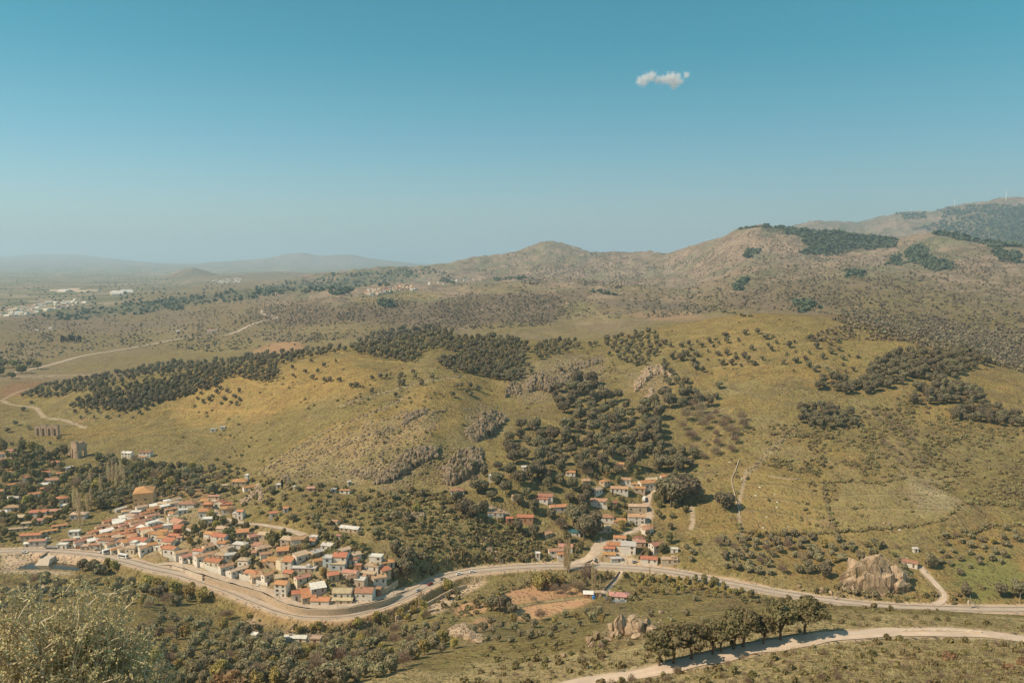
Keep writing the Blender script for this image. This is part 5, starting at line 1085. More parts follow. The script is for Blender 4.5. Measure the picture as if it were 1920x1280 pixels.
def f_cyp(k, q): return trunk(1.2, .2, k, 0), crown(int(Q[q] * .6), (1.0, 1.0, 5.2), 5.6, 700 + k, 9, (.5, .7, .9)[2 - q], .75, lob_r=(.4, .55))
def f_shrub(k, q): return trunk(.5, .08, k, 3 if q else 0, .5), crown((220, 90, 22)[2 - q], (1.2, 1.2, .85), .75, 800 + k, 7, (.34, .5, 1.0)[2 - q], .5, core=q < 2, lob_r=(.36, .55))
kind('stone_pine', 8.2, M_PINE, M_BARK, f_pine, 'tree', 5); kind('olive_tree', 5.2, M_OLIVE, M_BARK, f_olive, 'tree', 5); kind('broadleaf_tree', 9, M_BROAD, M_BARK, f_broad, 'tree', 4)
kind('willow_tree', 8.2, M_LIME, M_BARK, f_lime, 'tree', 3); kind('poplar_tree', 18, M_POPL, M_PALEBARK, f_popl, 'tree', 3); kind('bare_tree', 7.5, M_TWIG, M_PALEBARK, f_bare, 'tree', 3)
kind('cypress_tree', 11, M_PLANTN, M_BARK, f_cyp, 'tree', 2); kind('shrub', 1.6, M_SHRUB, M_BARK, f_shrub, 'shrub', 5)

FOOTA = np.array(FOOT) if FOOT else None
kind('rusty_shrub', 1.6, M_RUST, M_BARK, f_shrub, 'shrub', 3)
PLANTS = {k: [] for k in KIND}                        # kind -> list of (x, y, z, scale, widen, rotation, label, group)
def plant(kd, px, py, hpx, label, group, widen=1.0):
    """plants standing on the ground seen at the pixels, with their heights in pixels of the photograph"""
    p = at(px, py); hp = np.broadcast_to(np.asarray(hpx, float), (len(p),))
    pxa, pya = np.atleast_1d(np.asarray(px, float)), np.atleast_1d(np.asarray(py, float))
    bad = np.isnan(p[:, 0]) | (inpoly(pxa, pya, [(122,846),(172,842),(178,882),(128,886)]) & (hp > 8)); r_ = hp * p[:, 1] / FPX * (.45 if kd not in ('poplar_tree', 'cypress_tree') else .08) * widen * (0.75 if len(p) < 3 else 1)
    for ln, half in ROADS.values():
        d, _ = polyline_dist(p[:, 0], p[:, 1], ln); bad |= d < half + .6 + np.minimum(r_, 2.5)
    if FOOTA is not None:
        for i in np.where(~bad)[0]:
            if (((FOOTA[:, 0] - p[i, 0])**2 + (FOOTA[:, 1] - p[i, 1])**2) < (FOOTA[:, 2] * .75 + r_[i] * .7)**2).any(): bad[i] = True
    for q, h, b_ in zip(p, hp, bad):
        if b_: continue
        m = h * q[1] / FPX
        PLANTS[kd].append((q[0], q[1], q[2] - .1, m / KIND[kd]['h'], widen, rng.uniform(0, 6.28), label, group))
def poisson(poly, sp, k=1.9, seed=1, keep=None, tries=9, maxn=6000):
    rs = np.random.default_rng(seed)
    P = np.array(poly); x0, y0 = P.min(0); x1, y1 = P.max(0)
    n = int(min(maxn * 3, tries * (x1 - x0) * (y1 - y0) * k / sp**2)) + 4
    px = rs.uniform(x0, x1, n); py = rs.uniform(y0, y1, n); ok = inpoly(px, py, poly)
    px, py = px[ok], py[ok]
    if keep is not None:
        ok = rs.uniform(size=len(px)) < keep(px, py); px, py = px[ok], py[ok]
    cell = {}; out = []
    for a, b in zip(px, py):
        u, v = a / sp, b * k / sp; i, j = int(u // 1), int(v // 1)
        if any((u - q[0])**2 + (v - q[1])**2 < 1 for di in (-1, 0, 1) for dj in (-1, 0, 1) for q in cell.get((i + di, j + dj), ())): continue
        cell.setdefault((i, j), []).append((u, v)); out.append((a, b))
        if len(out) >= maxn: break
    return np.array(out).reshape(-1, 2)
def grove(kd, poly, sp, hpx, label, group, k=1.9, seed=1, keep=None, var=.25, widen=1.0):
    q = poisson(poly, sp, k, seed, keep)
    if not len(q): return
    h = (hpx(q[:, 0], q[:, 1]) if callable(hpx) else np.full(len(q), float(hpx))) * (1 + var * rng.uniform(-1, 1, len(q)))
    r = np.random.default_rng(seed + 900).uniform(size=len(q)); rest = np.ones(len(q), bool)
    if kd in ('broadleaf_tree', 'olive_tree'):             # a few other kinds are mixed in
        for kk, a, b, w1, f in (('bare_tree', 0, .07, 'leafless brown', 1.1), ('willow_tree', .07, .14, 'yellow green', 1.15)):
            m = (r >= a) & (r < b); rest &= ~m
            if m.any(): plant(kk, q[m, 0], q[m, 1], h[m] * f, w1 + ' tree among the ' + group, w1 + ' trees among the ' + group)
    for a, b, w_ in ((0, .4, .85), (.4, .75, 1.0), (.75, 1.01, 1.2)):
        r2 = np.random.default_rng(seed + 901).uniform(size=len(q)); m = rest & (r2 >= a) & (r2 < b)
        if m.any(): plant(kd, q[m, 0], q[m, 1], h[m] / math.sqrt(w_), label, group, widen * w_)
def clump(sc, th=.5, seed=3):
    return lambda px, py: sstep(th - .12, th + .12, vnoise(px / sc, py * 1.8 / sc, seed))

# --- stone pines -------------------------------------------------------------------------------
G = 'pines of the plantation on the long low ridge'; LB = 'dark round pine packed in the long plantation band along the low ridge'
grove('stone_pine', [(40,746),(80,726),(160,712),(233,700),(293,686),(417,678),(500,667),(633,652),(650,660),(567,675),(520,688),(520,705),(505,718),(470,715),(440,705),(400,727),(350,743),(283,762),(233,772),(133,766),(140,752),(200,740),(160,735),(90,748)], 8.2, 11, LB, G, 2.3, 11,
      keep=lambda px, py: 1 - inpoly(px, py, [(205,722),(280,705),(345,702),(310,714),(250,730),(200,738)]) * .93)
grove('stone_pine', [(350,743),(400,727),(455,735),(450,765),(400,760),(360,755)], 14, 9, 'small dark pine in the thin rows below the ridge plantation', 'pines in thin rows below the plantation', 2.0, 12)
grove('stone_pine', [(140,770),(230,775),(280,765),(270,785),(180,790),(140,785)], 19, 8, 'small dark pine scattered below the ridge plantation', 'pines scattered below the plantation', 2.0, 13)
grove('stone_pine', [(530,690),(600,670),(650,668),(640,690),(600,700),(540,718)], 22, 9, 'small dark pine on the ochre slope above the cart track', 'pines on the ochre slope', 1.8, 14)
LB = 'dark round pine in the dense crest plantation behind the rocky knoll'; G = 'pines of the crest plantation'
grove('stone_pine', [(655,652),(710,629),(760,621),(837,619),(850,627),(840,637),(857,640),(895,637),(937,634),(987,645),(990,663),(977,687),(973,714),(955,716),(927,711),(903,705),(862,698),(853,702),(827,687),(823,678),(862,668),(833,654),(790,663),(787,677),(777,681),(747,679),(673,665)], 8.6, 12.5, LB, G, 2.2, 15,
      keep=lambda px, py: 1 - .85 * inpoly(px, py, [(792,664),(835,656),(862,668),(825,676),(790,672)]))
pts = [(414,868),(460,857),(493,858),(578,847),(570,868),(655,858),(645,832),(751,856),(230,878),(297,910),(325,908),(410,938),(570,897),(588,900),(690,898),(148,878),(175,876),(80,866),(545,963),(866,963),(890,910),(915,908),(965,910),(947,942),(967,957),(1010,930),(1475,822),(1290,795),(1265,830),(1305,832)]
a = np.array(pts) / 3 + [560, 420]
plant('stone_pine', a[:, 0], a[:, 1] + 4, rng.uniform(10, 14, len(a)), 'lone dark round pine with a clear shadow on the ochre slope under the crest', 'lone pines on the ochre slope')
grove('stone_pine', [(1000,655),(1035,641),(1080,640),(1085,655),(1040,665),(1010,675)], 9, 11, 'dark pine in the straggling rows along the crest', 'pines in rows along the crest', 2.2, 16)
a = np.array([(1640,685),(1670,677),(1730,672),(1780,682),(1840,662),(1880,650),(1910,640),(1900,700),(1895,790),(1850,720),(1745,735)]) / 3 + [560, 420]
plant('stone_pine', a[:, 0], a[:, 1] + 3, rng.uniform(9, 13, len(a)), 'small dark pine standing alone on the grassy crest', 'single pines on the grassy crest')
grove('stone_pine', [(1130,640),(1180,630),(1230,622),(1250,650),(1215,690),(1165,680),(1140,655)], 12, 12, 'dark pine of the loose grove above the pale scar', 'pines of the loose grove above the scar', 1.9, 17)
grove('stone_pine', [(1250,650),(1400,625),(1560,635),(1640,680),(1600,700),(1500,700),(1400,690),(1290,690)], 15, 10, 'small dark pine dotted over the broad grassy dome', 'pines dotted over the grassy dome', 1.9, 18, var=.5, keep=lambda x, y: .08 + .8 * clump(45, .5, 4)(x, y))
grove('stone_pine', [(1240,680),(1300,660),(1320,700),(1360,730),(1340,760),(1290,750),(1250,720)], 15, 15, 'dark pine on the upper edge of the gully wood', 'pines on the upper edge of the gully wood', 1.7, 19, keep=clump(40, .4, 5))
for poly_, lb in (([(1640,690),(1687,664),(1737,658),(1828,662),(1862,684),(1830,694),(1785,712),(1740,718),(1712,707),(1690,725),(1625,742),(1603,728),(1630,705)], 'long hillside belt'),
                  ([(1557,709),(1580,712),(1602,738),(1590,745),(1560,730)], 'small clump beside the long belt'), ([(1533,708),(1548,712),(1545,732),(1530,735)], 'tiny clump at the end of the belt'),
                  ([(1707,735),(1760,722),(1800,722),(1840,740),(1845,766),(1800,762),(1750,758),(1712,760)], 'square belt below the long one'), ([(1778,776),(1850,768),(1918,786),(1990,800),(1930,803),(1850,797),(1790,793)], 'lower belt by the frame edge'),
                  ([(1493,772),(1545,766),(1592,780),(1602,800),(1545,808),(1503,800)], 'oval thicket in mid slope')):
    grove('stone_pine', poly_, 12, 18, 'dark bushy pine in the ' + lb, 'pines of the ' + lb, 1.9, 20 + len(lb))
grove('stone_pine', [(1040,735),(1110,715),(1150,755),(1200,735),(1230,755),(1290,740),(1335,760),(1305,792),(1280,820),(1312,850),(1290,885),(1250,895),(1180,893),(1100,890),(1040,873),(1000,868),(960,880),(948,830),(975,800),(1010,798),(1045,822),(1075,790),(1040,760)], 19, 27, 'dark round pine crowded in the gully wood above the hamlet', 'pines of the gully wood', 1.65, 31, keep=clump(75, .33, 6), var=.3)
grove('stone_pine', [(850,885),(950,880),(1080,880),(1120,920),(1100,960),(1090,1000),(1000,1010),(930,990),(870,975),(845,930)], 25, 27, 'big dark pine shading the red roofed hamlet houses', 'big pines among the hamlet houses', 1.5, 32, var=.25)
a = [(1258,950,62),(1285,948,60),(1272,938,58),(1358,957,40),(1112,1008,52),(1130,1005,45),(1095,1012,44),(1075,985,38),(925,972,30),(870,965,34),(895,925,32),(1010,898,30),(1150,905,38),(1165,898,34)]
for px_, py_, h_ in a: plant('stone_pine', [px_], [py_], h_, 'huge spreading pine crown standing over the hamlet lane' if h_ > 50 else 'tall dark pine standing between the hamlet houses', 'huge pines over the hamlet lane' if h_ > 50 else 'tall pines between the hamlet houses', 1.15)
grove('stone_pine', [(730,1035),(760,1040),(775,1075),(765,1095),(735,1090),(720,1060)], 20, 34, 'dark tall pine on the shady slope beside the road bend', 'pines beside the road bend', 1.4, 33)
for px_, py_, h_ in ((155,1070,26),(175,1074,28),(190,1078,22),(50,1115,22),(68,1112,20),(1545,1083,30),(1515,1075,24),(925,1145,32),(945,1148,36),(958,1152,26),(1640,1022,16),(1655,1026,14),(1730,1060,24),(1748,1066,28),(1718,1058,20),(1810,1118,28),(1875,1118,30),(1905,1118,34),(1930,1118,32)):
    plant('stone_pine', [px_], [py_], h_, 'umbrella shaped pine standing alone in the green meadow' if px_ > 1600 else 'lone dark bushy tree on the valley floor', 'umbrella pines in the meadow' if px_ > 1600 else 'lone dark trees on the valley floor', 1.1)

# --- the old quarter and slopes round the town: mixed trees -----------------------------------------
grove('broadleaf_tree', [(0,850),(60,845),(140,850),(200,860),(330,880),(360,900),(300,930),(230,950),(180,960),(100,975),(0,985)], 14.5, 18, 'dusky green tree in the thick garden belt of the old quarter', 'garden trees of the old quarter', 1.7, 41, var=.4, keep=lambda x, y: .45 + .55 * clump(60, .3, 7)(x, y))
grove('olive_tree', [(180,860),(330,880),(420,890),(400,930),(320,935),(230,945),(180,960),(150,900)], 12.5, 15, 'grey green tree on the slope behind the big hipped roof', 'grey trees behind the big roof', 1.7, 42, var=.4, keep=lambda x, y: .4 + .6 * clump(50, .35, 8)(x, y))
grove('broadleaf_tree', [(0,985),(70,975),(150,965),(200,985),(130,1010),(60,1020),(0,1025)], 15, 16, 'garden tree between the low houses by the road bridge', 'garden trees by the road bridge', 1.6, 43, var=.3, keep=clump(50, .35, 9))
grove('broadleaf_tree', [(430,1000),(470,990),(560,1010),(600,1040),(590,1060),(560,1065),(500,1060),(460,1045)], 17, 19, 'dark garden tree between the upper village roofs', 'garden trees between the upper roofs', 1.6, 44, keep=clump(45, .4, 10))
grove('broadleaf_tree', [(330,1000),(420,960),(500,1000),(640,1010),(740,1060),(720,1110),(600,1120),(480,1090),(380,1050)], 13, 15, 'small dark tree in a yard between the village houses', 'yard trees between the village houses', 1.5, 145, var=.5, keep=lambda x, y: .3 + .7 * clump(40, .45, 46)(x, y))
grove('olive_tree', [(200,960),(330,940),(360,960),(330,1000),(250,1000)], 14, 11, 'small grey tree between the market roofs', 'small trees between the market roofs', 1.6, 146, var=.4)
grove('broadleaf_tree', [(1090,880),(1240,885),(1235,990),(1270,1040),(1180,1040),(1100,1000)], 16, 17, 'green tree in a yard of the hamlet', 'yard trees of the hamlet', 1.5, 147, var=.5, keep=lambda x, y: .35 + .65 * clump(40, .45, 47)(x, y))
grove('broadleaf_tree', [(0,845),(130,850),(150,900),(120,980),(0,985)], 13, 17, 'dusky tree crowding the old quarter roofs', 'trees crowding the old quarter roofs', 1.6, 148, var=.5)
grove('broadleaf_tree', [(575,1050),(600,1038),(632,1045),(635,1080),(600,1085)], 18, 26, 'dense dark tree next to the pale blue terrace house', 'dense trees next to the terrace house', 1.5, 45)
grove('broadleaf_tree', [(400,985),(450,970),(480,985),(470,1015),(430,1020),(405,1010)], 16, 18, 'bushy tree below the village lane', 'bushy trees below the lane', 1.6, 46, keep=clump(40, .35, 11))
grove('olive_tree', [(490,930),(560,915),(640,925),(720,935),(830,930),(870,960),(860,1010),(800,1050),(740,1040),(690,1020),(640,1010),(560,985),(500,965)], 24, 15, 'grey green tree on the terraces above the upper village', 'trees on the terraces above the village', 1.7, 47, var=.35, keep=clump(55, .58, 12))
grove('broadleaf_tree', [(1230,880),(1300,890),(1330,960),(1300,1000),(1240,1000),(1225,960)], 22, 17, 'mid green tree along the lane east of the hamlet', 'trees along the hamlet lane', 1.6, 48, keep=clump(40, .4, 13))
grove('broadleaf_tree', [(1060,990),(1130,985),(1120,1010),(1090,1050),(1050,1040),(1020,1010)], 22, 22, 'green tree in the dell by the yard road', 'trees in the dell by the yard road', 1.5, 49, keep=clump(40, .35, 14))
grove('bare_tree', [(1270,760),(1330,770),(1400,790),(1390,850),(1340,870),(1300,860),(1280,820)], 22, 22, 'leafless brown tree beside the dark gully wood', 'leafless trees beside the gully wood', 1.6, 50, var=.3)
grove('bare_tree', [(1620,760),(1660,780),(1720,820),(1740,870),(1700,880),(1660,850),(1625,800)], 15, 12, 'brown leafless bush in the dry gully', 'leafless bushes in the dry gully', 1.7, 51, keep=clump(40, .35, 15))
for px_, py_, h_ in ((14,700,20),(40,700,20),(5,690,18),(70,692,16),(25,688,16),(55,688,15),(0,705,20),(22,710,15)): plant('broadleaf_tree', [px_], [py_], h_, 'dark tree of the roadside wood at the edge of the plain', 'trees of the wood at the edge of the plain', 1.4)
for k_ in range(10): plant('cypress_tree', [116 + k_ * 3.9], [643 - k_ * .2], 17 - (k_ % 4) * 2 - (2 if k_ > 6 else 0), 'black cypress standing in a tight line in the plain', 'cypresses in a line in the plain', 1.3)
plant('cypress_tree', [529], [918], 22, 'single slim cypress by the ruin on the rocky spur', None); plant('cypress_tree', [1149], [930], 16, 'short slim cypress in the bare hamlet garden', None)
grove('broadleaf_tree', [(1590,1030),(1650,1020),(1690,1030),(1680,1045),(1600,1060)], 22, 14, 'tree growing on the big boulder', 'trees growing on the big boulder', 1.6, 52)
grove('broadleaf_tree', [(1370,1110),(1420,1118),(1480,1128),(1470,1140),(1400,1130),(1340,1115)], 17, 17, 'green bushy tree in the hedge below the road', 'bushy trees in the hedge below the road', 1.6, 53)
grove('broadleaf_tree', [(1310,1075),(1350,1085),(1340,1105),(1300,1100),(1290,1085)], 17, 20, 'green roadside tree where the road leaves the hamlet', 'roadside trees beyond the hamlet', 1.6, 54)

# --- olives ----------------------------------------------------------------------------------------
grove('olive_tree', [(300,1150),(380,1170),(470,1185),(560,1200),(640,1200),(720,1190),(790,1175),(840,1190),(850,1215),(800,1235),(740,1260),(650,1290),(300,1290),(255,1200)], 17, lambda x, y: 17 + (y - 1150) * .11, 'rounded grey green olive in the wood below the river', 'olives of the wood below the river', 1.6, 61, var=.3, keep=lambda px, py: 1 - .9 * inpoly(px, py, [(320,1190),(370,1180),(400,1200),(380,1225),(330,1240)]) - inpoly(px, py, [(525,1192),(612,1192),(615,1218),(520,1218)]) * 1.0)
grove('olive_tree', [(880,1175),(960,1165),(1010,1160),(1070,1150),(1130,1150),(1140,1165),(1080,1190),(1020,1200),(950,1205),(890,1200)], 20, 18, 'grey olive on the slope under the orange fields', 'olives under the orange fields', 1.6, 62)
grove('olive_tree', [(1270,1030),(1330,1010),(1400,1010),(1480,1000),(1560,1005),(1600,1030),(1570,1060),(1540,1075),(1460,1080),(1380,1070),(1300,1060)], 17, 15, 'grey olive in the grove beyond the hamlet', 'olives of the grove beyond the hamlet', 1.75, 63, keep=clump(70, .25, 16))
grove('olive_tree', [(1760,1010),(1850,985),(1925,1000),(1925,1060),(1850,1060),(1800,1080),(1740,1050)], 19, 13, 'pale olive on the open slope above the meadow', 'olives above the meadow', 1.7, 64, keep=clump(60, .35, 17))
grove('olive_tree', [(1600,1190),(1300,1160),(1330,1120),(1240,1130),(1200,1135),(1230,1165),(1300,1185)], 25, 14, 'low grey bush on the shoulder below the road pines', 'low bushes on the shoulder', 1.7, 65, keep=clump(50, .4, 18))
grove('olive_tree', [(0,1110),(80,1090),(200,1090),(300,1105),(360,1130),(300,1150),(230,1140),(150,1110),(60,1150),(0,1150)], 16, 17, 'olive in the dark orchard across the river', 'olives of the orchard across the river', 1.6, 66, var=.4, keep=lambda x, y: .35 + .65 * clump(60, .3, 19)(x, y))
grove('olive_tree', [(60,750),(20,790),(0,820),(0,850),(90,845),(130,830),(60,800)], 22, 9, 'small grey tree on the flat by the arched ruin', 'small trees by the arched ruin', 1.8, 67)

# --- willows and young trees along the river -------------------------------------------------------
for px_, py_, h_ in ((300,1112,34),(330,1118,36),(355,1122,34),(378,1128,32),(275,1105,30),(165,1048,24),(182,1045,26),(200,1062,20),(215,1068,22),(598,1180,20),(585,1182,16),(670,1176,22),(705,1166,26),(720,1170,22),(750,1160,24),(765,1165,20),(1020,1100,36),(1032,1104,32),(1008,1106,34),(1050,1098,26),(1108,1040,24),(1120,1037,18),(560,1187,18),(775,1150,18),(795,1160,20),(410,1275,44),(515,1282,36),(480,1292,38),(730,1230,24),(780,1235,24),(850,1215,24)):
    plant('willow_tree', [px_], [py_], h_, 'yellow green young tree on the river bank', 'young trees on the river bank', 1.1)
grove('willow_tree', [(1190,1085),(1260,1085),(1330,1100),(1400,1110),(1410,1120),(1330,1120),(1250,1118),(1200,1112)], 15, 14, 'golden green bush in the thicket below the road', 'golden bushes in the thicket below the road', 1.7, 71)
for px_, py_, h_ in ((795,1150,30),(785,1140,26),(838,1110,30),(843,1108,26)): plant('willow_tree', [px_], [py_], h_, 'slim pale young tree in the river gravel', 'slim trees in the river gravel', .8)
# poplars, leafless and pale
for px_, py_, h_ in ((140,960,44),(150,985,60),(152,1025,48),(164,962,38),(171,955,40),(189,928,36),(204,905,38),(212,907,40),(220,910,42),(228,905,44),(233,912,40),(218,925,36),(125,950,26),(170,912,34),(146,945,30)):
    plant('poplar_tree', [px_], [py_], h_, 'tall pale leafless poplar in the old quarter gardens', 'poplars of the old quarter', 1.35)
for px_, py_, h_ in ((1063,1073,62),(1067,1074,66),(1059,1070,50),(1111,1104,50),(1116,1106,40),(1134,1103,52),(1143,1098,54),(1125,1106,26),(786,1147,36),(790,1143,40),(1218,1085,24),(744,615,16),(747,616,20),(1849,989,22),(1860,992,18)):
    plant('poplar_tree', [px_], [py_], h_, 'bare slender poplar rising beside the river road' if px_ < 1500 and py_ > 900 else 'pale bare poplar standing alone on a far slope', 'bare poplars beside the river road' if px_ < 1500 and py_ > 900 else 'poplars on far slopes')
for px_, py_, h_ in ((1103,1090,38),(1080,1108,26),(1090,1110,22),(1040,1112,20),(1060,1114,24),(1160,1140,14),(128,1050,22),(345,1118,26),(420,1160,20),(430,1158,18),(800,1160,20),(440,1280,30),(1000,1130,16),(1140,1130,14)):
    plant('bare_tree', [px_], [py_], h_, 'leafless twiggy tree on the river flats', 'leafless trees on the river flats')
plant('willow_tree', [128], [1050], 26, 'single leaning tree on the river embankment', None)
plant('broadleaf_tree', [418, 440], [1285, 1290], [30, 24], 'rust tinted round tree in the olive wood', 'rust tinted trees in the olive wood')

# --- shrubs ----------------------------------------------------------------------------------------
LBS = 'low dark shrub on the open hillside'; GS = 'shrubs on the open hillside'
hillpoly = [(300,790),(480,700),(640,690),(800,690),(1000,660),(1250,620),(1430,595),(1560,597),(1700,640),(1920,700),(1920,1050),(1700,1010),(1560,1000),(1400,1000),(1320,1010),(1330,880),(1200,900),(950,870),(760,900),(560,900),(450,880),(380,850)]
grove('shrub', hillpoly, 6, lambda x, y: 2.0 + (y - 600) * .005, LBS, GS, 2.0, 81, var=.5, keep=lambda px, py: .015 + .22 * clump(38, .6, 21)(px, py) * clump(110, .45, 22)(px, py))
grove('shrub', [(1400,800),(1560,790),(1700,740),(1920,800),(1920,960),(1820,940),(1700,890),(1540,895),(1420,870)], 5, 4.0, 'grey shrub on the scrubby right hand hill', 'shrubs of the scrubby hill', 2.0, 82, var=.5, keep=lambda px, py: .02 + .33 * clump(34, .55, 22)(px, py))
grove('shrub', [(700,930),(860,920),(950,1000),(1010,1020),(1000,1050),(900,1055),(830,1070),(780,1085),(760,1030),(700,1010)], 10, 5.5, 'dark shrub on the steep bank above the road', 'shrubs on the steep bank', 1.8, 83, var=.6, keep=lambda px, py: .12 + .55 * clump(40, .45, 23)(px, py))
grove('shrub', [(870,960),(960,980),(1000,1010),(1080,1020),(1080,1050),(900,1050)], 12, 7, 'green shrub above the road cutting', 'shrubs above the road cutting', 1.8, 84, var=.4)
grove('shrub', [(400,860),(520,900),(700,920),(860,920),(860,1000),(700,1005),(560,990),(480,960),(420,930)], 14, 6, 'shrub on the terraces above the village', 'shrubs on the village terraces', 1.9, 85, var=.5)
grove('shrub', [(440,1150),(600,1185),(780,1150),(850,1110),(1000,1080),(1180,1078),(1300,1100),(1180,1130),(1100,1120),(900,1150),(800,1180),(600,1200),(450,1180)], 15, 8, 'shrub along the stony river bed', 'shrubs along the river bed', 1.8, 86, var=.5, keep=lambda x, y: clump(40, .42, 24)(x, y) * (1 - inpoly(x, y, [(925,1125),(960,1100),(1035,1090),(1105,1105),(1118,1130),(1015,1165),(950,1155)])))
grove('shrub', [(850,1290),(900,1220),(1100,1200),(1250,1180),(1500,1160),(1700,1155),(1920,1170),(1920,1290)], 19, lambda x, y: 6 + (y - 1150) * .04, 'shaggy olive brown shrub on the grassy slope by the dirt road', 'shaggy shrubs by the dirt road', 1.9, 87, var=.6, keep=lambda px, py: .12 + .5 * clump(70, .5, 25)(px, py))
grove('shrub', [(1380,1130),(1580,1100),(1700,1120),(1920,1090),(1920,1150),(1700,1150),(1500,1150)], 13, 7, 'shrub on the flat by the boulder', 'shrubs on the flat by the boulder', 1.9, 88, var=.5, keep=clump(40, .45, 26))
grove('bare_tree', [(860,1290),(1000,1240),(1300,1185),(1500,1165),(1750,1160),(1925,1175),(1925,1290)], 27, lambda x, y: 8 + (y - 1150) * .05, 'pale leafless twiggy bush on the slope beside the dirt road', 'twiggy bushes beside the dirt road', 1.7, 89, var=.4, keep=lambda x, y: .25 + .6 * clump(60, .5, 71)(x, y))
plant('rusty_shrub', [1780], [1234], 15, 'rust red bush on the grassy slope under the dirt road bend', None, 1.3); plant('rusty_shrub', [1890, 1915], [1255, 1245], 13, 'rust red bush near the edge of the grassy slope', 'rust red bushes at the slope edge', 1.3); plant('rusty_shrub', [418, 436], [1290, 1296], 40, 'big round rust brown bush in the olive wood', 'rust brown bushes in the olive wood', 1.1)
for px_, py_, h_ in ((1590,1112,12),(1603,1116,14),(1622,1114,12),(1640,1118,14),(1662,1116,12),(1684,1112,14),(1700,1106,16),(1580,1104,14),(1598,1066,18),(1612,1050,20),(1632,1040,16),(1694,1075,22),(1702,1088,20),(1688,1055,14),(1110,1200,12),(1130,1208,10),(1160,1198,12),(1186,1196,12),(1215,1194,10),(1228,1180,12)):
    plant('olive_tree', [px_], [py_], h_, 'grey green bush growing against the big boulder' if px_ > 1500 else 'grey green bush growing against the twin boulder', 'bushes against the big boulder' if px_ > 1500 else 'bushes against the twin boulder')
hedges = [[(1545,905),(1548,935),(1560,975),(1570,997)], [(1570,998),(1620,994),(1700,988),(1770,975),(1808,942),(1860,946),(1925,945)], [(1387,985),(1390,998),(1460,1003),(1560,1000)], [(1765,1010),(1810,1005),(1860,985),(1925,985)], [(1550,905),(1600,902),(1650,907),(1700,895)], [(950,1110),(1010,1090),(1060,1092),(1095,1105)], [(850,1165),(880,1140),(930,1118)], [(1400,1100),(1480,1120),(1560,1135)], [(1600,610),(1640,625),(1700,600)], [(1330,575),(1370,588),(1410,595)]]
for h in hedges:
    h = np.array(h, float); d = np.r_[0, np.cumsum(np.hypot(*np.diff(h, axis=0).T))]; q = np.arange(0, d[-1], 6.0)
    plant('shrub', np.interp(q, d, h[:, 0]) + rng.normal(0, 1, len(q)), np.interp(q, d, h[:, 1]) + rng.normal(0, 1, len(q)), rng.uniform(2.5, 6.5, len(q)), 'brown hedge shrub between two pastures', 'hedge shrubs between the pastures', 1.2)
# far scrub, woods and dots
LF, GF = 'tiny dark tree on the far hills', 'far scattered trees'
far_pts = []; scrub_pts = []
def far_wood(poly, sp, hm, seed, keep=None, k=2.4, scrub=False):
    P = np.array(poly, float); cx_, cy_ = P.mean(0); big = [(cx_ + (a - cx_) * 1.12, cy_ + (b - cy_) * 1.25) for a, b in poly]
    def kp(x, y):
        u = fbm(x, y * 2, 36, 3, seed); v = fbm(x + 500, y * 2, 36, 3, seed + 5)
        w_ = inpoly(x + u * 26, y + v * 9, poly).astype(float)
        return w_ if keep is None else w_ * keep(x, y)
    q = poisson(big, sp, k, seed, kp, maxn=5000); p = at(q[:, 0], q[:, 1]); p = p[~np.isnan(p[:, 0])]
    (scrub_pts if scrub else far_pts).append(np.c_[p, hm * (.72 if scrub else 1) * np.random.default_rng(seed).uniform(.4, 1.5, len(p))])
far_wood([(1380,437),(1430,423),(1500,431),(1600,440),(1690,449),(1680,460),(1600,470),(1560,476),(1500,450),(1440,430)], 3.6, 9, 91)
far_wood([(1560,424),(1640,432),(1700,436),(1740,424),(1800,408),(1920,388),(1925,388),(1925,468),(1850,458),(1760,440)], 3.8, 13, 92, lambda x, y: .35 + .65 * clump(26, .36, 27)(x, y))
far_wood([(1670,402),(1735,401),(1732,415),(1690,414)], 3.5, 13, 93); far_wood([(1740,399),(1790,388),(1850,386),(1920,384),(1920,396),(1830,402),(1790,412)], 4, 13, 94, clump(20, .4, 28))
far_wood([(60,590),(300,560),(450,545),(640,514),(720,504),(800,501),(830,515),(700,540),(560,550),(420,565),(260,590),(100,602)], 4.6, 8, 95, lambda x, y: .25 + .75 * clump(50, .42, 29)(x, y))
far_wood([(470,580),(560,570),(640,575),(700,565),(800,570),(900,550),(1040,548),(1075,575),(1030,605),(940,620),(800,615),(700,605),(560,612),(480,608)], 4.6, 4.5, 96, lambda x, y: .15 + .85 * clump(24, .48, 30)(x, y), scrub=True)
far_wood([(1150,520),(1250,490),(1430,450),(1700,470),(1920,490),(1920,680),(1700,600),(1560,560),(1400,580),(1250,560)], 6.0, 5, 97, lambda x, y: .05 + .95 * clump(26, .6, 31)(x, y), scrub=True)
far_wood([(0,600),(150,585),(300,580),(480,590),(420,640),(200,650),(0,690)], 7, 5, 98, clump(30, .58, 32), scrub=True)
far_wood([(800,520),(900,490),(1030,465),(1200,480),(1250,500),(1150,540),(1000,530)], 6, 7, 99, clump(24, .58, 33), scrub=True)
fine_pts = []
def fine_scrub(poly, sp, hm, seed, keep):
    q = poisson(poly, sp, 2.4, seed, keep, maxn=16000, tries=5); p = at(q[:, 0], q[:, 1]); p = p[~np.isnan(p[:, 0])]
    fine_pts.append(np.c_[p, hm * np.random.default_rng(seed).uniform(.4, 1.5, len(p))])
fine_scrub([(800,525),(1000,470),(1200,482),(1430,430),(1700,450),(1925,470),(1925,690),(1700,620),(1560,590),(1400,580),(1250,595),(1000,600),(1060,560),(900,545)], 3.6, 3.4, 131, lambda x, y: .12 + .6 * clump(34, .5, 61)(x, y) * clump(90, .4, 62)(x, y))
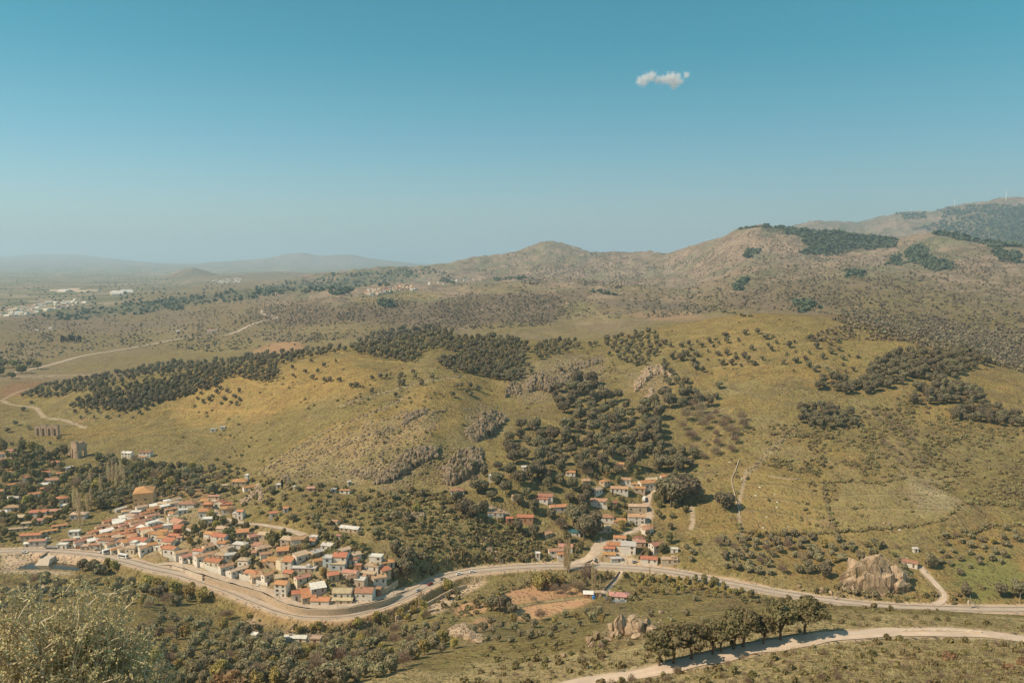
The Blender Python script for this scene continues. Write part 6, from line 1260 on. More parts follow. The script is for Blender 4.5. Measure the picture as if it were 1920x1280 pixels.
fine_scrub([(0,600),(300,575),(520,560),(800,545),(1080,560),(1040,610),(830,620),(640,640),(400,660),(200,650),(0,690)], 4.0, 3.0, 132, lambda x, y: .06 + .5 * clump(30, .52, 63)(x, y) * clump(90, .42, 64)(x, y))
fine_scrub([(1560,600),(1700,640),(1925,700),(1925,640),(1700,590)], 4.0, 3.0, 133, lambda x, y: .2 + .6 * clump(30, .45, 65)(x, y))
for q_ in ([(1385,522),(1400,520),(1395,545),(1375,542),(1360,538)], [(1395,465),(1425,470),(1420,480),(1398,482)], [(1590,505),(1620,512),(1610,525),(1585,522)], [(1670,480),(1700,478),(1690,500),(1660,498)], [(1480,570),(1530,565),(1535,580),(1500,585)], [(700,565),(735,560),(740,575),(715,580)], [(820,525),(845,520),(850,530),(825,533)], [(1500,478),(1560,478),(1600,470),(1590,462),(1520,462)], [(620,545),(660,538),(660,552),(620,552)], [(930,520),(990,518),(990,524),(930,526)], [(1100,545),(1150,548),(1180,555),(1130,552)], [(1700,458),(1730,462),(1790,500),(1760,505),(1700,495)], [(1860,470),(1920,470),(1920,500),(1880,495)]):
    far_wood(q_, 4.2, 8, int(q_[0][0]))
far_wood([(0,500),(300,500),(450,520),(430,545),(250,570),(0,600)], 9, 7, 100, clump(40, .55, 34)); far_wood([(575,640),(640,640),(650,628),(600,625)], 5, 4, 101, scrub=True)
far_wood([(1500,640),(1750,640),(1920,640),(1920,690),(1800,660),(1700,625),(1600,603)], 8, 4, 102, scrub=True)
far_wood([(1560,600),(1700,590),(1920,620),(1920,680),(1800,650)], 6.5, 5.5, 103, clump(50, .4, 35), scrub=True)

# ------------------------------------------------------------------ turn the plant lists into objects
def tree_mesh(name, tr, cr, kd):
    V, F = join([tr, cr]); mi = np.r_[np.zeros(len(tr[1])), np.ones(len(cr[1]))]
    return mesh_np(name, V, F, [kd['bark'], kd['leaf']], False, mi)
def place_matrix(V, x, y, z, s, w, r):
    c, n = math.cos(r), math.sin(r)
    return np.c_[(V[:, 0] * c - V[:, 1] * n) * s * w + x, (V[:, 0] * n + V[:, 1] * c) * s * w + y, V[:, 2] * s + z]
STUFF_NAME = {'stone_pine': 'pine_woods', 'olive_tree': 'olive_woods', 'shrub': 'scrub_vegetation', 'broadleaf_tree': 'garden_woods'}
LIMIT = 298
for name, kd in KIND.items():
    pl = PLANTS[name]
    pl.sort(key=lambda p: -p[3] * p[4] * KIND[name]['h'] / p[1])
    near_tr = [mesh_np(name + "_trunk", *t, kd['bark']) for t, c in kd['near']]; near_cr = [mesh_np(name + "_crown", *c, kd['leaf']) for t, c in kd['near']]
    mids = [tree_mesh(name, t, c, kd) for t, c in kd['mid']]
    for i, (x, y, z, s, w, r, lb, gp) in enumerate(pl[:LIMIT]):
        hp = s * kd['h'] / y * FPX
        k = i % len(mids)
        if hp >= 17 and name != 'shrub':
            o = thing(name, lb, kd['cat'], (x, y, z), r, gp); o.scale = (s * w, s * w, s)
            link("trunk", near_tr[k], o); link("crown", near_cr[k], o)
        else:
            o = link(name, mids[k], None, (x, y, z), r, lb, kd['cat'], gp); o.scale = (s * w, s * w, s)
    rest = pl[LIMIT:]
    if rest:
        Vs, Fs, Ms, Ts, n = [], [], [], [], 0
        for i, (x, y, z, s, w, r, lb, gp) in enumerate(rest):
            big = s * kd['h'] / y * FPX > 15 and name != 'shrub'
            t, c = (kd['mid'] if big else kd['low'])[i % len(kd['low'])]
            V, F = join([t, c]) if big else c
            Vs.append(place_matrix(V, x, y, z, s, w, r)); Fs.append(F + n); n += len(V)
            Ms.append(np.r_[np.zeros(len(t[1])), np.ones(len(c[1]))] if big else np.ones(len(F))); Ts.append(np.full(len(V), rng.uniform()))
        me = mesh_np(STUFF_NAME[name], np.vstack(Vs), np.vstack(Fs), [kd['bark'], kd['leaf']], False, np.concatenate(Ms), {"tone": np.concatenate(Ts)})
        link(STUFF_NAME[name], me, kind="stuff")
    print("PLANTS", name, len(pl), len(rest))
low = []
for k in range(6):
    V, F = crown(16, (.55, .55, .5), .5, 900 + k, 5, .55, .6, core=True, lob_r=(.4, .55)); low.append((V, F))
for nm, lst, mt in (("far_woods", far_pts, leaf_mat("far_leaves", (.105, .130, .082), trans=0)), ("far_scrub_vegetation", scrub_pts, leaf_mat("far_scrub", (.205, .158, .108), trans=0))):
    fp = np.vstack(lst); Vs, Fs, Ts, n = [], [], [], 0
    for i, (x, y, z, h) in enumerate(fp):
        V, F = low[i % 6]; Vs.append(place_matrix(V, x, y, z - .1 * h, h, 1.15, i * 1.7)); Fs.append(F + n); n += len(V); Ts.append(np.full(len(V), rng.uniform()))
    link(nm, mesh_np(nm, np.vstack(Vs), np.vstack(Fs), mt, False, None, {"tone": np.concatenate(Ts)}), kind="stuff")
    print("FAR", nm, len(fp))
tiny = [crown(9, (.6, .6, .5), .45, 950 + k, 4, .62, .55, core=False, lob_r=(.4, .6)) for k in range(6)]
fp = np.vstack(fine_pts); Vs, Fs, Ts, n = [], [], [], 0
for i, (x, y, z, h) in enumerate(fp):
    V, F = tiny[i % 6]; Vs.append(place_matrix(V, x, y, z - .15 * h, h, 1.2, i * 1.7)); Fs.append(F + n); n += len(V); Ts.append(np.full(len(V), rng.uniform()))
link("hillside_scrub_vegetation", mesh_np("hillside_scrub_vegetation", np.vstack(Vs), np.vstack(Fs), leaf_mat("hillside_scrub", (.225, .185, .118), var=.3, obj_var=.3, trans=.1), False, None, {"tone": np.concatenate(Ts)}), kind="stuff")
print("FINE", len(fp))

# ------------------------------------------------------------------ rocks and cliffs
def ico(sub):
    bm = bmesh.new(); bmesh.ops.create_icosphere(bm, subdivisions=sub, radius=1.0)
    V = np.array([v.co[:] for v in bm.verts]); F = np.array([[v.index for v in f.verts] for f in bm.faces]); bm.free(); return V, F
ICO = {k: ico(k) for k in (1, 2, 3)}
def rock_arr(size, seed, sub=2, cuts=9, rough=.10, dr=(.45, .8)):
    """angular block: a ball cut by random planes, roughened"""
    rs = np.random.default_rng(seed); V, F = ICO[sub]; V = V.copy()
    for _ in range(cuts):
        n = rs.normal(size=3); n[2] *= .6; n /= np.linalg.norm(n); d = rs.uniform(*dr)
        over = V @ n - d; V = V - np.where(over > 0, over, 0)[:, None] * n
    n = np.array([rs.normal() * .35, rs.normal() * .35, 1.0]); n /= np.linalg.norm(n); over = V @ n - rs.uniform(.5, .72); V = V - np.where(over > 0, over, 0)[:, None] * n
    V += rs.normal(size=V.shape) * rough * .5
    return V * np.asarray(size), F
def rotm(V, rz, tilt=0.0, ta=0.0):
    c, s = math.cos(rz), math.sin(rz); V = np.c_[V[:, 0] * c - V[:, 1] * s, V[:, 0] * s + V[:, 1] * c, V[:, 2]]
    if tilt:
        ax = np.array([math.cos(ta), math.sin(ta), 0]); k = ax; ct, st_ = math.cos(tilt), math.sin(tilt)
        V = V * ct + np.cross(k, V) * st_ + np.outer(V @ k, k) * (1 - ct)
    return V
def rock_mat(name, c, dark=.5):
    m, nt, b = new_mat(name); L = nt.links.new; tc = N(nt, "ShaderNodeTexCoord")
    mp = N(nt, "ShaderNodeMapping"); mp.inputs["Scale"].default_value = (1, 1, .25); L(tc.outputs["Object"], mp.inputs[0])
    n1 = N(nt, "ShaderNodeTexNoise"); n1.inputs["Scale"].default_value = .45; n1.inputs["Detail"].default_value = 7; n1.inputs["Roughness"].default_value = .7; L(mp.outputs[0], n1.inputs["Vector"])
    n2 = N(nt, "ShaderNodeTexNoise"); n2.inputs["Scale"].default_value = .16; n2.inputs["Detail"].default_value = 4; L(tc.outputs["Object"], n2.inputs["Vector"])
    cr = N(nt, "ShaderNodeValToRGB"); cr.color_ramp.elements[0].position = .33; cr.color_ramp.elements[0].color = (*[v * dark for v in c], 1); cr.color_ramp.elements[1].position = .66; cr.color_ramp.elements[1].color = (*[v * 1.18 for v in c], 1); L(n1.outputs[0], cr.inputs[0])
    ve = N(nt, "ShaderNodeTexVoronoi", feature='DISTANCE_TO_EDGE'); ve.inputs["Scale"].default_value = .34; va = N(nt, "ShaderNodeVectorMath", operation='MULTIPLY_ADD'); L(n1.outputs[1], va.inputs[0]); va.inputs[1].default_value = (1.6, 1.6, 1.6); L(mp.outputs[0], va.inputs[2]); L(va.outputs[0], ve.inputs["Vector"]); vr = N(nt, "ShaderNodeMapRange"); vr.inputs[1].default_value = 0; vr.inputs[2].default_value = .09; vr.inputs[3].default_value = .45; vr.inputs[4].default_value = 1; L(ve.outputs[0], vr.inputs[0]); cm = N(nt, "ShaderNodeMix"); cm.data_type = 'RGBA'; cm.blend_type = 'MULTIPLY'; cm.inputs[0].default_value = 1; L(cr.outputs[0], cm.inputs[6]); L(vr.outputs[0], cm.inputs[7])
    mx = N(nt, "ShaderNodeMix"); mx.data_type = 'RGBA'; r = N(nt, "ShaderNodeMapRange"); r.inputs[1].default_value = .5; r.inputs[2].default_value = .68; r.inputs[4].default_value = .55; L(n2.outputs[0], r.inputs[0]); L(r.outputs[0], mx.inputs[0]); L(cm.outputs[2], mx.inputs[6]); mx.inputs[7].default_value = (.20, .165, .085, 1)
    L(mx.outputs[2], b.inputs["Base Color"]); bp = N(nt, "ShaderNodeBump"); bp.inputs["Distance"].default_value = .8; bp.inputs["Strength"].default_value = .9; L(n1.outputs[0], bp.inputs["Height"]); L(bp.outputs[0], b.inputs["Normal"]); b.inputs["Roughness"].default_value = 1; b.inputs["Specular IOR Level"].default_value = 0
    return m
M_ROCK = rock_mat("weathered_rock", (.32, .245, .17), .34); M_ROCKP = rock_mat("pale_rock", (.47, .345, .24), .6)
def cliff(pts, heights, label, seed, mat=None, n=None, wid=9, name='rock_cliff', lean=.12):
    """a rank of upright split blocks along the foot line seen in the photograph"""
    rs = np.random.default_rng(seed); pts = np.array(pts, float)
    d = np.r_[0, np.cumsum(np.hypot(*np.diff(pts, axis=0).T))]; n = n or max(8, int(d[-1] / 3.4)); parts = []
    q = np.sort(rs.uniform(0, d[-1], n)); px = np.interp(q, d, pts[:, 0]); py = np.interp(q, d, pts[:, 1]); hh = np.interp(q, d, heights)
    for f in (0, .22, .45, .68, .86):                    # the face climbs the slope in ranks, so that its head meets the turf above
        P = at(px + rs.normal(0, 1.2, n), py - f * hh * .92)
        for p, h in zip(P, hh):
            if np.isnan(p[0]) or (f > 0 and rs.uniform() < .12): continue
            m = p[1] / FPX; H = max(1.0, h * m * rs.uniform(.38, .62) * (1 - .35 * f)); w = wid * m * rs.uniform(.42, .95)
            V, F = rock_arr((w * rs.uniform(.6, 1.1), w * rs.uniform(.7, 1.2), H * .8), rs.integers(1e9), 2, 10, .07)
            V = rotm(V, rs.uniform(0, 6.3), rs.uniform(0, lean), rs.uniform(0, 6.3))
            parts.append((V + [p[0] + rs.normal() * w * .2, p[1] + w * .3, p[2] + H * .18], F))
    V, F = join(parts); c = np.array([V[:, 0].mean(), V[:, 1].mean(), V[:, 2].min()])
    return link(name, mesh_np(name, V - c, F, mat or M_ROCK), None, tuple(c), 0, label, 'cliff' if 'cliff' in name else 'rock')
cliff([(703,908),(725,905),(745,896),(765,880),(785,868),(805,862),(816,855)], [12,24,34,38,32,26,18], 'grey cliff with upright splits on the nose of the rocky knoll', 1, n=44, wid=11)
cliff([(830,905),(845,910),(860,903),(875,898),(890,882),(904,868)], [20,46,56,54,42,26], 'dark tall cliff face next to the gully wood above the small grey hut', 2, n=44, wid=12)
cliff([(876,818),(890,828),(905,822),(920,815),(935,805),(943,795)], [15,30,46,44,32,20], 'jagged dark crag on the upper shoulder of the knoll', 3, n=34, wid=11)
cliff([(983,738),(1000,733),(1015,730),(1030,736),(1045,727),(1062,716)], [18,30,34,28,20,14], 'brown splintered crag under the crest plantation', 4, n=34, wid=9)
cliff([(1050,703),(1075,695),(1100,688),(1128,680)], [10,13,14,14], 'low brown ledge of rock along the grassy crest', 5, n=26, wid=7)
cliff([(1192,735),(1205,720),(1222,705),(1240,700),(1255,705)], [16,22,20,16,12], 'pale rock scar between the crest pines', 6, M_ROCKP, n=24, wid=8)
cliff([(1205,770),(1215,755),(1225,740)], [14,18,16], 'thin pale rock rib at the top of the gully wood', 7, M_ROCKP, n=12, wid=7)
cliff([(755,800),(765,790),(785,780),(800,775)], [10,14,14,10], 'low rock rib on the west face of the knoll', 8, n=20, wid=8)
cliff([(950,745),(962,735),(975,740)], [16,22,14], 'small pointed crag beside the brown splintered one', 9, n=12, wid=7)
cliff([(905,1012),(915,1030),(925,1046),(942,1058)], [10,14,16,12], 'pale broken bank of rock above the road cutting', 10, M_ROCKP, n=20, wid=8)
cliff([(720,975),(735,973),(750,968)], [12,15,10], 'grey rocks among bushes on the steep village slope', 11, n=12, wid=7, name='rock_outcrop')
cliff([(776,972),(782,970),(790,974)], [10,14,10], 'upright rocks standing on the steep bank', 12, n=14, wid=11, name='rock_outcrop')
cliff([(662,888),(675,893),(690,898)], [8,12,10], 'dark cleft rock on the south foot of the knoll', 13, n=9, wid=7, name='rock_outcrop')
cliff([(528,908),(535,905),(542,910)], [16,20,12], 'leaning rock pinnacle behind the slim cypress', 14, n=8, wid=6, name='rock_outcrop')
cliff([(455,945),(470,935),(485,922),(490,940)], [10,14,16,10], 'rocky spur beside the upper village road', 15, M_ROCKP, n=22, wid=8, name='rock_outcrop')
cliff([(848,1190),(860,1195),(872,1192),(885,1200),(900,1205)], [14,24,22,16,10], 'broken rock ledge at the edge of the olive wood', 16, M_ROCKP, n=40, wid=12, name='rock_outcrop')
cliff([(385,1008),(392,1012),(402,1012)], [6,8,6], 'reddish rock bank under the grey walled house', 17, M_ROCKP, n=8, wid=6, name='rock_outcrop')
def slabs(items, label, seed, mat=M_ROCKP, name='boulder'):
    """big leaning slabs: px, py of the foot, width, depth, height in pixels, turn, tilt"""
    parts = []
    for k, (px_, py_, w, dp, h, rz, tl) in enumerate(items):
        p = at([px_], [py_])[0]
        if np.isnan(p[0]): continue
        m = p[1] / FPX; V, F = rock_arr((w * m * .66, dp * m * .66, h * m * .70), seed * 50 + k, 3, 15, .02, (.34, .70))
        V += np.c_[fbm(V[:, 0] + k * 9, V[:, 2], 3.0, 3, seed) * .5, fbm(V[:, 1] + k * 7, V[:, 2], 2.4, 3, seed + 3) * .5, np.zeros(len(V))] * min(1, w * m / 8)
        V = rotm(V, rz, tl, 1.2); parts.append((V + [p[0], p[1] + dp * m * .3, p[2] + h * m * .32], F))
    c = np.vstack([v for v, f in parts]); c = np.array([c[:, 0].mean(), c[:, 1].mean(), c[:, 2].min()])
    if len(parts) == 1: return link(name, mesh_np(name, parts[0][0] - c, parts[0][1], mat), None, tuple(c), 0, label, 'rock')
    o = thing(name, label, 'rock', tuple(c))
    for v, f in parts: link('block', mesh_np('block', v - c, f, mat), o)
    return o
def crag(px_, py_, wid, dep, high, n, seed, lean=-.22):
    """blocks of a big split outcrop: taller towards its middle"""
    rs = np.random.default_rng(seed); out = []
    for k in range(n):
        r = math.sqrt((k + .5) / n); a = k * 2.4 + rs.uniform(-.3, .3); u, v = r * math.cos(a), r * math.sin(a)
        h = high * (.88 - .5 * r**2) * rs.uniform(.75, 1.1)
        out.append((px_ + u * wid / 2, py_ - dep * .18 * v, rs.uniform(32, 56) * wid / 90, rs.uniform(26, 42) * wid / 90, max(6, h), rs.uniform(0, 3.1), lean * rs.uniform(.5, 1.3)))
    return out
slabs(crag(1646,1106,104,70,92,20,5,-.32)+[(1600,1110,26,20,20,.2,-.1),(1585,1108,20,16,14,.4,0),(1630,1072,22,20,26,.4,-.1),(1690,1098,18,14,14,.4,0),(1612,1064,20,14,12,.4,0)], 'huge pale boulder with slanting cracks towering over the road end', 1)
slabs(crag(1163,1190,46,34,60,9,8,-.2)+crag(1204,1190,54,40,46,11,9,-.2)+[(1185,1168,26,16,20,.5,0),(1240,1150,18,12,8,.1,0)], 'pale twin boulder split by a grassy cleft under the farm', 2)
slabs([(1103,1205,18,14,18,.2,-.1),(1120,1200,22,16,20,.6,-.15),(1138,1204,18,14,16,.3,0),(1110,1212,16,12,12,.3,0),(1128,1214,20,14,12,.8,0),(1148,1195,14,10,12,.3,0)], 'cluster of small pale boulders beside the twin boulder', 3)
slabs([(1058,1232,14,10,10,.3,0),(1050,1236,10,8,6,.1,0)], 'low white rock in the grass below the boulder cluster', 4)
slabs([(1500,1103,9,7,9,.3,0),(1506,1108,8,6,6,.8,0)], 'pair of small boulders by the road past the olive grove', 5)
slabs([(1548,1112,18,12,14,.3,0),(1560,1115,14,10,10,.9,0),(1535,1113,9,8,7,.3,0)], 'low boulder heap at the foot of the huge boulder', 6)
slabs([(1668,985,10,8,8,.2,0),(1658,983,8,6,5,.2,0)], 'rock heap on the pasture edge above the huge boulder', 7)
for k, (px_, py_) in enumerate(((1369,866),(1383,868),(1391,897),(1424,913),(1417,929),(1453,927),(1457,941),(1456,951),(1436,969),(1431,989),(1478,987),(1686,993),(1720,1033))):
    p = at([px_], [py_])[0]; V, F = rock_arr((1.3, .8, .4), 900 + k, 2, 8, .04); link('stone', mesh_np('stone', V, F, MW['white']), None, tuple(p + [0, 0, .05]), k * .7, 'low white stone lying in the grass of the hill pasture', 'stone', 'white stones in the pasture')
# loose stones over the rocky ground
parts, n = [], 0
rs = np.random.default_rng(5)
for pts, sp, s0, s1 in (([(480,885),(560,835),(660,800),(760,770),(830,770),(800,840),(720,850),(730,905),(650,895),(560,895),(505,900)], 6.5, .5, 1.9), ([(860,770),(930,755),(945,790),(930,825),(880,825)], 6, .5, 1.8), ([(970,695),(1050,672),(1130,682),(1130,720),(1060,745),(990,760),(955,740)], 5.5, .6, 2.0),
                        ([(1185,690),(1240,680),(1265,712),(1250,770),(1215,750),(1185,720)], 5.5, .6, 1.8), ([(700,850),(815,840),(905,840),(910,905),(780,910),(690,900)], 6, .5, 1.8), ([(1560,1125),(1600,1050),(1700,1040),(1710,1120)], 8, .3, 1.1), ([(1080,1215),(1140,1170),(1240,1150),(1240,1190),(1150,1215)], 8, .2, .7),
                        ([(470,1165),(600,1182),(760,1150),(840,1110),(900,1090),(840,1140),(760,1165),(600,1198),(480,1182)], 5.5, .3, 1.1), ([(0,1040),(80,1040),(150,1050),(60,1068),(0,1066)], 6, .2, .8), ([(700,640),(1000,700),(900,760),(700,790),(600,830),(520,850),(620,780)], 15, .3, 1.0), ([(1320,700),(1560,640),(1800,720),(1900,900),(1500,870),(1400,800)], 15, .3, 1.1), ([(1420,870),(1380,800),(1480,760),(1560,800)], 9, .3, 1.0), ([(1650,890),(1780,900),(1800,950),(1680,950)], 7, .3, 1.0)):
    q = poisson(pts, sp, 1.9, int(pts[0][0]) + 1, lambda x, y: .25 + .75 * clump(30, .5, 44)(x, y)); P = at(q[:, 0], q[:, 1])
    for p in P[~np.isnan(P[:, 0])]:
        V, F = rock_arr(np.array([1, rs.uniform(.6, 1.2), rs.uniform(.5, 1.1)]) * rs.uniform(s0, s1), rs.integers(1e9), 1, 5, .1); parts.append((V + [p[0], p[1], p[2] + .1], F))
for h in ([(490,885),(540,850),(600,815),(660,790),(720,765),(760,745)], [(560,880),(620,845),(690,815),(740,800)], [(640,760),(720,735),(800,715),(870,705)], [(960,740),(1000,715),(1040,690),(1080,672)], [(760,800),(770,785),(800,772),(840,768)], [(1400,890),(1440,850),(1480,810)], [(1140,690),(1180,700),(1215,735)]):
    h = np.array(h, float); d_ = np.r_[0, np.cumsum(np.hypot(*np.diff(h, axis=0).T))]; q_ = rs.uniform(0, d_[-1], int(d_[-1] / 2.2)); P = at(np.interp(q_, d_, h[:, 0]) + rs.normal(0, 4, len(q_)), np.interp(q_, d_, h[:, 1]) + rs.normal(0, 2.5, len(q_)))
    for p in P[~np.isnan(P[:, 0])]:
        V, F = rock_arr(np.array([1, rs.uniform(.6, 1.2), rs.uniform(.6, 1.5)]) * rs.uniform(.4, 1.7), rs.integers(1e9), 1, 5, .1); parts.append((V + [p[0], p[1], p[2] + .1], F))
print("STONES", len(parts))
V, F = join(parts); link("rock_rubble", mesh_np("rock_rubble", V, F, M_ROCK), kind="stuff")

# ------------------------------------------------------------------ pines along the dirt road, seen with their trunks
rsb = np.random.default_rng(77)
def road_pine(seed):
    rs = np.random.default_rng(seed); ps = [tube([(0, 0, -.8), (rs.normal() * .15, rs.normal() * .15, 1.4), (rs.normal() * .3, rs.normal() * .2, 2.6)], [.30, .22, .18], 7)]; cr = []
    nb = 5
    for k in range(nb):
        a = 2 * math.pi * (k + rs.uniform(-.25, .25)) / nb; r = rs.uniform(1.3, 2.5); z = rs.uniform(3.9, 5.2); z0 = rs.uniform(1.5, 2.5)
        ps.append(tube([(0, 0, z0), (math.cos(a) * r * .45, math.sin(a) * r * .45, z0 + (z - z0) * .55), (math.cos(a) * r, math.sin(a) * r, z)], [.15, .10, .05], 5))
        V, F = crown(300, (2.1, 2.1, 1.45), 0, seed * 10 + k, 8, .34, .5, core=True, lob_r=(.30, .46)); cr.append((V + [math.cos(a) * r, math.sin(a) * r, z + .1], F))
    V, F = crown(420, (2.4, 2.4, 1.5), 5.7, seed * 10 + 9, 10, .36, .5, core=True, lob_r=(.30, .46)); cr.append((V, F))
    return join(ps), join(cr)
RP = [road_pine(60 + k) for k in range(4)]; RPt = [mesh_np('trunk', *t, M_BARK) for t, c in RP]; M_RPINE = leaf_mat("road_pine_needles", (.215, .182, .094)); RPc = [mesh_np('crown', *c, M_RPINE) for t, c in RP]
wh = ['at the lower end of the row','second from the lower end of the row','beside the gap low in the row','with two stems in mid row','leaning over the verge in mid row','broad in mid row','beside the low one','lowest and smallest of the row','tall next to the row end','at the upper end of the row']
for k, (px_, py_, h_, wd) in enumerate(((1237,1248,64,1.0),(1262,1243,66,1.0),(1295,1236,64,1.05),(1335,1226,60,.95),(1352,1222,58,.9),(1376,1217,66,.95),(1392,1212,68,1.0),(1432,1207,50,.95),(1463,1200,68,1.0),(1510,1188,64,1.08))):
    a = at([px_], [py_])[0]; s = h_ * a[1] / FPX / 6.0; o = thing('road_pine', 'forked dark pine along the dirt road ' + wh[k], 'tree', (a[0], a[1], a[2]), k * 1.3, 'pines along the dirt road'); o.scale = (s * wd, s * wd, s)
    link('trunk', RPt[k % 4], o); link('crown', RPc[k % 4], o)

# ------------------------------------------------------------------ grass tufts on the close slope
q = poisson([(560,1300),(700,1262),(860,1240),(1000,1235),(1160,1205),(1300,1170),(1500,1150),(1720,1150),(1960,1165),(1960,1300)], 4.2, 1.8, 9, maxn=14000, tries=4); P = at(q[:, 0], q[:, 1]); P = P[~np.isnan(P[:, 0])]
d, _ = polyline_dist(P[:, 0], P[:, 1], ROADS['dirt'][0]); P = P[d > 3.0]
n = len(P) * 6; b = np.repeat(P, 6, 0) + np.c_[rsb.normal(size=(n, 2)) * .3, np.full(n, -.05)]
hgt_ = rsb.uniform(.25, .8, n) * np.repeat(.5 + vnoise(P[:, 0] / 9, P[:, 1] / 9, 3), 6); a = rsb.uniform(0, 6.28, n); w = .05 * rsb.uniform(.7, 1.6, n)
s_ = np.c_[np.cos(a) * w, np.sin(a) * w, np.zeros(n)]; tip = b + np.c_[rsb.normal(size=(n, 2)) * .18, hgt_]
V = np.stack([b - s_, b + s_, tip + s_ * .4, tip - s_ * .4], 1).reshape(-1, 3)
link("grass", mesh_np("grass", V, np.arange(4 * n).reshape(n, 4), M_DRY, False, None, {"tone": np.repeat(rsb.uniform(size=len(P)), 24)}), kind="stuff")

# ------------------------------------------------------------------ the bush beside the viewpoint
BD = 12.0
def near_pt(px, py, d): s, t = ray(px, py); return np.array([float(s) * d, d, EYE + float(t) * d])
top = near_pt(105, 1082, BD); base = np.array([top[0], BD, float(hgt(np.array([top[0]]), np.array([BD]))[0])])
print("BUSH base", base, "top", top)
Hb = top[2] - base[2]; rs = np.random.default_rng(12); st_parts, leaves, tips = [], [], []
for k in range(270):
    a = rs.uniform(0, 6.28); r = 1.70 * math.sqrt(rs.uniform(0, 1)); e = np.array([math.cos(a) * r, math.sin(a) * r * .9, 0]); zt = Hb * math.sqrt(max(0.05, 1 - (r / 1.86)**2)) * rs.uniform(.80, 1.04)
    p0 = np.array([rs.normal() * .12, rs.normal() * .12, -.3]); p3 = e + [0, 0, zt]; p1 = p0 + [e[0] * .25, e[1] * .25, zt * .38]; p2 = e * .72 + [rs.normal() * .12, rs.normal() * .12, zt * .72]
    st_parts.append(tube([p0, p1, p2, p3], [.020, .013, .009, .005], 4))
    for j in range(12):
        u = rs.uniform(.45, 1.0); b0 = (p1 + (p2 - p1) * (u - .33) / .33) if u < .66 else (p2 + (p3 - p2) * (u - .66) / .34); dr = rs.normal(size=3) * [1, 1, .6] + [e[0] * .5, e[1] * .5, .8]; dr /= np.linalg.norm(dr); L_ = rs.uniform(.18, .5); b1 = b0 + dr * L_
        if j < 7: st_parts.append(tube([b0, (b0 + b1) / 2 + rs.normal(size=3) * .02, b1], [.008, .006, .003], 3))
        m_ = 19; t_ = rs.uniform(.45, 1.05, m_)[:, None]; leaves.append(b0 + (b1 - b0) * t_ + rs.normal(size=(m_, 3)) * .022)
lc = np.vstack(leaves); nl = len(lc); ax = rs.normal(size=(nl, 3)) + [0, 0, .7]; ax /= np.linalg.norm(ax, axis=1)[:, None]; sd = np.cross(ax, rs.normal(size=(nl, 3))); sd /= np.linalg.norm(sd, axis=1)[:, None]; nn_ = np.cross(ax, sd)
Ll = rs.uniform(.032, .06, nl)[:, None]; Wl = Ll * .33
V = np.stack([lc, lc + ax * Ll * .45 + sd * Wl + nn_ * .004, lc + ax * Ll, lc + ax * Ll * .45 - sd * Wl + nn_ * .004], 1).reshape(-1, 3)
o = thing('bush', 'big pale green twiggy bush filling the corner beside the viewpoint', 'bush', tuple(base), 0)
V2, F2 = join(st_parts); link('stems', mesh_np('stems', V2, F2, simple_mat("grey_twig_bark", (.58, .47, .33), scale=6, var=.25)), o)
link('foliage', mesh_np('foliage', V, np.arange(4 * nl).reshape(nl, 4), leaf_mat("bush_leaves", (.48, .40, .215), trans=.15), False, None, {"tone": np.repeat(rs.uniform(size=nl), 4)}), o)

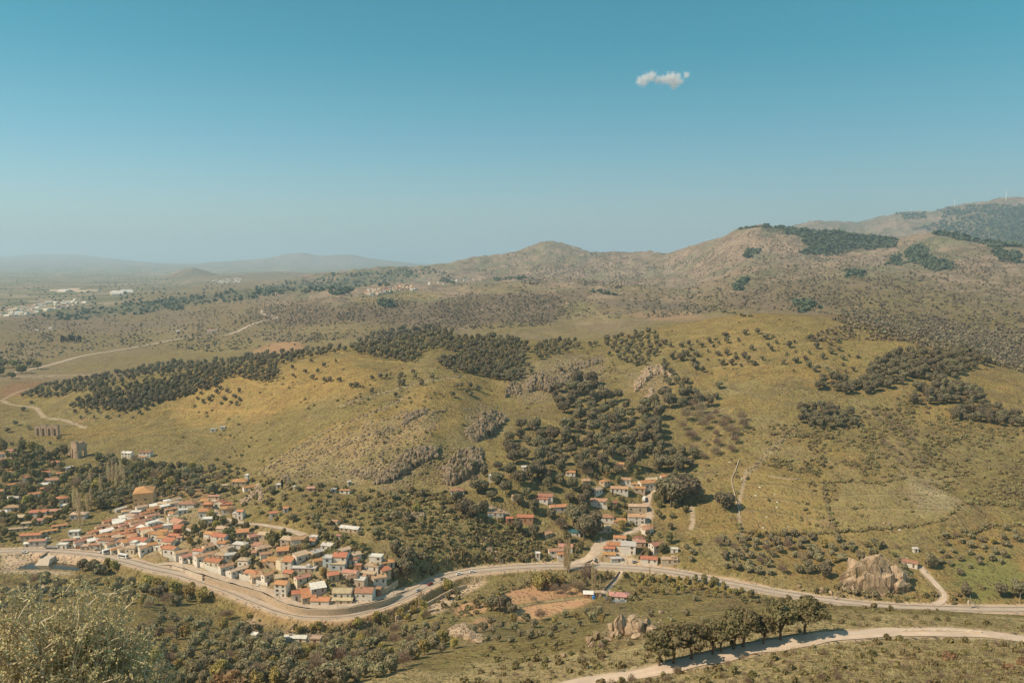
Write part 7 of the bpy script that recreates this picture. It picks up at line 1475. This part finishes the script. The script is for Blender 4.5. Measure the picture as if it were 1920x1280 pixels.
# ------------------------------------------------------------------ the one small cloud, a real puff of vapour high over the hills
cd = 6500.0
def sky_pt(px, py): s, t = ray(px, py); return np.array([float(s) * cd, cd, EYE + float(t) * cd])
cc = sky_pt(1236, 150); bm = bmesh.new(); rs = np.random.default_rng(3); m_ = cd / FPX; LOB = []
for px_, py_, r_ in ((1201,152,9),(1211,147,10),(1222,144,10),(1233,149,8),(1244,150,9),(1251,149,9),(1258,147,12),(1266,151,13),(1264,158,9),(1206,156,8),(1287,141,7)):
    p = sky_pt(px_, py_) - cc; r_ *= 1.35; LOB.append((p, r_ * m_)); bmesh.ops.create_icosphere(bm, subdivisions=2, radius=r_ * m_ * 1.02, matrix=Matrix.Translation(Vector(p)))
m = bpy.data.materials.new("cloud_vapour"); m.use_nodes = True; nt = m.node_tree; nt.nodes.clear(); pv = nt.nodes.new("ShaderNodeVolumePrincipled"); mo = nt.nodes.new("ShaderNodeOutputMaterial"); nt.links.new(pv.outputs[0], mo.inputs["Volume"])
pv.inputs["Color"].default_value = (1, .96, .96, 1); pv.inputs["Anisotropy"].default_value = 0.0
tc = nt.nodes.new("ShaderNodeTexCoord"); no = nt.nodes.new("ShaderNodeTexNoise"); no.inputs["Scale"].default_value = .03; no.inputs["Detail"].default_value = 6; nt.links.new(tc.outputs["Object"], no.inputs["Vector"])
acc = None
for p, r_ in LOB:                                       # density fades from the middle of each puff to its rim
    ds = N(nt, "ShaderNodeVectorMath", operation='DISTANCE'); nt.links.new(tc.outputs["Object"], ds.inputs[0]); ds.inputs[1].default_value = tuple(p)
    mr = N(nt, "ShaderNodeMapRange"); mr.inputs[1].default_value = r_; mr.inputs[2].default_value = r_ * .25; nt.links.new(ds.outputs["Value"], mr.inputs[0])
    if acc is None: acc = mr.outputs[0]
    else:
        ad = N(nt, "ShaderNodeMath", operation='MAXIMUM'); nt.links.new(acc, ad.inputs[0]); nt.links.new(mr.outputs[0], ad.inputs[1]); acc = ad.outputs[0]
ad = N(nt, "ShaderNodeMath", operation='MULTIPLY_ADD'); nt.links.new(no.outputs[0], ad.inputs[0]); ad.inputs[1].default_value = 2.2; nt.links.new(acc, ad.inputs[2])
mr = N(nt, "ShaderNodeMapRange"); mr.inputs[1].default_value = 1.32; mr.inputs[2].default_value = 2.3; mr.inputs[3].default_value = 0; mr.inputs[4].default_value = .035; nt.links.new(ad.outputs[0], mr.inputs[0]); nt.links.new(mr.outputs[0], pv.inputs["Density"])
o = bm_obj('cloud', bm, m, None, loc=tuple(cc), label='single small white cloud alone in the clear sky', cat='cloud')
rm = o.modifiers.new("Remesh", 'REMESH'); rm.mode = 'VOXEL'; rm.voxel_size = 10.0
